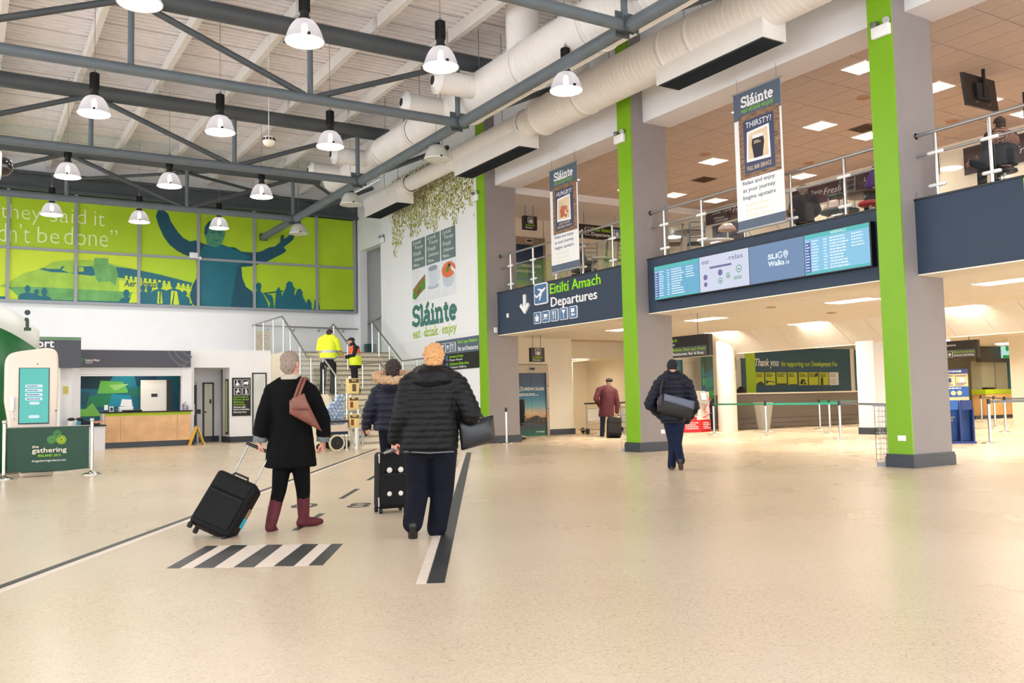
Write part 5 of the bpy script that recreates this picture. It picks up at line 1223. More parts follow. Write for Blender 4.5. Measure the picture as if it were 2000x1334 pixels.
def bottle():
    t = thing('water_bottle','','bottle',(0,0,0),0,'bottles piled on the wheelchair')
    MB().lathe([(0,0),(.05,.0),(.055,.03),(.05,.08),(.055,.12),(.05,.17),(.055,.2),(.03,.27),(.018,.3),(.018,.32)], n=12).build('body', M_bottle, t)
    MB().lathe([(.02,.305),(.02,.33),(0,.332)], n=10).build('cap', M_bcap, t); return t
lbB = 'clear blue water bottle in the pile on the wheelchair at the stair foot'
rows = [(.56+.098*k_, (6,7,7,6,6,5,5,4,3,2)[k_]) for k_ in range(10)]
for k, (z, n_) in enumerate(rows):
    for i in range(n_):
        for j in range(1):
            loc = (8.86-.108*i-.054*(k%2), 23.12+rn.uniform(-.02,.02), z+.0)
            if bproto is None: bproto = bottle(); bproto['label'] = lbB; o = bproto
            else: o = dup(bproto, loc, None, lbB)
            o.location = loc; o.rotation_euler = (PI/2+rn.uniform(-.04,.04), 0, -.35+rn.uniform(-.06,.06))
# ================================================================== LIFTS (lower and upper)
def ramp_mat(name, stops, z0, z1):
    m = mat(name, (100,100,100), .35); N, L, b = nodes_of(m)
    tc = N.new('ShaderNodeTexCoord'); sx = N.new('ShaderNodeSeparateXYZ'); mr = N.new('ShaderNodeMapRange'); r = N.new('ShaderNodeValToRGB')
    mr.inputs[1].default_value = z0; mr.inputs[2].default_value = z1
    L.new(tc.outputs['Object'], sx.inputs[0]); L.new(sx.outputs[2], mr.inputs[0]); L.new(mr.outputs[0], r.inputs[0]); L.new(r.outputs[0], b.inputs['Base Color'])
    e = r.color_ramp.elements; e[0].position = stops[0][0]; e[0].color = (*lin(stops[0][1]),1); e[1].position = stops[-1][0]; e[1].color = (*lin(stops[-1][1]),1)
    for p_, c in stops[1:-1]: q = e.new(p_); q.color = (*lin(c),1)
    return m
M_lift = ramp_mat('lift_print', [(0,(10,90,66)),(.1,(12,70,70)),(.13,(40,52,66)),(.26,(58,66,76)),(.30,(196,150,104)),(.36,(200,178,140)),(.46,(90,150,168)),(.6,(30,98,130)),(.8,(22,60,98)),(1,(20,44,78))], 0, 2.2)
M_lframe = mat('lift_frame_steel', (158,146,128), .35, metal=.6)
def lift(lb, z0, h, x0=16.1, x1=17.35):
    t = thing('lift_door', lb, 'lift', ((x0+x1)/2,25.8,z0)); Y = 25.78
    MB().box((x0,Y,z0+h-.27),(x1,Y+.07,z0+h)).build('header_panel', M_lframe, t)
    MB().box((x1-.1,Y-.02,z0),(x1,Y+.07,z0+h-.27)).box((x0,Y,z0),(x0+.04,Y+.07,z0+h-.27)).build('jamb', M_lframe, t)
    xm = x0+.55
    for a, b in ((x0+.04,xm),(xm+.006,x1-.1)): 
        o = MB().box((a,Y+.03,z0),(b,Y+.07,z0+h-.27)).build('door_leaf', M_lift, t)
    MB().rbox((x0+.45,Y-.02,z0+h-.2),(x0+.72,Y+.01,z0+h-.06),.03).build('indicator_rim', M_print_white, t)
    MB().rbox((x0+.48,Y-.026,z0+h-.18),(x0+.69,Y-.01,z0+h-.08),.03).build('indicator', M_black, t)
    f = Y+.028
    MB().text('LONDON CALLING', (x0+.22,f,z0+1.55), YR, ZU, h=.11, w=.86, depth=.004, bold=.03).build('lettering', M_print_white, t)
    MB().strokes([[(0,0),(.13,0),(.13,.14),(0,.14),(0,0)],[(.03,.08),(.06,.04),(.12,.12)]], (x0+.05,f,z0+1.54), YR, ZU, 1, .018, .003).build('tick_box', M_print_white, t)
    mb = MB(); squiggle(mb, (x0+.06,f,z0+1.36), YR, ZU, .85, .1, 2, .003, .6, 4); tag(mb.build('small_print', M_print_white, t), kind='stuff')
    MB().strokes([arc(x1-.33,z0+.86,.12,.26,0,360,20)]+[[(x1-.33,z0+.86),(x1-.33+.12*math.cos(a),z0+.86+.26*math.sin(a))] for a in [2*PI*k/10 for k in range(10)]]+[[(x1-.42,z0+.45),(x1-.33,z0+.86),(x1-.24,z0+.45)]], (0,f,0), YR, ZU, 1, .008, .003).build('printed_wheel', mat('wheel_print',(150,160,160),.5), t)
    MB().prism([(.02,.5),(.2,.62),(.35,.55),(.5,.64),(.7,.7),(1.0,.6),(1.1,.62),(1.1,.42),(.9,.36),(.6,.46),(.3,.44),(.02,.42)], (x0+.04,f,z0), YR, ZU, (0,-.002,0)).build('printed_skyline', mat('skyline_print',(44,40,40),.5,noise=.5,nscale=30), t)
    MB().text('Aer Lingus', (x0+.72,f,z0+.1), YR, ZU, h=.07, w=.34, depth=.003, bold=.02).build('logo', M_print_white, t)
    MB().box((x1-.07,Y-.03,z0+.85),(x1-.02,Y-.02,z0+1.15)).build('button_panel', M_chrome, t); MB().cyl((x1-.045,Y-.04,z0+.92),(x1-.045,Y-.03,z0+.92),.022,n=10).cyl((x1-.045,Y-.04,z0+1.7),(x1-.045,Y-.02,z0+1.7),.02,n=10).build('button', M_black, t)
    return t
lift('blue printed lift door on the ground floor',0.0,2.42); lift('blue printed lift door upstairs, behind the railing',4.25,2.6)
def hang_sign(lb, o, right, w, h, zc, rows, m=M_print_black, d=.14, icon=None):
    right = Vector(right); o = Vector(o); n = right.cross(ZU)
    t = thing('hanging_sign', lb, 'sign', o)
    MB().prism([(0,0),(w,0),(w,h),(0,h)], o, right, ZU, n*-d).build('box', m, t)
    for k in (.2,.8): MB().tube([o+right*w*k+ZU*h-n*d/2, Vector(((o+right*w*k-n*d/2).x,(o+right*w*k-n*d/2).y,zc))],.01,6).build('drop_rod', M_steel, t)
    if icon:
        ic, u, v, s = icon; plate(t, 0, 0, s, s, ic, m1=M_print_black, right=right, base=o+right*u+ZU*v)
    for (s, mm, u, v, hh, ww) in rows: MB().text(s, o+right*u+ZU*v+n*.003, right, ZU, h=hh, w=ww, depth=.003, bold=.012).build('lettering', mm, t)
    return t
p = pY(1038,707,24.5); hang_sign('small black hanging lift sign with lime and white words on the ground floor', (p.x,24.5,2.47), YR, .52, .46, ZL, [('Ardaitheoir',M_print_lime,.06,.11,.07,.38),('Elevator',M_print_white,.06,.03,.06,.3)], icon=(I_lift,.14,.21,.22))
p = pY(1024,449,24); hang_sign('small black hanging lift sign with lime and white words upstairs', (p.x,24.0,6.72), YR, .5, .44, 7.5, [('Ardaitheoir',M_print_lime,.05,.11,.06,.36),('Elevator',M_print_white,.05,.03,.06,.28)], icon=(I_lift,.14,.2,.2))
t = hang_sign('black hanging departures sign upstairs between the banner and the middle column', (17.35,24.0,6.62), YR, 2.2, .46, 7.5, [('Eitilt\u00ed Amach',M_print_lime,.72,.25,.14,.86),('Departures',M_print_white,.72,.05,.16,.78)], icon=(I_plane,.42,.1,.26))
MB().prism([(.0,.0),(.14,.0),(.1,.04),(.2,.14),(.15,.19),(.05,.09),(.0,.14)], (17.5,23.99,6.72), YR, ZU, (0,-.004,0)).build('arrow', M_print_white, t)
plate(t, 0, 0, .24, .3, I_bag, right=YR, base=Vector((19.0,23.995,6.7)))
t = hang_sign('black and grey hanging restaurant sign beside the middle column, under the mezzanine', (16.0,18.75,2.25), XR, 2.22, .55, ZL, [('Eitilt\u00ed Amach',M_print_lime,.35,.41,.085,.72),('Departures',M_print_white,.35,.29,.085,.62)])
panel(MB(), (15.998,18.7,2.27), XR, ZU, 2.1, .24, .004).build('grey_band', mat('sign_grey',(88,92,96),.5), t)
MB().text('Bialann, Be\u00e1r agus Siopa', (15.992,17.85,2.39), XR, ZU, h=.095, w=1.2, depth=.003, bold=.01).build('lettering', M_print_lime, t)
MB().text('Restaurant, Bar & Shop', (15.992,17.85,2.28), XR, ZU, h=.09, w=1.14, depth=.003, bold=.015).build('lettering', M_print_white, t)
plate(t, 0, 0, .17, .2, I_bag, right=XR, base=Vector((15.99,18.07,2.28)), m1=M_print_black)
t = hang_sign('black and grey hanging restaurant sign right of the nearest green column', (24.5,16.0,2.16), XR, 1.35, .5, 3.12, [('Departures',M_print_white,.3,.33,.09,.42)])
panel(MB(), (24.498,15.95,2.18), XR, ZU, 1.25, .22, .004).build('grey_band', mat('sign_grey',(88,92,96),.5), t)
MB().text('Bialann, Be\u00e1r agus Siopa', (24.492,15.35,2.29), XR, ZU, h=.08, w=.62, depth=.003).build('lettering', M_print_lime, t)
MB().text('Restaurant, Bar & Shop', (24.492,15.35,2.2), XR, ZU, h=.075, w=.6, depth=.003, bold=.015).build('lettering', M_print_white, t)
plate(t, 0, 0, .15, .18, I_glass, right=XR, base=Vector((24.49,15.7,2.19)), m1=M_print_black); plate(t, 0, 0, .15, .18, I_bag, right=XR, base=Vector((24.49,15.53,2.19)), m1=M_print_black)

# ================================================================== back wall graphics under the mezzanine
YW = 24.97
M_tealw = mat('wall_teal', (0,88,104), .45); M_tealn = mat('wall_teal_navy', (10,64,88), .45)
tw_ = thing('thank_you_mural','dark teal wall graphic thanking travellers, with a row of small lime posters','wall graphic',(29.5,YW,1.3))
MB().box((26.62,YW,.9),(32.35,YW+.03,3.1)).build('backing', M_tealn, tw_)
MB().box((26.1,YW,.9),(26.62,YW+.03,3.1)).build('lime_strip', M_wlime, tw_)
bl = lambda x, y: pY(x, y, YW)
q0 = bl(1472.5,716.5); q1 = bl(1523,716.5); MB().text('Thank you', (q0.x,YW-.002,q0.z-.07), YR, ZU, h=.40, w=q1.x-q0.x-.1, depth=.004, bold=.02, italic=.18).build('lettering', M_print_white, tw_)
q0 = bl(1525,716.5); q1 = bl(1636,716.5); MB().text('for supporting our Development Fee', (q0.x,YW-.002,q0.z-.04), YR, ZU, h=.27, w=q1.x-q0.x-.05, depth=.004, bold=.012, italic=.18).build('lettering', mat('fee_lime',(196,216,60),.5), tw_)
xs8 = [(903,965),(980,1052),(1067,1140),(1155,1222),(1240,1305),(1318,1385),(1398,1467),(1478,1545)]
M_pl = mat('poster_lime',(196,206,44),.5,noise=.04); M_pd = mat('poster_dark',(30,44,40),.5)
art = [[[(.1,0),(.95,0),(.95,.12),(.55,.3),(.1,.12)]], [[(.05,.28),(.95,.18),(.95,.24),(.05,.36)],[(.02,.05),(.3,.25),(.1,.4)]], [[(.02,0),(.98,0),(.98,.12),(.02,.12)]], [[(.1,0),(.95,0),(.95,.07),(.1,.07)]], [circ(.3,.18,.18,.14),circ(.68,.12,.12,.1),[(.2,.3),(.7,.25),(.7,.4),(.3,.5)]], [[(.6,.6),(.98,.7),(.98,.98),(.7,.88)]], [[(.15,0),(.4,0),(.42,.55),(.3,.65),(.16,.5)]], []]
for k, (a_, b_) in enumerate(xs8):
    p0 = bl(1250+a_/3.994, 600+608/3.994); p1 = bl(1250+b_/3.994, 600+508/3.994); w_ = p1.x-p0.x; h_ = p1.z-p0.z
    ps_ = panel(MB(), (p0.x,YW-.002,p0.z), YR, ZU, w_, h_, .01).build('small_poster', M_pl if k < 7 else M_print_white, tw_)
    mb = MB(); squiggle(mb, (p0.x+.08*w_,YW-.012,p0.z+h_*.62), YR, ZU, w_*.8, h_*.3, 3 if k != 7 else 2, .003, .6, k)
    if k == 7: squiggle(mb, (p0.x+.12*w_,YW-.012,p0.z+h_*.1), YR, ZU, w_*.7, h_*.45, 7, .003, .4, 30)
    for poly in art[k]: mb.prism([(u*w_, v*h_) for u,v in poly], (p0.x,YW-.012,p0.z), YR, ZU, (0,-.003,0))
    tag(mb.build('poster_print', M_pd if k < 7 else mat('poster_grey',(150,160,130),.5), ps_), kind='stuff')
# teal and green facet strips + glazed doors
def strip_panel(lb, x0, x1, y0, y1, m, name='wall_panel', Y=YW, d=.03):
    a_, b_ = pY(x0,y1,Y), pY(x1,y0,Y)
    t = thing(name, lb, 'wall panel', ((a_.x+b_.x)/2,Y,0))
    MB().box((a_.x,Y-.02,0),(b_.x,Y+d-.03,min(b_.z,3.1 if a_.x > 22.9 else 3.3))).build('panel', m, t); return t
M_f1 = mat('facet_deep_teal',(0,92,112),.35); M_f2 = mat('facet_green',(12,96,72),.35)
def facet_panel(lb, x0, x1, y0, y1, Y=YW):
    t = strip_panel(lb, x0, x1, y0, y1, M_f1, 'facet_panel', Y)
    a_, b_ = pY(x0,y1,Y), pY(x1,y0,Y); w_ = b_.x-a_.x; z0 = max(0,a_.z); h_ = min(b_.z,2.85)-z0
    for k,(c,poly) in enumerate((((8,70,60),[(0,.7),(1,.78),(1,1),(0,1)]),((20,120,110),[(0,.42),(1,.5),(1,.66),(0,.6)]),((60,160,84),[(.3,.2),(1,.3),(1,.42),(.2,.4)]),((6,84,130),[(0,.0),(1,.0),(1,.18),(0,.22)]))):
        MB().prism([(u*w_,v*h_) for u,v in poly],(a_.x,Y-.022,z0),YR,ZU,(0,-.003,0)).build('facet', mat('stripfacet_%d'%k,c,.35), t)
    return t
facet_panel('narrow teal and green faceted panel right of the thank-you graphic', 1672, 1690, 683, 763)
facet_panel('wide teal and green faceted panel behind the red check-in kiosk', 1378, 1391, 694, 812, 24.6)
facet_panel('thin teal faceted strip left of the round white column', 1371, 1375, 694, 770, 24.6)
strip_panel('plain teal strip seen behind the man in the black hat', 1318, 1332, 703, 770, M_f1)
strip_panel('teal frame strip left of the lime strip by the counter', 1448, 1455, 700, 767, M_tealn)
t = strip_panel('pale glazed screen behind the counter with a small black sign', 1423, 1446, 703, 768, mat('pale_glazing',(214,212,196),.2), 'glazed_screen')
p0 = pY(1424,722,YW-.05); panel(MB(), (p0.x,YW-.03,p0.z), YR, ZU, .38, .5, .02).build('black_sign', M_print_black, t)
MB().text('Fee', (p0.x+.14,YW-.052,p0.z+.08), YR, ZU, h=.14, w=.2, depth=.003).build('lettering', M_print_white, t)
MB().ball((p0.x+.35,YW-.3,1.35),.2,.15,.22).build('dark_bundle', M_black2, t)
strip_panel('pale frosted office window left of the round column', 1333, 1357, 706, 775, mat('frosted_pane',(208,204,186),.3), 'office_window')
# long check-in counter
cc = thing('checkin_counter','long dark brown check-in counter under the thank-you graphic','counter',(27.2,23.15,0))
M_ctr = mat('counter_brown',(84,76,70),.45,noise=.05,nscale=2)
MB().box((23.4,23.2,.38),(30.95,23.9,1.26)).build('front_panel', M_ctr, cc)
for k in range(2): MB().box((23.4,23.18+.01*k,.02+.18*k),(30.95,23.9,.19+.18*k)).build('base_board', M_ctr, cc)
MB().box((23.36,23.14,1.26),(31.0,24.0,1.31)).build('countertop', mat('counter_top_pale',(216,208,192),.4), cc)
# stanchions with belts
M_bg = mat('belt_green',(14,110,78),.5); M_bt = mat('belt_teal',(30,160,140),.5); M_bgr = mat('belt_grey',(96,104,118),.5)
SP = {k: fl(*v) for k, v in dict(A=(1395,848.5),B=(1497,852.5),C=(1642,858.5),D=(1602,838),E=(1621.5,846),F=(1697,835),G=(1703,838.5),H=(1935,866),I=(1965,843.5),J=(1944,832.5),K=(1918,825),L=(1497,843),M=(978,863)).items()}
SP['M'] = Vector((13.35,22.05,0))
names_ = dict(A='stanchion post beside the round white column, tied to a green belt',B='stanchion post where the green and teal belts meet',C='stanchion post at the end of the teal belt, in front of the counter',D='thin far stanchion post near the middle of the brown counter',E='stanchion post behind the teal belt, in front of the counter',F='farther of two stanchion posts at the right end of the counter',G='nearer of two stanchion posts at the right end of the counter',H='stanchion post right beside the blue bag sizer',I='stanchion post with grey belt in front of the far oak desk',J='stanchion post left of the far oak desk',K='thin far stanchion post just behind the blue bag sizer',L='stanchion post hidden just behind the belt corner post',M='lone steel stanchion post at the foot of the farthest green column')
def stanchion(k, belts=()):
    p = SP[k]; t = thing('stanchion', names_[k], 'stanchion', p)
    MB().cyl((p.x,p.y,.02),(p.x,p.y,.98),.034,n=16).build('post', M_chrome2, t)
    MB().lathe([(0,.03),(.05,.03),(.2,.012),(.2,0)], p, 24).build('base', M_chrome2, t)
    MB().cyl((p.x,p.y,.9),(p.x,p.y,1.02),.038,n=16).build('belt_head', M_black, t)
    for (q, m) in belts:
        q = SP[q] if isinstance(q, str) else Vector(q); d = (q-p); d.z = 0; n = Vector((-d.y,d.x,0)).normalized()*.002; d_ = d.normalized()*.035
        b = MB().obox((p+q)/2+Vector((0,0,.955)), d/2-d_, n, (0,0,.026)).build('belt', m, t)
        mb = MB()
        for f in (.3,.6): squiggle(mb, p+d*f-d.normalized()*.1+Vector((0,0,.945))-n*(-1.6 if n.y > 0 else 1.6)*-1, d.normalized(), ZU, .22, .02, 1, .003, .8, int(f*10))
for k, b in (('A',[('B',M_bg)]),('B',[('C',M_bt)]),('C',[((17.2,12.4,0),M_bgr)]),('D',[('F',M_bg)]),('E',[('G',M_bgr)]),('F',[]),('G',[((23.0,14.3,0),M_bgr)]),('H',[((26,6.0,0),M_bgr)]),('I',[('J',M_bgr),((31.5,10.0,0),M_bgr)]),('J',[]),('K',[('J',M_bgr)]),('L',[]),('M',[])): stanchion(k, b)
# bin with clear bag
t = thing('bin_frame','round bin frame with a clear plastic bag in front of the brown counter','bin',(24.3,22.5,0))
V = []; n = 40; Fc = []
for j in range(9):
    v = j/8; r0 = .20+.12*v
    for k in range(n): a_ = 2*PI*k/n; r = r0*(1+.06*math.sin(a_*7+v*2)*(1-v*.5)+.03*math.sin(a_*13+j)); V.append((24.3+r*math.cos(a_),22.5+r*math.sin(a_),.02+.9*v))
for j in range(8):
    for k in range(n): Fc.append((j*n+k,j*n+(k+1)%n,(j+1)*n+(k+1)%n,(j+1)*n+k))
M_bag = mat('clear_bag',(206,200,186),.4); M_bag.node_tree.nodes['Principled BSDF'].inputs['Alpha'].default_value = .5; MB().add(V, Fc, True).build('bag', M_bag, t)
MB().tube([(24.3+.33*math.cos(2*PI*k/24),22.5+.33*math.sin(2*PI*k/24),.93) for k in range(25)],.02,8,False).build('ring', M_whitep, t)
for k in range(3): MB().tube([(24.3+.32*math.cos(2.1*k),22.5+.32*math.sin(2.1*k),.92),(24.3+.2*math.cos(2.1*k),22.5+.2*math.sin(2.1*k),0)],.012,6).build('leg', M_chrome, t)
# red and white self-service kiosk
t = thing('checkin_kiosk','red and white self-service kiosk with a grey screen, beside the round column','kiosk',(21.6,23.1,0))
M_red = mat('kiosk_red',(206,30,40),.4); M_kw = mat('kiosk_white',(240,234,226),.4)
x0, x1, xm = 20.98, 22.28, 21.62
MB().prism([(x0,23.1),(xm,22.85),(x1,23.05),(x1,23.6),(x0,23.6)], (0,0,0), (1,0,0), (0,1,0), (0,0,.42)).build('red_base', M_red, t)
MB().prism([(x0+.1,23.12),(xm,22.87),(x1-.02,23.07),(x1-.02,23.58),(x0+.1,23.58)], (0,0,.42), (1,0,0), (0,1,0), (0,0,.95)).build('white_body', M_kw, t)
sc_ = MB().obox((21.72,22.87,1.2),(.28,.02,0),(0,.05,.02),(-.03,.04,.19)).build('screen_hood', mat('kiosk_grey',(150,150,148),.35), t)
MB().obox((21.74,22.81,1.22),(.13,.01,0),(0,.01,.0),(-.01,.02,.12)).build('screen', mat('kiosk_screen_pale',(206,212,210),.15), sc_)
MB().box((21.3,22.9,.55),(21.55,22.98,1.0)).build('card_slot', mat('kiosk_grey',(150,150,148),.35), t)
for c_, r in (((22.2,22.99,1.1),.07),((21.45,22.92,.45),.08)): MB().cyl(c_, Vector(c_)+Vector((0,.03,0)), r, n=18).build('red_roundel', M_red, t)
for k, xx in enumerate((21.05,21.7)):
    mb = MB(); squiggle(mb, (xx,22.83 if k else 23.0,.1), (YR+Vector((0,-.35 if k == 0 else .25,0))).normalized(), ZU, .5, .26, 4, .01, .5, k); tag(mb.build('small_print', M_print_white, t), kind='stuff')
MB().strokes([[(0,.1),(.1,.2),(.05,.05),(.15,.0)],[(.1,.2),(.2,.3)],[(.3,.05),(.25,.25),(.36,.3)],[(-.1,-.16),(.1,-.12),(.35,.0)]], (21.85,22.93,.65), YR, ZU, 1, .03, .004).build('red_figures', M_red, t)
# wire mesh racks behind the columns
def mesh_rack(lb, x0, x1, y0, y1, h):
    t = thing('mesh_rack', lb, 'rack', ((x0+x1)/2,(y0+y1)/2,0)); M_wire = mat('wire_white',(206,204,206),.4)
    MB().box((x0,y0,0),(x1,y1,.06)).build('base', mat('rack_base_grey',(150,156,168),.5), t); MB().box((x0-.02,y0-.02,h-.03),(x1+.02,y1+.02,h)).build('top_plate', mat('rack_base_grey',(150,156,168),.5), t)
    m = MB(); k = 0
    z = .1
    while z < h-.03:
        m.tube([(x0,y0,z),(x1,y0,z),(x1,y1,z),(x0,y1,z),(x0,y0,z)],.004,4,False); z += .09
    n_ = max(2,int((y1-y0)/.09))
    for i in range(n_+1): 
        y = y0+(y1-y0)*i/n_
        for x in (x0,x1): m.tube([(x,y,.06),(x,y,h-.03)],.004,4,False)
    n_ = int((x1-x0)/.09)
    for i in range(n_+1): 
        x = x0+(x1-x0)*i/n_
        for y in (y0,y1): m.tube([(x,y,.06),(x,y,h-.03)],.004,4,False)
    tag(m.build('wire_mesh', M_wire, t), kind='stuff')
mesh_rack('white wire mesh rack tucked behind the nearest green column', 13.05, 13.55, 9.44, 9.64, 1.02)
mesh_rack('white wire mesh rack tucked behind the middle green column', 13.05, 13.5, 16.24, 16.42, .84)
# blue bag sizer
t = thing('bag_sizer','blue cabin bag sizer stand with a cream and blue info board','bag sizer',(19.9,12.45,0),-.85)
M_sz = mat('sizer_blue',(16,78,156),.4); M_szd = mat('sizer_navy',(20,44,110),.45); M_szy = mat('sizer_cream',(232,206,150),.5)
q = MB(); 
def lb_(a, b, nm, m, par=t): return MB().box(a, b).build(nm, m, par, local=True)
lb_((-.32,-.25,0),(.32,.25,.05),'base_tray',M_szd); lb_((-.3,-.22,.05),(-.27,.22,.8),'side_wall',M_szd); lb_((.27,-.22,.05),(.3,.22,.8),'side_wall',M_szd); lb_((-.27,.16,.05),(.27,.2,.98),'back_panel',M_sz); lb_((.0,-.2,.05),(.03,.2,.98),'divider',M_szd)
lb_((-.27,-.2,.78),(-.02,-.17,1.0),'front_tag',M_sz); lb_((.05,-.2,.78),(.27,-.17,1.0),'front_tag',M_szd)
bd = lb_((-.27,.1,1.0),(.27,.14,1.72),'info_board',M_szy)
lb_((-.27,.09,1.62),(.27,.1,1.73),'blue_header',M_szd,bd); lb_((-.27,.09,1.08),(.27,.1,1.32),'blue_band',M_sz,bd)
MB().text('RYANAIR', (-.14,.088,1.655), YR, ZU, h=.045, w=.28, depth=.003, bold=.02).build('lettering', M_print_white, bd, local=True)
MB().text('PRIORITY', (-.24,.098,1.55), YR, ZU, h=.04, w=.2, depth=.003, bold=.02).build('lettering', M_szd, bd, local=True); MB().text('NON PRIORITY', (.02,.098,1.55), YR, ZU, h=.04, w=.23, depth=.003, bold=.02).build('lettering', M_szd, bd, local=True)
lb_((-.19,.09,1.42),(-.09,.1,1.52),'bag_picture',M_szd,bd); lb_((.09,.09,1.42),(.19,.1,1.52),'bag_picture',M_print_white,bd); lb_((-.003,.09,1.33),(.003,.1,1.62),'centre_line',M_szd,bd)
for x in (-.06,.07): MB().prism(circ(x,1.17,.055), (0,.088,0), YR, ZU, (0,-.003,0)).build('roundel', M_szy, bd, local=True)
mb = MB(); squiggle(mb, (-.24,.098,1.34), YR, ZU, .2, .07, 2, .003, .6, 1); squiggle(mb, (.03,.098,1.34), YR, ZU, .2, .07, 2, .003, .6, 2); tag(mb.build('small_print', M_szd, bd, local=True), kind='stuff')
mb = MB(); squiggle(mb, (-.24,.088,1.26), YR, ZU, .48, .04, 1, .003, .7, 3); squiggle(mb, (-.22,.158,.5), YR, ZU, .2, .12, 3, .003, .6, 5); tag(mb.build('small_print', M_print_white, bd, local=True), kind='stuff')
# far reception on the right
def far(x, y, d=38.6): return at_depth(x, y, d)
a_ = far(1913,707); b_ = far(1979,661); Yr = 22.3
X0 = pY(1914,700,Yr).x; X1 = 41.6
t = thing('far_fascia','dark brown fascia board over the far oak desk','sign',(39,Yr,2.45))
MB().box((X0,Yr,pY(1914,707,Yr).z),(X1,Yr+.2,3.11)).build('board', mat('fascia_brown',(62,52,44),.5), t)
t = thing('wall_television','small lit screen hanging before the far dark fascia','television',(38.6,Yr-.3,2.6))
p0 = pY(1959,699,Yr-.3); p1 = pY(1985,674,Yr-.3)
MB().box((p0.x,Yr-.3,p0.z),(p1.x,Yr-.22,p1.z)).build('screen', emat('tv_pale',(190,240,226),.9), t); MB().box((p0.x,Yr-.305,p0.z),(p1.x,Yr-.3,p0.z+.12)).build('screen_band', emat('tv_green',(60,160,80),.8), t); MB().cyl((38.7,Yr-.25,p1.z),(38.7,Yr-.25,3.12),.02,n=8).build('pole', M_black, t)
for k in range(2): MB().prism(circ(0,0,.13), (p0.x+.35+k*.32,Yr-.305,p0.z+.42), YR, ZU, (0,-.004,0)).build('roundel', emat('tv_green',(60,160,80),.8), t)
t = thing('far_desk','far oak desk with a lime top band at the right edge','desk',(38.6,21.6,0))
Yd = 21.9; p0 = pY(1928,812,Yd); p1 = pY(1981,764,Yd)
MB().box((p0.x,Yd,.15),(p1.x,Yd+.6,1.05)).build('front_panel', mat('desk_oak',(226,178,110),.5,noise=.1,nscale=2), t); MB().box((p0.x-.05,Yd-.02,1.05),(p1.x+.05,Yd+.6,1.25)).build('lime_band', mat('lime_band',(168,190,20),.5), t); MB().box((p0.x-.8,Yd+.02,0),(p1.x+.8,Yd+.6,.15)).build('plinth', M_skirt, t)
tag(MB().rbox((p0.x+.4,Yd+.1,1.25),(p0.x+.9,Yd+.4,1.34),.02).build('dark_keyboard_tray', M_black), 'dark flat tray on the far oak desk', 'tray')
t = thing('cupboard','tall pale green-grey cupboard behind the far oak desk','cupboard',(38,Yr+.2,0))
p0 = pY(1920,760,Yr+.3); p1 = pY(1966,705,Yr+.3)
MB().box((p0.x,Yr+.3,0),(p1.x,Yr+.8,p1.z)).build('body', mat('cupboard_grey',(176,172,148),.5), t); MB().box(((p0.x+p1.x)/2-.01,Yr+.29,.1),((p0.x+p1.x)/2+.01,Yr+.3,p1.z-.05)).build('door_gap', M_steeld, t)
strip_panel('deep teal panel right of the far pale cupboard', 1966, 1992, 700, 765, M_f1, 'teal_panel', Yr+.5)
strip_panel('low dark brown counter end left of the blue bag sizer', 1852, 1878, 760, 812, M_ctr, 'dark_counter_end', 23.0)
# poster lightbox on the far pillar
t = thing('poster_lightbox','framed blue picture poster on the cream pillar at the right edge','poster',(32.5,16.35,1.9))
MB().box((31.75,16.1,1.82),(33.1,16.4,2.95)).build('cabinet', M_cream, t)
MB().box((31.8,16.07,1.95),(33.0,16.1,2.88)).build('frame', M_black, t); MB().box((31.87,16.05,2.0),(32.95,16.07,2.84)).build('picture', mat('poster_sky',(120,190,216),.4,noise=.35,nscale=3), t)
MB().box((31.87,16.04,2.0),(32.95,16.05,2.2)).build('caption_band', mat('poster_navy',(24,60,110),.4), t)

# ================================================================== luggage trolleys, office chair by the lift
def trolley(lb, x, y, rot):
    t = thing('luggage_trolley', lb, 'trolley', (x,y,0), rot)
    m = MB()
    for s in (-1,1): m.tube([(s*.33,.0,.1),(s*.33,.05,1.0),(s*.28,.02,1.06)],.022,8).tube([(s*.33,.0,.14),(s*.12,.75,.12)],.02,8)
    m.tube([(-.33,.0,.35),(.33,.0,.35)],.018,8).tube([(-.12,.75,.12),(.12,.75,.12)],.02,8).tube([(-.33,.05,.9),(.33,.05,.9)],.015,8).build('frame', M_chrome, t, local=True)
    MB().cyl((-.42,.02,1.06),(.42,.02,1.06),.028,n=10).build('push_bar', M_black, t, local=True)
    MB().box((-.28,.03,.45),(.28,.045,.86)).build('advert_panel', mat('trolley_panel',(206,200,190),.4), t, local=True)
    for wx, wy in ((-.33,.0),(.33,.0),(0,.72)): MB().cyl((wx-.02,wy,.1),(wx+.02,wy,.1),.1,n=16).build('wheel', M_black2, t, local=True)
    MB().box((-.25,.05,.14),(.25,.6,.16)).build('deck', M_chrome, t, local=True)
p = fl(1155,850); trolley('chrome luggage trolley in the cream recess beside the man in the burgundy coat', 18.95, 25.3, 0)
trolley('chrome luggage trolley behind the man in the burgundy coat, nearest the middle column', 20.7, 25.6, 0)
oc = thing('office_chair','black high-backed office chair on castors beside the lift','chair',(14.95,24.1,0),2.4)
for k in range(5):
    a_ = 2*PI*k/5; lg = MB().tube([(0,0,.12),(.3*math.cos(a_),.3*math.sin(a_),.07)],.02,8).build('leg', M_chrome, oc, local=True); MB().cyl((.3*math.cos(a_)-.02,.3*math.sin(a_),.035),(.3*math.cos(a_)+.02,.3*math.sin(a_),.035),.035,n=12).build('castor', M_black, lg, local=True)
MB().cyl((0,0,.1),(0,0,.42),.03,n=12).build('gas_stem', M_black, oc, local=True)
MB().rbox((-.25,-.24,.42),(.25,.24,.52),.04).build('seat', M_black2, oc, local=True)
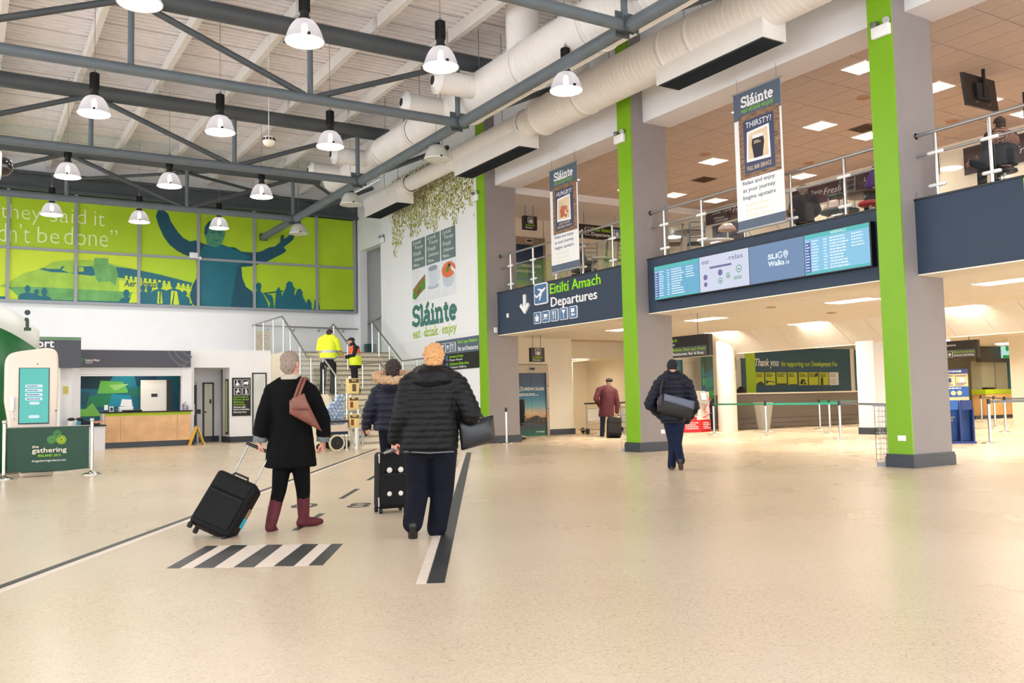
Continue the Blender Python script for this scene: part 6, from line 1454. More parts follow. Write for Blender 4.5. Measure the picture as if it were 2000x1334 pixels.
MB().rbox((-.25,-.3,.5),(.25,-.2,1.25),.05,3).build('backrest', M_black2, oc, local=True)
for s in (-1,1): MB().tube([(s*.26,-.2,.55),(s*.3,-.1,.75),(s*.3,.15,.75)],.018,8).tube([(s*.22,-.3,1.0),(s*.3,-.3,1.1),(s*.22,-.28,1.24)],.015,8).build('armrest', mat('chair_grey',(150,150,150),.4), oc, local=True)

# ================================================================== UPSTAIRS: banners on the far wall, monitor, tables, chairs
def far_banner(lb, y0, y1, z0, z1, words=None):
    X = 21.97; t = thing('wall_banner', lb, 'banner', (X,(y0+y1)/2,z0))
    b = panel(MB(), (X,y0,z0), XR, ZU, y0-y1, z1-z0, .02).build('cloth', mat('banner_plum',(58,34,44),.6,noise=.06,nscale=2), t)
    for k in range(int((y0-y1)/2.4)):
        yy = y0-.3-2.4*k
        for s, u, v, w_, h_ in (('Local, Tasty,',0,.28,.95,.14),('Fresh',1.0,.22,.6,.18),('Menu',.1,.13,.45,.09),('Delicious',.15,.03,.6,.09)):
            MB().text(s, (X-.022,yy-u,z0+v), XR, ZU, h=h_, w=w_, depth=.004, italic=.3, bold=-.01).build('handwritten_line', M_bwhite, b)
    if words: MB().text(words, (X-.022,y0-.1,z0+.2), XR, ZU, h=.25, w=.5, depth=.004).build('lettering', mat('gold_print',(140,120,80),.5), b)
far_banner('plum banner with white handwriting on the far upstairs wall, left of the hanging banner', 22.6, 19.3, 7.12, 7.6)
far_banner('longer plum banner with white handwriting on the far upstairs wall, above the seated man', 18.9, 13.9, 6.95, 7.5)
far_banner('plum banner on the far upstairs wall, right of the nearest green column', 13.2, 6.0, 6.75, 7.45, 'enjoy')
for k, (y0, lb) in enumerate(((22.3,'left of two dark photo prints on the far upstairs wall'),(21.55,'right of two dark photo prints on the far upstairs wall'))):
    t = thing('photo_print', lb, 'picture', (21.97,y0-.3,6.3)); panel(MB(), (21.97,y0,6.25), XR, ZU, .66, .8, .02).build('print', mat('photo_dark_%d'%k,(70,72,84),.4,noise=.7,nscale=5), t)
    MB().box((21.93,y0-.68,6.23),(21.95,y0+.02,6.25)).build('frame_edge', M_black, t)
t = thing('ceiling_monitor','black flat monitor seen from behind, hanging from the upstairs ceiling','monitor',(16,8.8,7))
TL, TR, BL = at_depth(1880,140,17.6), at_depth(1942,158,18.4), at_depth(1890,204,17.7)
u_, v_ = TR-TL, BL-TL; n_ = u_.cross(v_).normalized()
if n_.dot(FWD) < 0: n_ = -n_
c_ = TL+u_/2+v_/2
MB().obox(c_+n_*.03, u_/2, n_*.03, v_/2).build('panel', M_black, t); MB().obox(c_-n_*.02, u_*.2, n_*.03, v_*.25).build('mount_plate', M_black2, t)
top = c_-n_*.06; MB().cyl(top+Vector((0,0,-.1)), (top.x,top.y,7.69), .035, n=10).build('pole', M_black, t)
for f in (.3,.7): MB().cyl(TL+u_*f+v_*.85-n_*.03, TL+u_*f+v_*.85, .015, n=8).build('screw', M_chrome, t)
p = at_depth(2003,195,15.6); tag(MB().box((p.x,p.y-.6,p.z-.3),(p.x+.06,p.y+.05,p.z+.15)).cyl((p.x+.03,p.y-.3,p.z+.1),(p.x+.03,p.y-.3,7.69),.03,n=8).build('ceiling_monitor', M_black), 'edge of a second black monitor at the right edge of view', 'monitor')
for lb, (x,y) in {'square brown air vent in the upstairs ceiling, left of the thirsty banner':(1375,351),'square brown air vent in the upstairs ceiling, beside the nearest green column':(1688,251)}.items():
    p = on(x, y, 2, 7.66); t = thing('ceiling_vent', lb, 'vent', p)
    MB().box((p.x-.28,p.y-.28,7.655),(p.x+.28,p.y+.28,7.668)).build('frame', mat('vent_brown',(120,98,80),.6), t)
    for k in range(5): MB().obox((p.x,p.y-.2+.1*k,7.648),(.24,0,0),(0,.03,.01),(0,-.002,.005)).build('slat', mat('vent_dark',(70,56,46),.7), t)
for k, (x,y) in enumerate(((1686,190),(1378,301),(1860,236),(1580,318))):
    p = on(x, y, 2, 7.66); t = thing('ceiling_speaker', 'round flush speaker in the upstairs ceiling, %s' % ('near the nearest green column','left of the thirsty banner','under the hanging monitor','between banner and second vent')[k], 'speaker', p)
    MB().cyl((p.x,p.y,7.648),(p.x,p.y,7.668),.12,n=24).build('grille', mat('speaker_brown',(186,150,118),.6), t); MB().lathe([(.12,-.02),(.14,-.018),(.14,.008)], p, 24).build('rim', mat('speaker_brown',(186,150,118),.6), t)
for k, (x,y) in enumerate(((1506,600),(1624,611))):
    p = on(x, y, 2, ZL-.005); tag(MB().cyl((p.x,p.y,ZL-.02),(p.x,p.y,ZL),.12,n=20).build('ceiling_detector', mat('detector_tan',(170,150,120),.6)), 'small tan round fitting in the lower ceiling, %s' % ('left of the two','right of the two')[k], 'detector')
M_ttop = mat('table_brown',(96,66,48),.35,noise=.15,nscale=6); M_seat_t = mat('seat_teal',(52,84,92),.5)
def bar_table(lb, x, y, zt, r, m=None, name='round_table'):
    t = thing(name, lb, 'table', (x,y,4.25)); z = zt
    MB().lathe([(0,z),(r,z),(r,z-.035),(r*.9,z-.05),(0,z-.05)], (x,y,0), 28).build('tabletop', m or M_ttop, t); MB().cyl((x,y,4.27),(x,y,z-.05),.04,n=12).build('pedestal', M_chrome, t); MB().lathe([(0,4.3),(.05,4.3),(.26,4.26),(.26,4.25)], (x,y,0), 20).build('base', M_black, t)
def cafe_chair(lb, x, y, rot, zs, mseat):
    t = thing('cafe_chair', lb, 'chair', (x,y,4.25), rot); h = zs-4.25
    MB().rbox((-.2,-.2,h),(.2,.2,h+.05),.02).build('seat', mseat, t, local=True)
    for sx in (-1,1):
        MB().tube([(sx*.18,.18,h),(sx*.22,.22,0)],.014,7).build('leg', M_chrome, t, local=True); MB().tube([(sx*.18,-.18,h),(sx*.22,-.22,0)],.014,7).build('leg', M_chrome, t, local=True)
        MB().tube([(sx*.18,-.19,h),(sx*.18,-.24,h+.5)],.014,7).build('back_post', M_steel, t, local=True)
    for k in range(4): MB().tube([(-.18,-.2-.012*k,h+.14+.12*k),(0,-.23-.012*k,h+.14+.12*k),(.18,-.2-.012*k,h+.14+.12*k)],.012,7).build('back_slat', M_steel, t, local=True)
def upx(x, y, X): return pX(x, y, X)
p = upx(1170,503,14.9); cafe_chair('steel ladder-back chair with a white seat, just right of the hungry banner', 14.9, p.y, 1.0, p.z-.05, M_whitep)
p = upx(1196,503,14.9); cafe_chair('steel ladder-back chair with a teal seat, beside the middle green column', 14.9, p.y, .6, p.z-.1, M_seat_t)
p = upx(1150,506,14.7); cafe_chair('steel ladder-back chair partly behind the hungry banner', 14.7, p.y, -.4, p.z-.12, M_seat_t)
p = upx(1315,470,15.0); cafe_chair('steel ladder-back chair at the left end of the middle railing', 15.0, p.y, .8, p.z-.12, M_ttop)
p = upx(1345,462,15.6); bar_table('brown square-edged cafe table behind the left end of the middle railing', 15.6, p.y, p.z+.12, .42)
p = upx(1360,478,15.0); cafe_chair('steel ladder-back chair right of the brown table, behind the middle railing', 15.0, p.y, -.6, p.z, M_seat_t)
p = upx(1400,470,15.2); bar_table('pale round cafe table left of the thirsty banner', 15.2, p.y, p.z, .4, M_whitep)
p = upx(1545,415,15.0); bar_table('small wood cafe table left of the seated man', 15.0, p.y, p.z, .35, mat('table_tan',(150,112,78),.4))
p = upx(1640,412,14.6); bar_table('teal round table in front of the seated man, low behind the railing', 14.6, p.y, p.z, .36, M_seat_t)
p = upx(1690,378,14.9); bar_table('large dark brown round table beside the nearest green column', 14.9, p.y, p.z, .42)
p = upx(1700,393,14.2); t = thing('bar_stool','stool with a red seat beside the nearest green column','stool',(14.2,p.y,4.25)); MB().lathe([(0,p.z),(.2,p.z-.01),(.22,p.z-.05),(.2,p.z-.08),(0,p.z-.08)],(14.2,p.y,0),24).build('seat', mat('seat_red',(196,50,52),.5), t); MB().cyl((14.2,p.y,4.25),(14.2,p.y,p.z-.08),.03,n=10).build('stem', M_chrome, t)
p = upx(1643,390,15.4); cafe_chair('blue-grey steel chair turned sideways right of the seated man', 15.4, p.y, 1.6, p.z+.05, M_seat_t)
p = upx(1420,450,17.5); t = thing('floor_lamp','standing lamp with a pale dome shade left of the thirsty banner','lamp',(p.x,p.y,4.25)); MB().lathe([(.03,.2),(.12,.18),(.22,.08),(.25,0)],p,24).build('shade', mat('shade_pearl',(214,196,196),.3), t); MB().cyl((p.x,p.y,4.25),(p.x,p.y,p.z+.18),.015,n=8).cyl((p.x,p.y,4.25),(p.x,p.y,4.28),.14,n=20).build('pole', M_chrome, t)
p = upx(1630,408,16.5); t = thing('floor_lamp','standing lamp with a pale dome shade right of the seated man','lamp',(p.x,p.y,4.25)); MB().lathe([(.03,.2),(.12,.18),(.22,.08),(.25,0)],p,24).build('shade', mat('shade_pearl',(214,196,196),.3), t); MB().cyl((p.x,p.y,4.25),(p.x,p.y,p.z+.18),.015,n=8).cyl((p.x,p.y,4.25),(p.x,p.y,4.28),.14,n=20).build('pole', M_chrome, t)
# ================================================================== PEOPLE
from mathutils import noise as mnoise
def remesh(mb, name, m, parent, vox, smooth=4, dec=1.0, disp=None, mats=None):
    me = bpy.data.meshes.new('tmp'); me.from_pydata([tuple(p) for p in mb.v], [], mb.f); me.update()
    o = bpy.data.objects.new('tmp', me); COL.objects.link(o)
    r = o.modifiers.new('r', 'REMESH'); r.mode = 'VOXEL'; r.voxel_size = vox; r.use_smooth_shade = True
    if smooth: s = o.modifiers.new('s', 'SMOOTH'); s.factor = .5; s.iterations = smooth
    if dec < 1 and not disp: d = o.modifiers.new('d', 'DECIMATE'); d.ratio = dec
    dg = bpy.context.evaluated_depsgraph_get(); nm = bpy.data.meshes.new_from_object(o.evaluated_get(dg))
    bpy.data.objects.remove(o); bpy.data.meshes.remove(me)
    if disp:
        ns = [q.normal.copy() for q in nm.vertices]
        for q, n in zip(nm.vertices, ns): q.co += n*disp(q.co, n)
    nm.materials.clear(); nm.materials.append(m)
    if mats:
        for mm, _ in mats: nm.materials.append(mm)
        for p in nm.polygons:
            c = p.center
            for k, (mm, test) in enumerate(mats):
                if test(c): p.material_index = k+1
    for p in nm.polygons: p.use_smooth = True
    nm.name = name; ob = bpy.data.objects.new(name, nm); COL.objects.link(ob); ob.parent = parent
    return ob
def loft(mb, rings, n=24, tilt=None):
    """rings: (center, rx, ry, yaw)"""
    V = []
    for r in rings:
        c = Vector(r[0]); yaw = r[3] if len(r) > 3 else 0; cy, sy = math.cos(yaw), math.sin(yaw)
        for k in range(n):
            a = 2*PI*k/n; x, y = r[1]*math.cos(a), r[2]*math.sin(a); V.append(c+Vector((x*cy-y*sy, x*sy+y*cy, 0)))
    Fc = [(i*n+k, i*n+(k+1)%n, (i+1)*n+(k+1)%n, (i+1)*n+k) for i in range(len(rings)-1) for k in range(n)]
    Fc += [tuple(reversed(range(n))), tuple(range((len(rings)-1)*n, len(rings)*n))]
    return mb.add(V, Fc, True)
def limb(mb, pts, radii, n=14):
    P = [Vector(p) for p in pts]; Q = []; R = []
    for i in range(len(P)-1):
        k = 6
        for j in range(k):
            Q.append(P[i].lerp(P[i+1], j/k)); R.append(radii[i]+(radii[i+1]-radii[i])*j/k)
    Q.append(P[-1]); R.append(radii[-1]); mb.tube(Q, R, n)
    for p, r in zip(P, radii): mb.ball(p, r*.985, n=14, m=10)
    return mb
def hand(mb, w_, d, n, s=1.0, curl=.4, left=True):
    w_, d, n = Vector(w_), Vector(d).normalized(), Vector(n); n = (n-d*n.dot(d)).normalized(); sd = d.cross(n)*(1 if left else -1)
    for o in (-.026,-.009,.009,.026): mb.tube([w_-d*.02*s+sd*o*.7*s, w_+d*.04*s+sd*o*s, w_+d*.085*s+sd*o*1.05*s], [.016*s,.0155*s,.0135*s], 8); mb.ball(w_+d*.085*s+sd*o*1.05*s, .0135*s)
    for o, L in zip((-.028,-.0095,.0095,.028), (.062,.075,.08,.07)):
        p = w_+d*.085*s+sd*o*1.08*s; dd = d.copy(); pts = [p]
        for k, (f, b) in enumerate(((.42,.75),(.33,.95),(.25,.6))):
            q = Quaternion(d.cross(n).normalized(), curl*b*1.35); dd = q @ dd if (q @ dd).dot(n) > dd.dot(n)-1e-6 else Quaternion(d.cross(n).normalized(), -curl*b*1.35) @ dd
            pts.append(pts[-1]+dd*L*f*s)
        mb.tube(pts, [.0095*s,.009*s,.0085*s,.0075*s], 8); mb.ball(pts[-1], .0075*s)
    p = w_+d*.025*s+sd*.03*s; a = (d*.6+sd*.65+n*.35).normalized(); q1 = p+a*.035*s; q2 = q1+(d*.8+n*.5*curl+sd*.2).normalized()*.03*s; q3 = q2+(d*.8+n*.8*curl).normalized()*.024*s
    mb.tube([w_+sd*.015*s, p, q1, q2, q3], [.015*s,.015*s,.0115*s,.0105*s,.0085*s], 8); mb.ball(q3, .0085*s)
def foot(mb, ank, d, s=1.0, pitch=0.0, r=.042):
    ank = Vector(ank); d = Vector(d); d.z = 0; d.normalize(); d = (d*math.cos(pitch)-ZU*math.sin(pitch)).normalized(); dn = (Vector((d.x,d.y,0)).normalized()*-math.sin(pitch)-ZU*math.cos(pitch)).normalized()
    heel = ank+dn*.055*s-d*.04*s; ball_ = ank+dn*.06*s+d*.13*s; toe = ank+dn*.062*s+d*.19*s
    limb(mb, [ank, heel], [r*s*1.0, r*s*.8]); limb(mb, [heel, ank+dn*.05*s+d*.05*s, ball_, toe], [r*s*.78,r*s*.95,r*s*.9,r*s*.62])
M_skin = mat('skin_light',(222,170,146),.5,spec=.4); M_skin2 = mat('skin_rosy',(214,150,128),.5,spec=.4)
class Fig:
    """a figure whose joints are set in the local frame: x right, y forward, z up"""
    def __init__(s, name, label, loc, az, H, skin=M_skin, vox=.01):
        s.loc = Vector(loc); s.az = az; s.k = H/1.75; s.t = thing(name, label, 'person', loc, -math.radians(az)); s.skin = skin; s.vox = vox
        s.R = Matrix.Rotation(math.radians(az), 3, 'Z'); s.d0 = (s.loc-ORG).dot(FWD)
    def w(s, x, y, dd=0.0):                    # image point at the figure's depth, in the local frame
        return s.R @ (at_depth(x, y, s.d0+dd)-s.loc)
    def body(s, hip, neck, head, arms, legs, curl=.5, hands=(1,1), yaw=0.0, headless=False, hd=None, palm=None, feet=None):
        k = s.k; mb = MB(); hip, neck, head = Vector(hip), Vector(neck), Vector(head)
        mid = hip.lerp(neck, .45); ch = hip.lerp(neck, .72)
        loft(mb, [(hip-ZU*.06*k,.12*k,.09*k),(hip,.155*k,.11*k),(mid,.128*k,.095*k),(ch,.155*k,.112*k),(hip.lerp(neck,.92),.15*k,.09*k),(neck,.062*k,.06*k),(neck.lerp(head,.5),.054*k,.058*k),(head-ZU*.03*k,.055*k,.06*k)])
        Rz = Matrix.Rotation(yaw, 3, 'Z'); f = Rz @ Vector((0,1,0)); r_ = Rz @ Vector((1,0,0)); s.hf, s.hr, s.head = f, r_, head
        mb.ball(head+ZU*.02*k-f*.008*k, .078*k,.094*k,.105*k,20,14,Rz); mb.ball(head-ZU*.055*k+f*.03*k, .056*k,.062*k,.062*k,16,10,Rz); mb.ball(head-ZU*.098*k+f*.062*k, .022*k,.02*k,.018*k)
        limb(mb, [head+ZU*.012*k+f*.088*k, head-ZU*.03*k+f*.112*k], [.010*k,.017*k]); mb.ball(head-ZU*.066*k+f*.092*k, .027*k,.012*k,.011*k,12,8,Rz)
        mb.ball(head+ZU*.03*k+f*.083*k, .05*k,.012*k,.012*k,12,8,Rz)
        for sg in (-1,1): mb.ball(head-ZU*.005*k+r_*sg*.08*k-f*.005*k, .014*k,.022*k,.033*k,10,8,Rz)
        s.sh = []
        for i, A_ in enumerate(arms):
            if not A_: continue
            sh, el, wr = [Vector(p) for p in A_[:3]]; limb(mb, [sh, el, wr], [.056*k,.043*k,.03*k]); d = Vector(A_[3]) if len(A_) > 3 else (wr-el); n = Vector(A_[4]) if len(A_) > 4 else Vector((.8 if i == 0 else -.8, .2, 0))
            if hands[i]: hand(mb, wr, d, n, k, A_[5] if len(A_) > 5 else curl, i == 0)
            limb(mb, [hip.lerp(neck,.86), sh], [.07*k,.055*k])
        for i, L_ in enumerate(legs):
            hp, kn, an = [Vector(p) for p in L_[:3]]; limb(mb, [hp, kn, kn.lerp(an,.35), an], [.088*k,.058*k,.056*k,.036*k]); foot(mb, an, L_[3], k*.95, L_[4] if len(L_) > 4 else 0, .036)
        s.bodyo = remesh(mb, 'body', s.skin, s.t, s.vox, 3, .35)
        e = MB()
        for sg in (-1,1): MB().ball(head+ZU*.01*k+f*.084*k+r_*sg*.03*k, .012*k, n=10, m=8).build('eye', mat('eye_dark',(40,34,30),.2), s.t, local=True)
        return s
    def hair(s, m, vol=1.0, back=.5, seed=0, rough=.012, top=1.0):
        k = s.k; mb = MB(); h = s.head; Rz = Matrix((s.hr, s.hf, ZU)).transposed()
        mb.ball(h+ZU*.035*k-s.hf*.02*k, .086*k*vol,.098*k*vol,.098*k*top,20,14,Rz)
        mb.ball(h-ZU*.02*k-s.hf*.05*k, .078*k*vol,.06*k*vol,.09*k*back*1.6,16,10,Rz)
        return remesh(mb, 'hair', m, s.t, .009, 2, 1, lambda c, n: rough*k*(mnoise.noise(c*38+Vector((seed,0,0)))+.6*mnoise.noise(c*90)))
    def legs_cloth(s, name, m, legs, hip, radii, vox=.012, cuff=0.03):
        k = s.k; mb = MB()
        for L_ in legs:
            hp, kn, an = [Vector(p) for p in L_[:3]]; limb(mb, [hp, kn, kn.lerp(an,.5), an+(kn-an).normalized()*cuff], [q*k for q in radii])
        hip = Vector(hip); a, b = Vector(legs[0][0]), Vector(legs[1][0]); c = (a+b)/2
        loft(mb, [(c-ZU*.07*k,.125*k,.1*k),(c,.17*k,.125*k),(hip+ZU*.08*k,.16*k,.118*k)])
        return remesh(mb, name, m, s.t, vox, 5, .6, None)
    def coat(s, name, m, rings, arms, radii, vox=.012, disp=None, mats=None, smooth=5, shoulder=True, cut=.03):
        k = s.k; mb = MB(); loft(mb, [(Vector(r[0]),r[1]*k,r[2]*k) for r in rings])
        for A_ in arms:
            if not A_: continue
            sh, el, wr = [Vector(p) for p in A_[:3]]; limb(mb, [sh, el, wr-(wr-el).normalized()*cut], [q*k for q in radii])
            if shoulder: c = Vector(rings[-2][0]); limb(mb, [c+(sh-c)*.3, sh], [radii[0]*k*1.15, radii[0]*k*.98])
        return remesh(mb, name, m, s.t, vox, smooth, 1, disp or (lambda c, n: .006*mnoise.noise(c*9)+.003*mnoise.noise(c*25)), mats)
    def shoes(s, m, legs, r=.046, top=None, name='shoe', heel=False):
        for L_ in legs:
            mb = MB(); an = Vector(L_[2]); foot(mb, an, L_[3], s.k, L_[4] if len(L_) > 4 else 0, r)
            if top: limb(mb, [an-ZU*.02, an+(Vector(L_[1])-an).normalized()*top], [r*s.k*1.05, r*s.k*1.25])
            remesh(mb, name, m, s.t, .009, 3, 1, lambda c, n: .003*mnoise.noise(c*30))
quilt = lambda p, a: (lambda c, n: a*(abs(math.sin(PI*c.z/p))**.6)-a*.5+.008*mnoise.noise(c*14)+.004*mnoise.noise(c*35))
M_coatb = mat('coat_black_wool',(9,9,10),.9,spec=.15,noise=.2,nscale=20,bump=.2,bscale=300); M_legb = mat('legging_black',(9,9,11),.85,spec=.15); M_burg = mat('suede_burgundy',(84,20,32),.75,noise=.15,nscale=15)
M_hgrey = mat('hair_grey',(142,124,112),.7,noise=.3,nscale=60,bump=.4,bscale=150); M_hging = mat('hair_ginger',(206,152,100),.7,noise=.25,nscale=60,bump=.4,bscale=150); M_hbrown = mat('hair_dark_brown',(46,32,26),.6,noise=.3,nscale=60,bump=.4,bscale=150)
M_navyj = mat('jacket_navy',(13,16,34),.55,spec=.3,noise=.1,nscale=12,bump=.25,bscale=60); M_blackq = mat('jacket_black_quilt',(9,10,13),.55,spec=.25,noise=.12,nscale=10,bump=.3,bscale=50); M_navyt = mat('trousers_navy',(11,14,26),.85,spec=.2,noise=.1,nscale=10); M_jean = mat('jeans_blue',(20,30,54),.8,spec=.2,noise=.25,nscale=10,bump=.2,bscale=200); M_fur = mat('fur_tan',(184,150,116),.9,noise=.35,nscale=50)
M_shoeb = mat('shoe_black',(20,19,19),.45); M_shoebr = mat('shoe_brown',(70,56,46),.6)

# ---- 1. woman in black coat with burgundy boots
lo = fl(563,1033); f1 = Fig('person','woman walking away in a knee-length black coat and burgundy ankle boots, pulling a case',lo,34,1.72,M_skin2,.007)
w_ = f1.w
arms = [(w_(531,764,0),w_(512,822,-.06),w_(507,862,-.05),(0,.1,-1),(.9,.2,0),.9),(w_(606,764,0),w_(632,820,.0),w_(631,861,.02),(-.1,.3,-1),(-.9,.2,0),.5)]
legs = [(w_(553,890),w_(545,958,.02),w_(529,1021,-.12),(0,1,0),.35),(w_(585,890),w_(592,955,.1),w_(593,1010,.12),(.75,.7,0),0)]
f1.body(w_(568,872),w_(568,741),w_(568,711,.02),arms,legs,yaw=-.35)
f1.coat('coat', M_coatb, [(w_(567,912),.265,.20),(w_(567,905),.262,.198),(w_(568,870),.235,.18),(w_(569,825),.205,.155),(w_(568,785),.215,.15),(w_(568,760),.205,.13),(w_(568,745),.12,.10),(w_(568,737),.085,.085)], arms, (.082,.075,.072), cut=.07)
mb = MB()
for A_ in arms: a_, b_ = Vector(A_[1]), Vector(A_[2]); d = (b_-a_).normalized(); MB().tube([b_-d*.10,b_+d*.0],[.062,.066],16).build('fur_cuff', mat('cuff_grey',(104,110,112),.9,noise=.3,nscale=40), f1.t, local=True)
remesh(loft(MB(), [(w_(568,742),.11,.105),(w_(568,736),.10,.095),(w_(569,731),.078,.08)]), 'collar', mat('collar_pale',(176,166,150),.8), f1.t, .01, 2)
f1.hair(M_hgrey, 1.04, .62, 2)
f1.legs_cloth('leggings', M_legb, legs, w_(568,872), (.104,.074,.062,.046), cuff=.12)
f1.shoes(M_burg, legs, .054, .2, 'boot')
def bag_mesh(corners, th, name, m, parent, round_=.02):
    """soft bag from four corners (world, tl tr br bl) with thickness along the view depth"""
    tl, tr, br, bl = [Vector(c) for c in corners]; n = (tr-tl).cross(bl-tl).normalized(); mb = MB(); N = 8; V = []
    for sgn in (-1,1):
        for i in range(N+1):
            for j in range(N+1):
                u, v = i/N, j/N; p = (tl*(1-u)+tr*u)*(1-v)+(bl*(1-u)+br*u)*v; b = (math.sin(PI*u)*math.sin(PI*v))**.4; V.append(p+n*sgn*th*(.25+.75*b)/2)
    M_ = (N+1)**2; Fc = []
    for i in range(N):
        for j in range(N):
            a = i*(N+1)+j; Fc.append((a,a+1,a+N+2,a+N+1)); a += M_; Fc.append((a,a+N+1,a+N+2,a+1))
    ed = [i*(N+1) for i in range(N+1)]+[N*(N+1)+j for j in range(1,N+1)]+[i*(N+1)+N for i in range(N-1,-1,-1)]+[j for j in range(N-1,0,-1)]
    for a, b in zip(ed, ed[1:]+ed[:1]): Fc.append((a,b,b+M_,a+M_))
    mb.add(V, Fc, True); return mb.build(name, m, parent)
d1_ = f1.d0
M_bagbr = mat('leather_brown',(122,72,58),.5,noise=.2,nscale=10,bump=.2,bscale=60)
q = at_depth(600,800,d1_-.24); hb = thing('shoulder_bag','brown leather shoulder bag hanging behind the woman in the black coat','bag',q)
D = d1_-.24
bag_mesh([at_depth(566,782,D),at_depth(593,770,D),at_depth(628,842,D+.03),at_depth(566,808,D)], .14, 'bag_body', M_bagbr, hb)
bag_mesh([at_depth(570,778,D-.07),at_depth(594,768,D-.07),at_depth(606,800,D-.08),at_depth(572,800,D-.08)], .03, 'flap', M_bagbr, hb)
for dx in (-3,4): MB().tube([at_depth(578+dx,778,D),at_depth(586+dx,755,D+.04),at_depth(593+dx,738,D+.12),at_depth(597+dx,742,D+.24)], .014, 8).build('strap', M_bagbr, hb)
# trolley case of the woman
def trolley_case(name, lb, G, Hd, up, wax, w, dth, h, m, extra=None, handle=True):
    """G base centre, up = case axis, wax = width axis"""
    up, wax = Vector(up).normalized(), Vector(wax).normalized(); fr = wax.cross(up).normalized(); fr = -fr if fr.dot(FWD) < 0 else fr; t = thing(name, lb, 'suitcase', G); G = Vector(G)
    bm = bmesh.new(); bmesh.ops.create_cube(bm, size=1); 
    for q in bm.verts: q.co = Vector((q.co.x*w, q.co.y*dth, q.co.z*h))
    bmesh.ops.bevel(bm, geom=bm.edges[:], offset=min(w,dth)*.16, segments=3, profile=.5, affect='EDGES')
    Mx = Matrix((wax, up.cross(wax), up)).transposed().to_4x4(); Mx.translation = G+up*(h/2+.05)
    mb = MB().bm(bm, True, Mx); body = mb.build('shell', m, t)
    c = lambda a, b, z: G+wax*a+fr*b+up*(z+.05)
    MB().obox(c(0,-dth/2-.012,h*.36), wax*w*.42, fr*.02, up*h*.27).build('front_pocket', m, body); MB().obox(c(0,-dth/2-.008,h*.8), wax*w*.42, fr*.014, up*h*.12).build('top_pocket', m, body)
    zp = MB().tube([c(-w*.40,-dth/2-.034,h*.62),c(w*.40,-dth/2-.034,h*.62)],.006,6).build('zip', M_black, body)
    MB().tube([c(-.08,-dth*.2,h),c(-.07,-dth*.2,h+.03),c(.07,-dth*.2,h+.03),c(.08,-dth*.2,h)],.012,8).build('grab_handle', M_black, t)
    for a in (-1,1):
        for b in (-1,1):
            cc = c(a*w*.42,b*dth*.4,-.02); MB().cyl(cc-wax*.015, cc+wax*.015, .032, n=14).build('wheel', M_black2, t)
    if Hd is not None:
        Hd = Vector(Hd)
        for a in (-1,1): MB().tube([c(a*w*.28,dth*.3,h*.9), Hd+wax*a*w*.28], .009, 8).build('rod', M_chrome, t)
        MB().tube([Hd-wax*w*.34, Hd+wax*w*.34], .017, 10).build('handle_grip', M_black, t)
    return t, c
M_case = mat('case_black_fabric',(12,12,14),.7,spec=.25,noise=.15,nscale=20,bump=.15,bscale=200)
hx_ = f1.loc+Matrix.Rotation(-math.radians(34),3,'Z') @ (Vector(arms[0][2])+Vector((0,0,-.07)))
G = fl(406,1050); top_mid = at_depth(446,955,(G-ORG).dot(FWD)+.05)
wax = (fl(452,1053)-fl(362,1056)).normalized()
up_ = (hx_-G).normalized()
up2 = (top_mid-G); 
t, c = trolley_case('trolley_case','black fabric trolley case tilted on its wheels, with a small turquoise tag', G, hx_, up_, wax-up_*wax.dot(up_), .42, .26, .56, M_case)
MB().obox(c(.215,.05,.2),(wax-up_*wax.dot(up_)).normalized()*.006, wax.cross(up_).normalized()*.035, up_*.05).build('turquoise_tag', mat('tag_turquoise',(40,170,196),.5), t)
MB().obox(c(.215,.05,.3),(wax-up_*wax.dot(up_)).normalized()*.006, wax.cross(up_).normalized()*.03, up_*.045).build('tan_label', mat('tag_tan',(150,120,88),.6), t)

# ---- 2. heavy-set person in black quilted jacket
lo = fl(832,1045); f2 = Fig('person','ginger-haired walker seen from behind in a black quilted jacket and wide navy trousers',lo,26,1.74,M_skin2,.007)
w_ = f2.w
arms = [(w_(800,752,0),w_(786,812,-.08),w_(771,858,.02),(0,.1,-1),(.8,.4,0),1.0),(w_(893,752,0),w_(920,808,-.05),w_(897,815,.25),(-.4,1,-.1),(0,0,-1),.8)]
legs = [(w_(816,880),w_(817,955,.05),w_(806,1022,-.22),(0,1,0),.75),(w_(867,880),w_(864,960,.08),w_(853,1032,.0),(.15,1,0),0)]
f2.body(w_(842,868),w_(844,722),w_(847,700,.03),arms,legs,yaw=.1)
f2.coat('quilted_jacket', M_blackq, [(w_(838,884),.245,.19),(w_(838,876),.268,.205),(w_(840,840),.27,.205),(w_(842,800),.265,.2),(w_(843,765),.265,.185),(w_(844,742),.225,.15),(w_(845,728),.135,.12),(w_(846,718),.1,.1)], arms, (.105,.098,.07), disp=quilt(.056,.010), cut=.01)
remesh(loft(MB(), [(w_(843,758,-.02),.17,.15),(w_(844,745,-.03),.21,.18),(w_(845,728,-.03),.185,.16),(w_(846,714,0),.12,.115)]), 'hood', M_blackq, f2.t, .012, 4, 1, lambda c, n: .012*mnoise.noise(c*10)+.006*mnoise.noise(c*25))
f2.hair(M_hging, 1.1, .6, 5, .02, 1.08)
f2.legs_cloth('trousers', M_navyt, legs, w_(842,868), (.128,.108,.1,.094), cuff=.0)
f2.shoes(M_shoeb, legs, .05)
MB().tube([w_(790,882,-.12),w_(838,885,-.24),w_(886,882,-.12)], .008, 8).build('hem_cord', mat('cord_grey',(84,90,94),.5), f2.t, local=True)
D2 = f2.d0
hb = thing('handbag','large black leather handbag hanging from the right arm of the ginger-haired walker','bag',at_depth(932,850,D2))
M_bagbl = mat('leather_black',(24,28,34),.32,noise=.1,nscale=8,bump=.1,bscale=80)
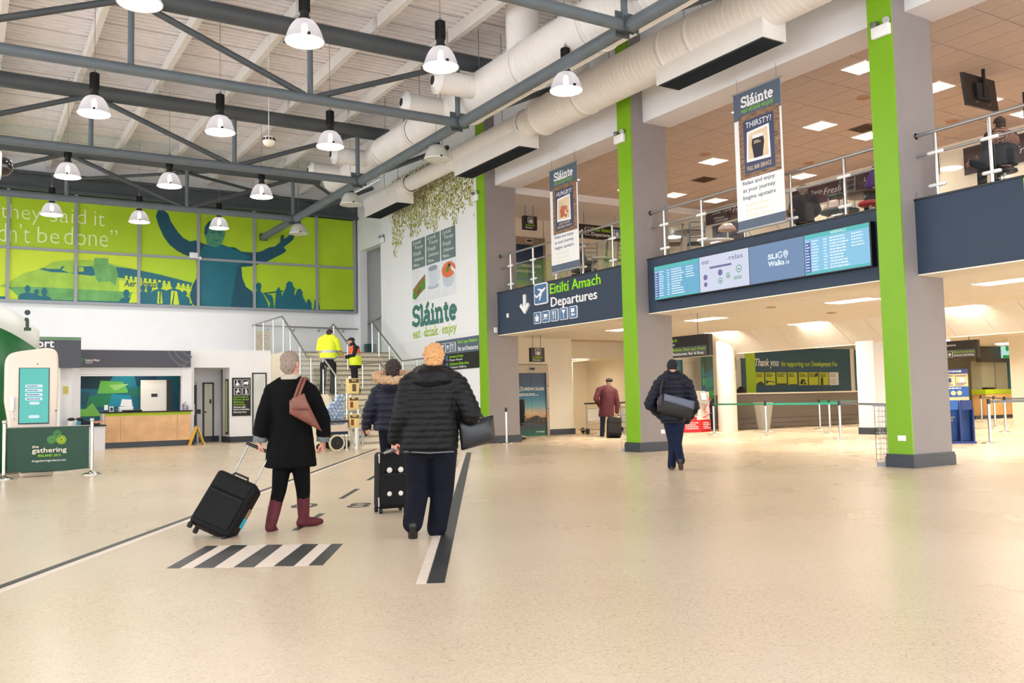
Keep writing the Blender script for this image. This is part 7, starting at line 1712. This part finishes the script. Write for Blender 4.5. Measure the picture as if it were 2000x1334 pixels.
bag_mesh([at_depth(897,826,D2-.05),at_depth(961,811,D2+.15),at_depth(966,862,D2+.15),at_depth(903,879,D2-.05)], .15, 'bag_body', M_bagbl, hb)
for dd in (-.05,.05): MB().tube([at_depth(908,824,D2-.02+dd),at_depth(906,800,D2+dd),at_depth(914,778,D2+.08+dd),at_depth(928,790,D2+.1+dd),at_depth(944,816,D2+.1+dd)], .01, 8).build('handle', M_bagbl, hb)
MB().obox(at_depth(929,824,D2-.03),(.03,0,.008),(0,.01,0),(0,0,.006)).build('clasp', M_chrome, hb)
# standing black suitcase with pale buttons
G = fl(763,1000); G.z = 0
rt = (RGT-ZU*RGT.z).normalized(); wax = (rt*.9+Vector((0.2,.35,0))).normalized()
t, c = trolley_case('suitcase','upright black suitcase with four pale round studs, held by the ginger-haired walker', G, None, ZU*1.0+rt*.02, wax, .34, .24, .62, M_case)
fr = wax.cross(ZU).normalized(); fr = -fr if fr.dot(FWD) < 0 else fr
for a, z in ((-.06,.43),(.07,.43),(-.06,.17),(.07,.17)): 
    cc = c(a,-.145,z); MB().lathe([(0,.012),(.025,.01),(.032,0)], cc, 16, -fr).build('stud', mat('stud_pale',(220,216,208),.35), t)
for z in (.56,.08): MB().obox(c(-.165,-.09,z), wax*.004, fr*.015, ZU*.05).build('corner_guard', M_ltgrey, t)
hh = f2.loc+Matrix.Rotation(-math.radians(26),3,'Z') @ Vector(arms[0][2])
MB().tube([c(-.08,0,.61),hh+Vector((-.03,0,-.10)),hh+Vector((.05,.03,-.10)),c(.08,0,.61)], .014, 8).build('carry_handle', mat('handle_grey',(150,150,152),.4), t)

# ---- 3. woman with the fur-trimmed hood
lo = fl(757,968); f3 = Fig('person','dark-haired woman in a navy padded jacket with a tan fur-trimmed hood',lo,30,1.78,M_skin2,.009)
w_ = f3.w
arms = [(w_(739,765,0),w_(722,802,-.05),w_(716,832,.02),(0,.1,-1),(.8,.3,0),.5),(w_(795,765,0),w_(806,802,0),w_(802,832,.12),(0,.2,-1),(-.8,.2,0),.5)]
legs = [(w_(752,836),w_(754,895,.1),w_(752,955,.1),(0,1,0),0),(w_(781,836),w_(778,900,-.05),w_(770,948,-.25),(0,1,0),.5)]
f3.body(w_(766,828),w_(767,742),w_(769,722,.0),arms,legs,yaw=-.2)
f3.coat('padded_jacket', M_navyj, [(w_(765,840),.225,.18),(w_(765,832),.24,.19),(w_(766,805),.222,.175),(w_(766,780),.23,.17),(w_(767,762),.22,.15),(w_(768,750),.13,.12),(w_(768,744),.1,.1)], arms, (.088,.085,.066), disp=quilt(.085,.02), cut=.0)
remesh(loft(MB(), [(w_(767,770,-.05),.13,.10),(w_(767,758,-.06),.18,.14),(w_(768,746,-.05),.2,.16),(w_(768,740,-.03),.17,.14)]), 'hood', M_navyj, f3.t, .012, 4)
rn = random.Random(2); ringc = [w_(768+33*math.cos(a), 736+7*math.sin(a), -.13*math.sin(a)-.07) for a in [2*PI*k/28 for k in range(29)]]
mb = MB(); mb.tube(ringc, .055, 10, False)
for k in range(28): mb.ball(ringc[k], .055)
remesh(mb, 'fur_trim', M_fur, f3.t, .012, 2, 1, lambda c, n: .022*mnoise.noise(c*30)+.016*mnoise.noise(c*75))
f3.hair(M_hbrown, 1.12, .75, 9, .02, 1.05)
f3.legs_cloth('jeans', M_navyt, legs, w_(766,828), (.092,.066,.06,.054), cuff=.0)
f3.shoes(M_shoeb, legs, .046)

# ---- 4. man in navy jacket with messenger bag
lo = fl(1319,917); f4 = Fig('person','man in navy puffer jacket, black beanie and blue jeans walking away',lo,40,1.84,M_skin,.009)
w_ = f4.w
arms = [(w_(1287,750,0),w_(1269,789,-.08),w_(1288,808,.12),(1,.6,-.2),(.3,.8,0),.8),(w_(1343,750,0),w_(1356,795,-.06),w_(1342,818,.12),(-1,.6,-.2),(-.3,.8,0),.8)]
legs = [(w_(1305,815),w_(1314,866,.08),w_(1312,907,.0),(.0,1,0),0),(w_(1327,815),w_(1323,866,.04),w_(1329,898,-.18),(.1,1,0),.7)]
f4.body(w_(1315,805),w_(1313,735),w_(1313,718,.02),arms,legs,yaw=0)
f4.coat('puffer_jacket', M_navyj, [(w_(1314,826),.185,.15),(w_(1314,818),.205,.165),(w_(1314,795),.2,.16),(w_(1314,770),.218,.165),(w_(1314,750),.215,.15),(w_(1314,740),.14,.12),(w_(1313,731),.088,.09),(w_(1313,727),.078,.08)], arms, (.092,.088,.07), disp=quilt(.09,.018), cut=-.03)
k = f4.k; mb = MB(); h = f4.head; mb.ball(h+ZU*.03*k, .088*k,.104*k,.108*k,20,14); loft(mb, [(h-ZU*.03*k,.086*k,.1*k),(h+ZU*.03*k,.09*k,.106*k)])
remesh(mb, 'beanie', mat('beanie_black',(22,24,30),.85,noise=.2,nscale=60,bump=.3,bscale=200), f4.t, .009, 2)
f4.legs_cloth('jeans', M_jean, legs, w_(1315,805), (.1,.074,.066,.07), cuff=-.02)
f4.shoes(M_shoebr, legs, .046)
D4 = f4.d0-.25
hb = thing('messenger_bag','black messenger bag with a grey flap across the back of the man in the beanie','bag',at_depth(1320,800,D4))
u_ = (at_depth(1347,806,D4+.05)-at_depth(1284,789,D4)); v_ = (at_depth(1282,806,D4)-at_depth(1290,774,D4))
bag_mesh([at_depth(1291,772,D4),at_depth(1358,788,D4+.05),at_depth(1348,821,D4+.05),at_depth(1283,804,D4)], .16, 'bag_body', mat('bag_black_fabric',(26,25,26),.6), hb)
bag_mesh([at_depth(1298,769,D4-.05),at_depth(1357,784,D4),at_depth(1355,800,D4-.02),at_depth(1296,782,D4-.07)], .05, 'grey_flap', mat('flap_grey',(92,98,116),.5), hb)
bag_mesh([at_depth(1285,776,D4+.02),at_depth(1296,768,D4),at_depth(1295,790,D4-.02),at_depth(1283,803,D4+.02)], .12, 'end_panel', mat('bag_dark_end',(52,44,50),.6), hb)
MB().tube([at_depth(1290,776,D4),at_depth(1291,758,D4+.04),at_depth(1295,743,D4+.1),at_depth(1300,738,D4+.24)], .018, 8).build('strap', mat('bag_black_fabric',(26,25,26),.6), hb)

# ---- 5. man in burgundy coat with a trolley case
lo = fl(1181,853); f5 = Fig('person','man in a burgundy coat and black flat cap walking into the cream recess',lo,44,1.84,M_skin,.012)
w_ = f5.w
arms = [(w_(1170,762,0),w_(1164,779,-.08),w_(1172,793,.1),(1,.5,-.3),(.3,.8,0),.8),(w_(1201,765,0),w_(1206,788,0),w_(1205,806,.0),(0,.1,-1),(-.8,.2,0),.9)]
legs = [(w_(1178,805),w_(1177,828,.05),w_(1176,849,.0),(0,1,0),0),(w_(1193,805),w_(1192,825,.15),w_(1190,845,.2),(.2,1,0),0)]
f5.body(w_(1185,798),w_(1187,757),w_(1190,747,.03),arms,legs,yaw=-.5)
f5.coat('coat', mat('coat_burgundy',(68,8,24),.75,noise=.1,nscale=8), [(w_(1184,814),.235,.185),(w_(1184,811),.24,.19),(w_(1185,795),.225,.175),(w_(1186,775),.225,.165),(w_(1186,764),.215,.14),(w_(1187,757),.11,.1),(w_(1188,753),.075,.08)], arms, (.09,.082,.07), cut=.02)
k = f5.k; h = f5.head; Rz = Matrix((f5.hr, f5.hf, ZU)).transposed(); mb = MB(); mb.ball(h+ZU*.055*k, .102*k,.122*k,.078*k,20,12,Rz); mb.ball(h+ZU*.055*k+f5.hf*.1*k, .07*k,.06*k,.016*k,16,8,Rz); remesh(mb, 'flat_cap', mat('cap_black',(20,20,22),.8), f5.t, .012, 2)
f5.hair(M_hgrey, .9, .5, 3, .008, .7)
f5.legs_cloth('jeans', M_jean, legs, w_(1185,798), (.1,.078,.072,.07), cuff=-.01)
f5.shoes(M_shoeb, legs, .046)
G = fl(1199,856); hh = f5.loc+Matrix.Rotation(-math.radians(44),3,'Z') @ (Vector(arms[1][2])+Vector((0,0,-.08)))
up_ = (hh-G).normalized(); up_ = (up_*.4+ZU*.6).normalized(); wax = rt-up_*rt.dot(up_)
trolley_case('trolley_case','dark trolley case rolling behind the man in the burgundy coat', G, hh, up_, wax, .44, .28, .6, M_case)

# ---- 6, 7. two workers on the stair landing
M_hvy = mat('hivis_yellow',(226,240,40),.6,noise=.06,nscale=8,emit=None); M_hvo = mat('hivis_orange',(244,96,48),.6); M_refl = mat('reflective_band',(170,172,178),.3,metal=.3); M_trb = mat('trousers_black',(16,17,22),.8)
lo = pY(640,769,26.1); lo.z = 1.53; f6 = Fig('person','worker in a yellow hi-vis jacket standing on the stair landing with his back turned',lo,40,1.85,M_skin2,.012)
w_ = f6.w
arms = [(w_(627,665),w_(623,684),w_(634,695,.25),(1,1,0),(0,0,-1),.6),(w_(656,665),w_(662,682,.05),w_(664,690,.3),(.5,1,0),(0,0,-1),.6)]
legs = [(w_(632,712),w_(631,742,.02),w_(629,764),(0,1,0),0),(w_(650,712),w_(651,742,.02),w_(649,764),(.5,1,0),0)]
f6.body(w_(641,706),w_(643,660),w_(645,652,.02),arms,legs,yaw=-.6)
zs_ = [w_(641,y).z for y in (703,699,689,685)]
f6.coat('hivis_jacket', M_hvy, [(w_(641,702),.24,.17),(w_(641,699),.25,.18),(w_(641,685),.245,.175),(w_(641,670),.24,.165),(w_(642,662),.19,.13),(w_(643,657),.1,.1),(w_(644,654),.08,.085)], arms, (.098,.09,.078), cut=.0, mats=[(M_refl, lambda c: zs_[0] < c.z < zs_[1] or (zs_[2] < c.z < zs_[3]))])
f6.hair(M_hbrown, 1.0, .5, 4); f6.legs_cloth('trousers', M_trb, legs, w_(641,706), (.105,.085,.08,.078), cuff=-.01); f6.shoes(M_shoeb, legs, .048)
lo = pY(691,769,26.0); lo.z = 1.53; f7 = Fig('person','worker in black cap and orange and yellow vest, in profile on the stairs',lo,-40,1.75,M_skin,.011)
w_ = f7.w
arms = [(w_(684,680,-.12),w_(688,693,-.16),w_(675,697,-.15),(0,1,0),(1,0,0),.5),(w_(697,680,.12),w_(694,695,.2),w_(680,698,.2),(0,1,0),(-1,0,0),.5)]
arms[0] = (w_(694,679,-.1),w_(691,694,-.18),w_(677,697,-.12),(0,1,0),(1,0,0),.5)
legs = [(w_(691,716,-.08),w_(693,744,-.08),w_(697,764,-.08),(0,1,0),0),(w_(692,716,.08),w_(694,744,.1),w_(699,764,.1),(0,1,0),0)]
f7.body(w_(693,708),w_(690,675),w_(686,667,0),arms,legs,yaw=.15)
zo = w_(690,693).z; zr = w_(690,691).z; zr2 = w_(690,695).z
f7.coat('hivis_vest', M_hvy, [(w_(694,714),.215,.19),(w_(694,710),.225,.2),(w_(693,695),.215,.185),(w_(692,684),.205,.16),(w_(691,678),.15,.12),(w_(690,674),.09,.09)], [], (.08,.07,.06), mats=[(M_hvo, lambda c: c.z > zo), (M_refl, lambda c: zr2 < c.z < zr)])
mb = MB()
for A_ in arms: limb(mb, A_[:3], [.085,.068,.055])
loft(mb, [(w_(694,720),.19,.165),(w_(694,713),.21,.185),(w_(694,709),.2,.175)]); loft(mb, [(w_(691,679),.13,.11),(w_(689,674),.1,.1),(w_(688,670),.085,.085)])
remesh(mb, 'black_jacket', mat('jacket_plain_black',(22,22,24),.8), f7.t, .012, 3)
k = f7.k; h = f7.head; Rz = Matrix((f7.hr, f7.hf, ZU)).transposed(); mb = MB(); mb.ball(h+ZU*.055*k-f7.hf*.01*k, .09*k,.105*k,.07*k,20,12,Rz); mb.ball(h+ZU*.04*k+f7.hf*.12*k, .06*k,.07*k,.012*k,16,8,Rz); remesh(mb, 'cap', mat('cap_black',(20,20,22),.8), f7.t, .01, 2)
f7.hair(M_hbrown, .9, .5, 6, .008, .75); f7.legs_cloth('trousers', M_trb, legs, w_(693,708), (.105,.09,.085,.085), cuff=-.01); f7.shoes(M_shoeb, legs, .048)

# ---- people upstairs, seated behind the railing
def seated(lb, X, px, py_head, H, az, cloth, hairm, arms_px=None, yaw=0, scarf=None):
    p = pX(px, py_head, X); lo = Vector((p.x,p.y,4.25)); f = Fig('person', lb, lo, az, H, M_skin2, .013); hz = p.z-4.25; k = f.k
    hip = Vector((0,-.05,hz-.68*k)); neck = Vector((0,.0,hz-.13*k)); head = Vector((0,.03,hz))
    legs = [(hip+Vector((-.09,.02,0)),Vector((-.12,.4,hip.z-.02)),Vector((-.12,.42,max(.12,hip.z-.45))),(0,1,0),0),(hip+Vector((.09,.02,0)),Vector((.12,.4,hip.z-.02)),Vector((.12,.42,max(.12,hip.z-.45))),(0,1,0),0)]
    arms = [(Vector((-.19,0,neck.z-.07)),Vector((-.27,.1,neck.z-.33)),Vector((-.16,.33,neck.z-.36)),(.3,1,0),(0,0,-1),.5),(Vector((.19,0,neck.z-.07)),Vector((.27,.1,neck.z-.33)),Vector((.16,.33,neck.z-.36)),(-.3,1,0),(0,0,-1),.5)]
    if arms_px: arms[0] = (arms[0][0],)+tuple(f.w(*q) for q in arms_px)+((0,1,0),(0,0,-1),.5)
    f.body(hip, neck, head, arms, legs, yaw=yaw)
    f.coat('jacket', cloth, [(hip-ZU*.04,.21,.19),(hip+ZU*.05,.22,.19),(hip.lerp(neck,.5),.215,.165),(hip.lerp(neck,.8),.225,.155),(neck-ZU*.05*k,.17,.12),(neck+ZU*.01,.09,.09)], arms, (.09,.082,.07))
    if hairm: f.hair(hairm, 1.02, .6, 7)
    f.legs_cloth('trousers', M_trb, legs, hip, (.1,.08,.075,.07)); f.shoes(M_shoeb, legs, .046)
    st_ = thing('bar_stool', 'dark bar stool under the '+lb.split(',')[0], 'stool', lo, 0)
    c = lo+f.R.inverted() @ Vector((0,-.05,0)); MB().lathe([(0,hip.z-.1),(.19,hip.z-.11),(.2,hip.z-.15),(0,hip.z-.16)], c, 20).build('seat', M_black2, st_); MB().cyl(c, c+ZU*(hip.z-.15), .03, n=10).build('stem', M_chrome, st_); MB().lathe([(0,.03),(.2,.01),(.2,0)], c, 20).build('base', M_black, st_)
    return f
seated('grey-haired man in a dark jacket, seated upstairs with his back to the railing', 15.0, 1568, 371, 1.72, 60, mat('jacket_dark_purple',(44,38,52),.8,noise=.15,nscale=10), M_hgrey)
fs = seated('dark-haired woman in a patterned scarf and dark coat, seated upstairs at the right', 14.7, 1953, 243, 1.75, 30, mat('coat_dark_navy',(26,28,40),.8,noise=.15,nscale=10), M_hbrown, ((1920,325,-.15),(1898,316,0)))
M_scarf = mat('scarf_check',(90,62,58),.85); N_, L_, b_ = nodes_of(M_scarf); ck = N_.new('ShaderNodeTexBrick'); ck.inputs['Scale'].default_value = 12; ck.inputs[1].default_value = (*lin((58,38,42)),1); ck.inputs[2].default_value = (*lin((84,52,50)),1); ck.inputs[3].default_value = (*lin((206,160,130)),1); tc = N_.new('ShaderNodeTexCoord'); mpn = N_.new('ShaderNodeMapping'); mpn.inputs['Rotation'].default_value = (.9,.8,.6); L_.new(tc.outputs['Object'], mpn.inputs[0]); L_.new(mpn.outputs[0], ck.inputs['Vector']); L_.new(ck.outputs[0], b_.inputs['Base Color'])
h = fs.head; remesh(loft(MB(), [(h-ZU*.38,.27,.2),(h-ZU*.33,.315,.225),(h-ZU*.24,.31,.215),(h-ZU*.16,.22,.17),(h-ZU*.1,.125,.125),(h-ZU*.06,.1,.1)]), 'scarf', M_scarf, fs.t, .013, 3, 1, lambda c, n: .012*mnoise.noise(c*12))
seated('person in a purple top, half hidden behind the nearest green column upstairs', 14.9, 1727, 312, 1.72, 20, mat('top_purple',(92,52,134),.8), M_hbrown)
seated('brown-haired man in a dark suit, half hidden behind the hungry banner upstairs', 15.0, 1131, 484, 1.7, 150, mat('suit_dark',(38,36,38),.8), M_hbrown)
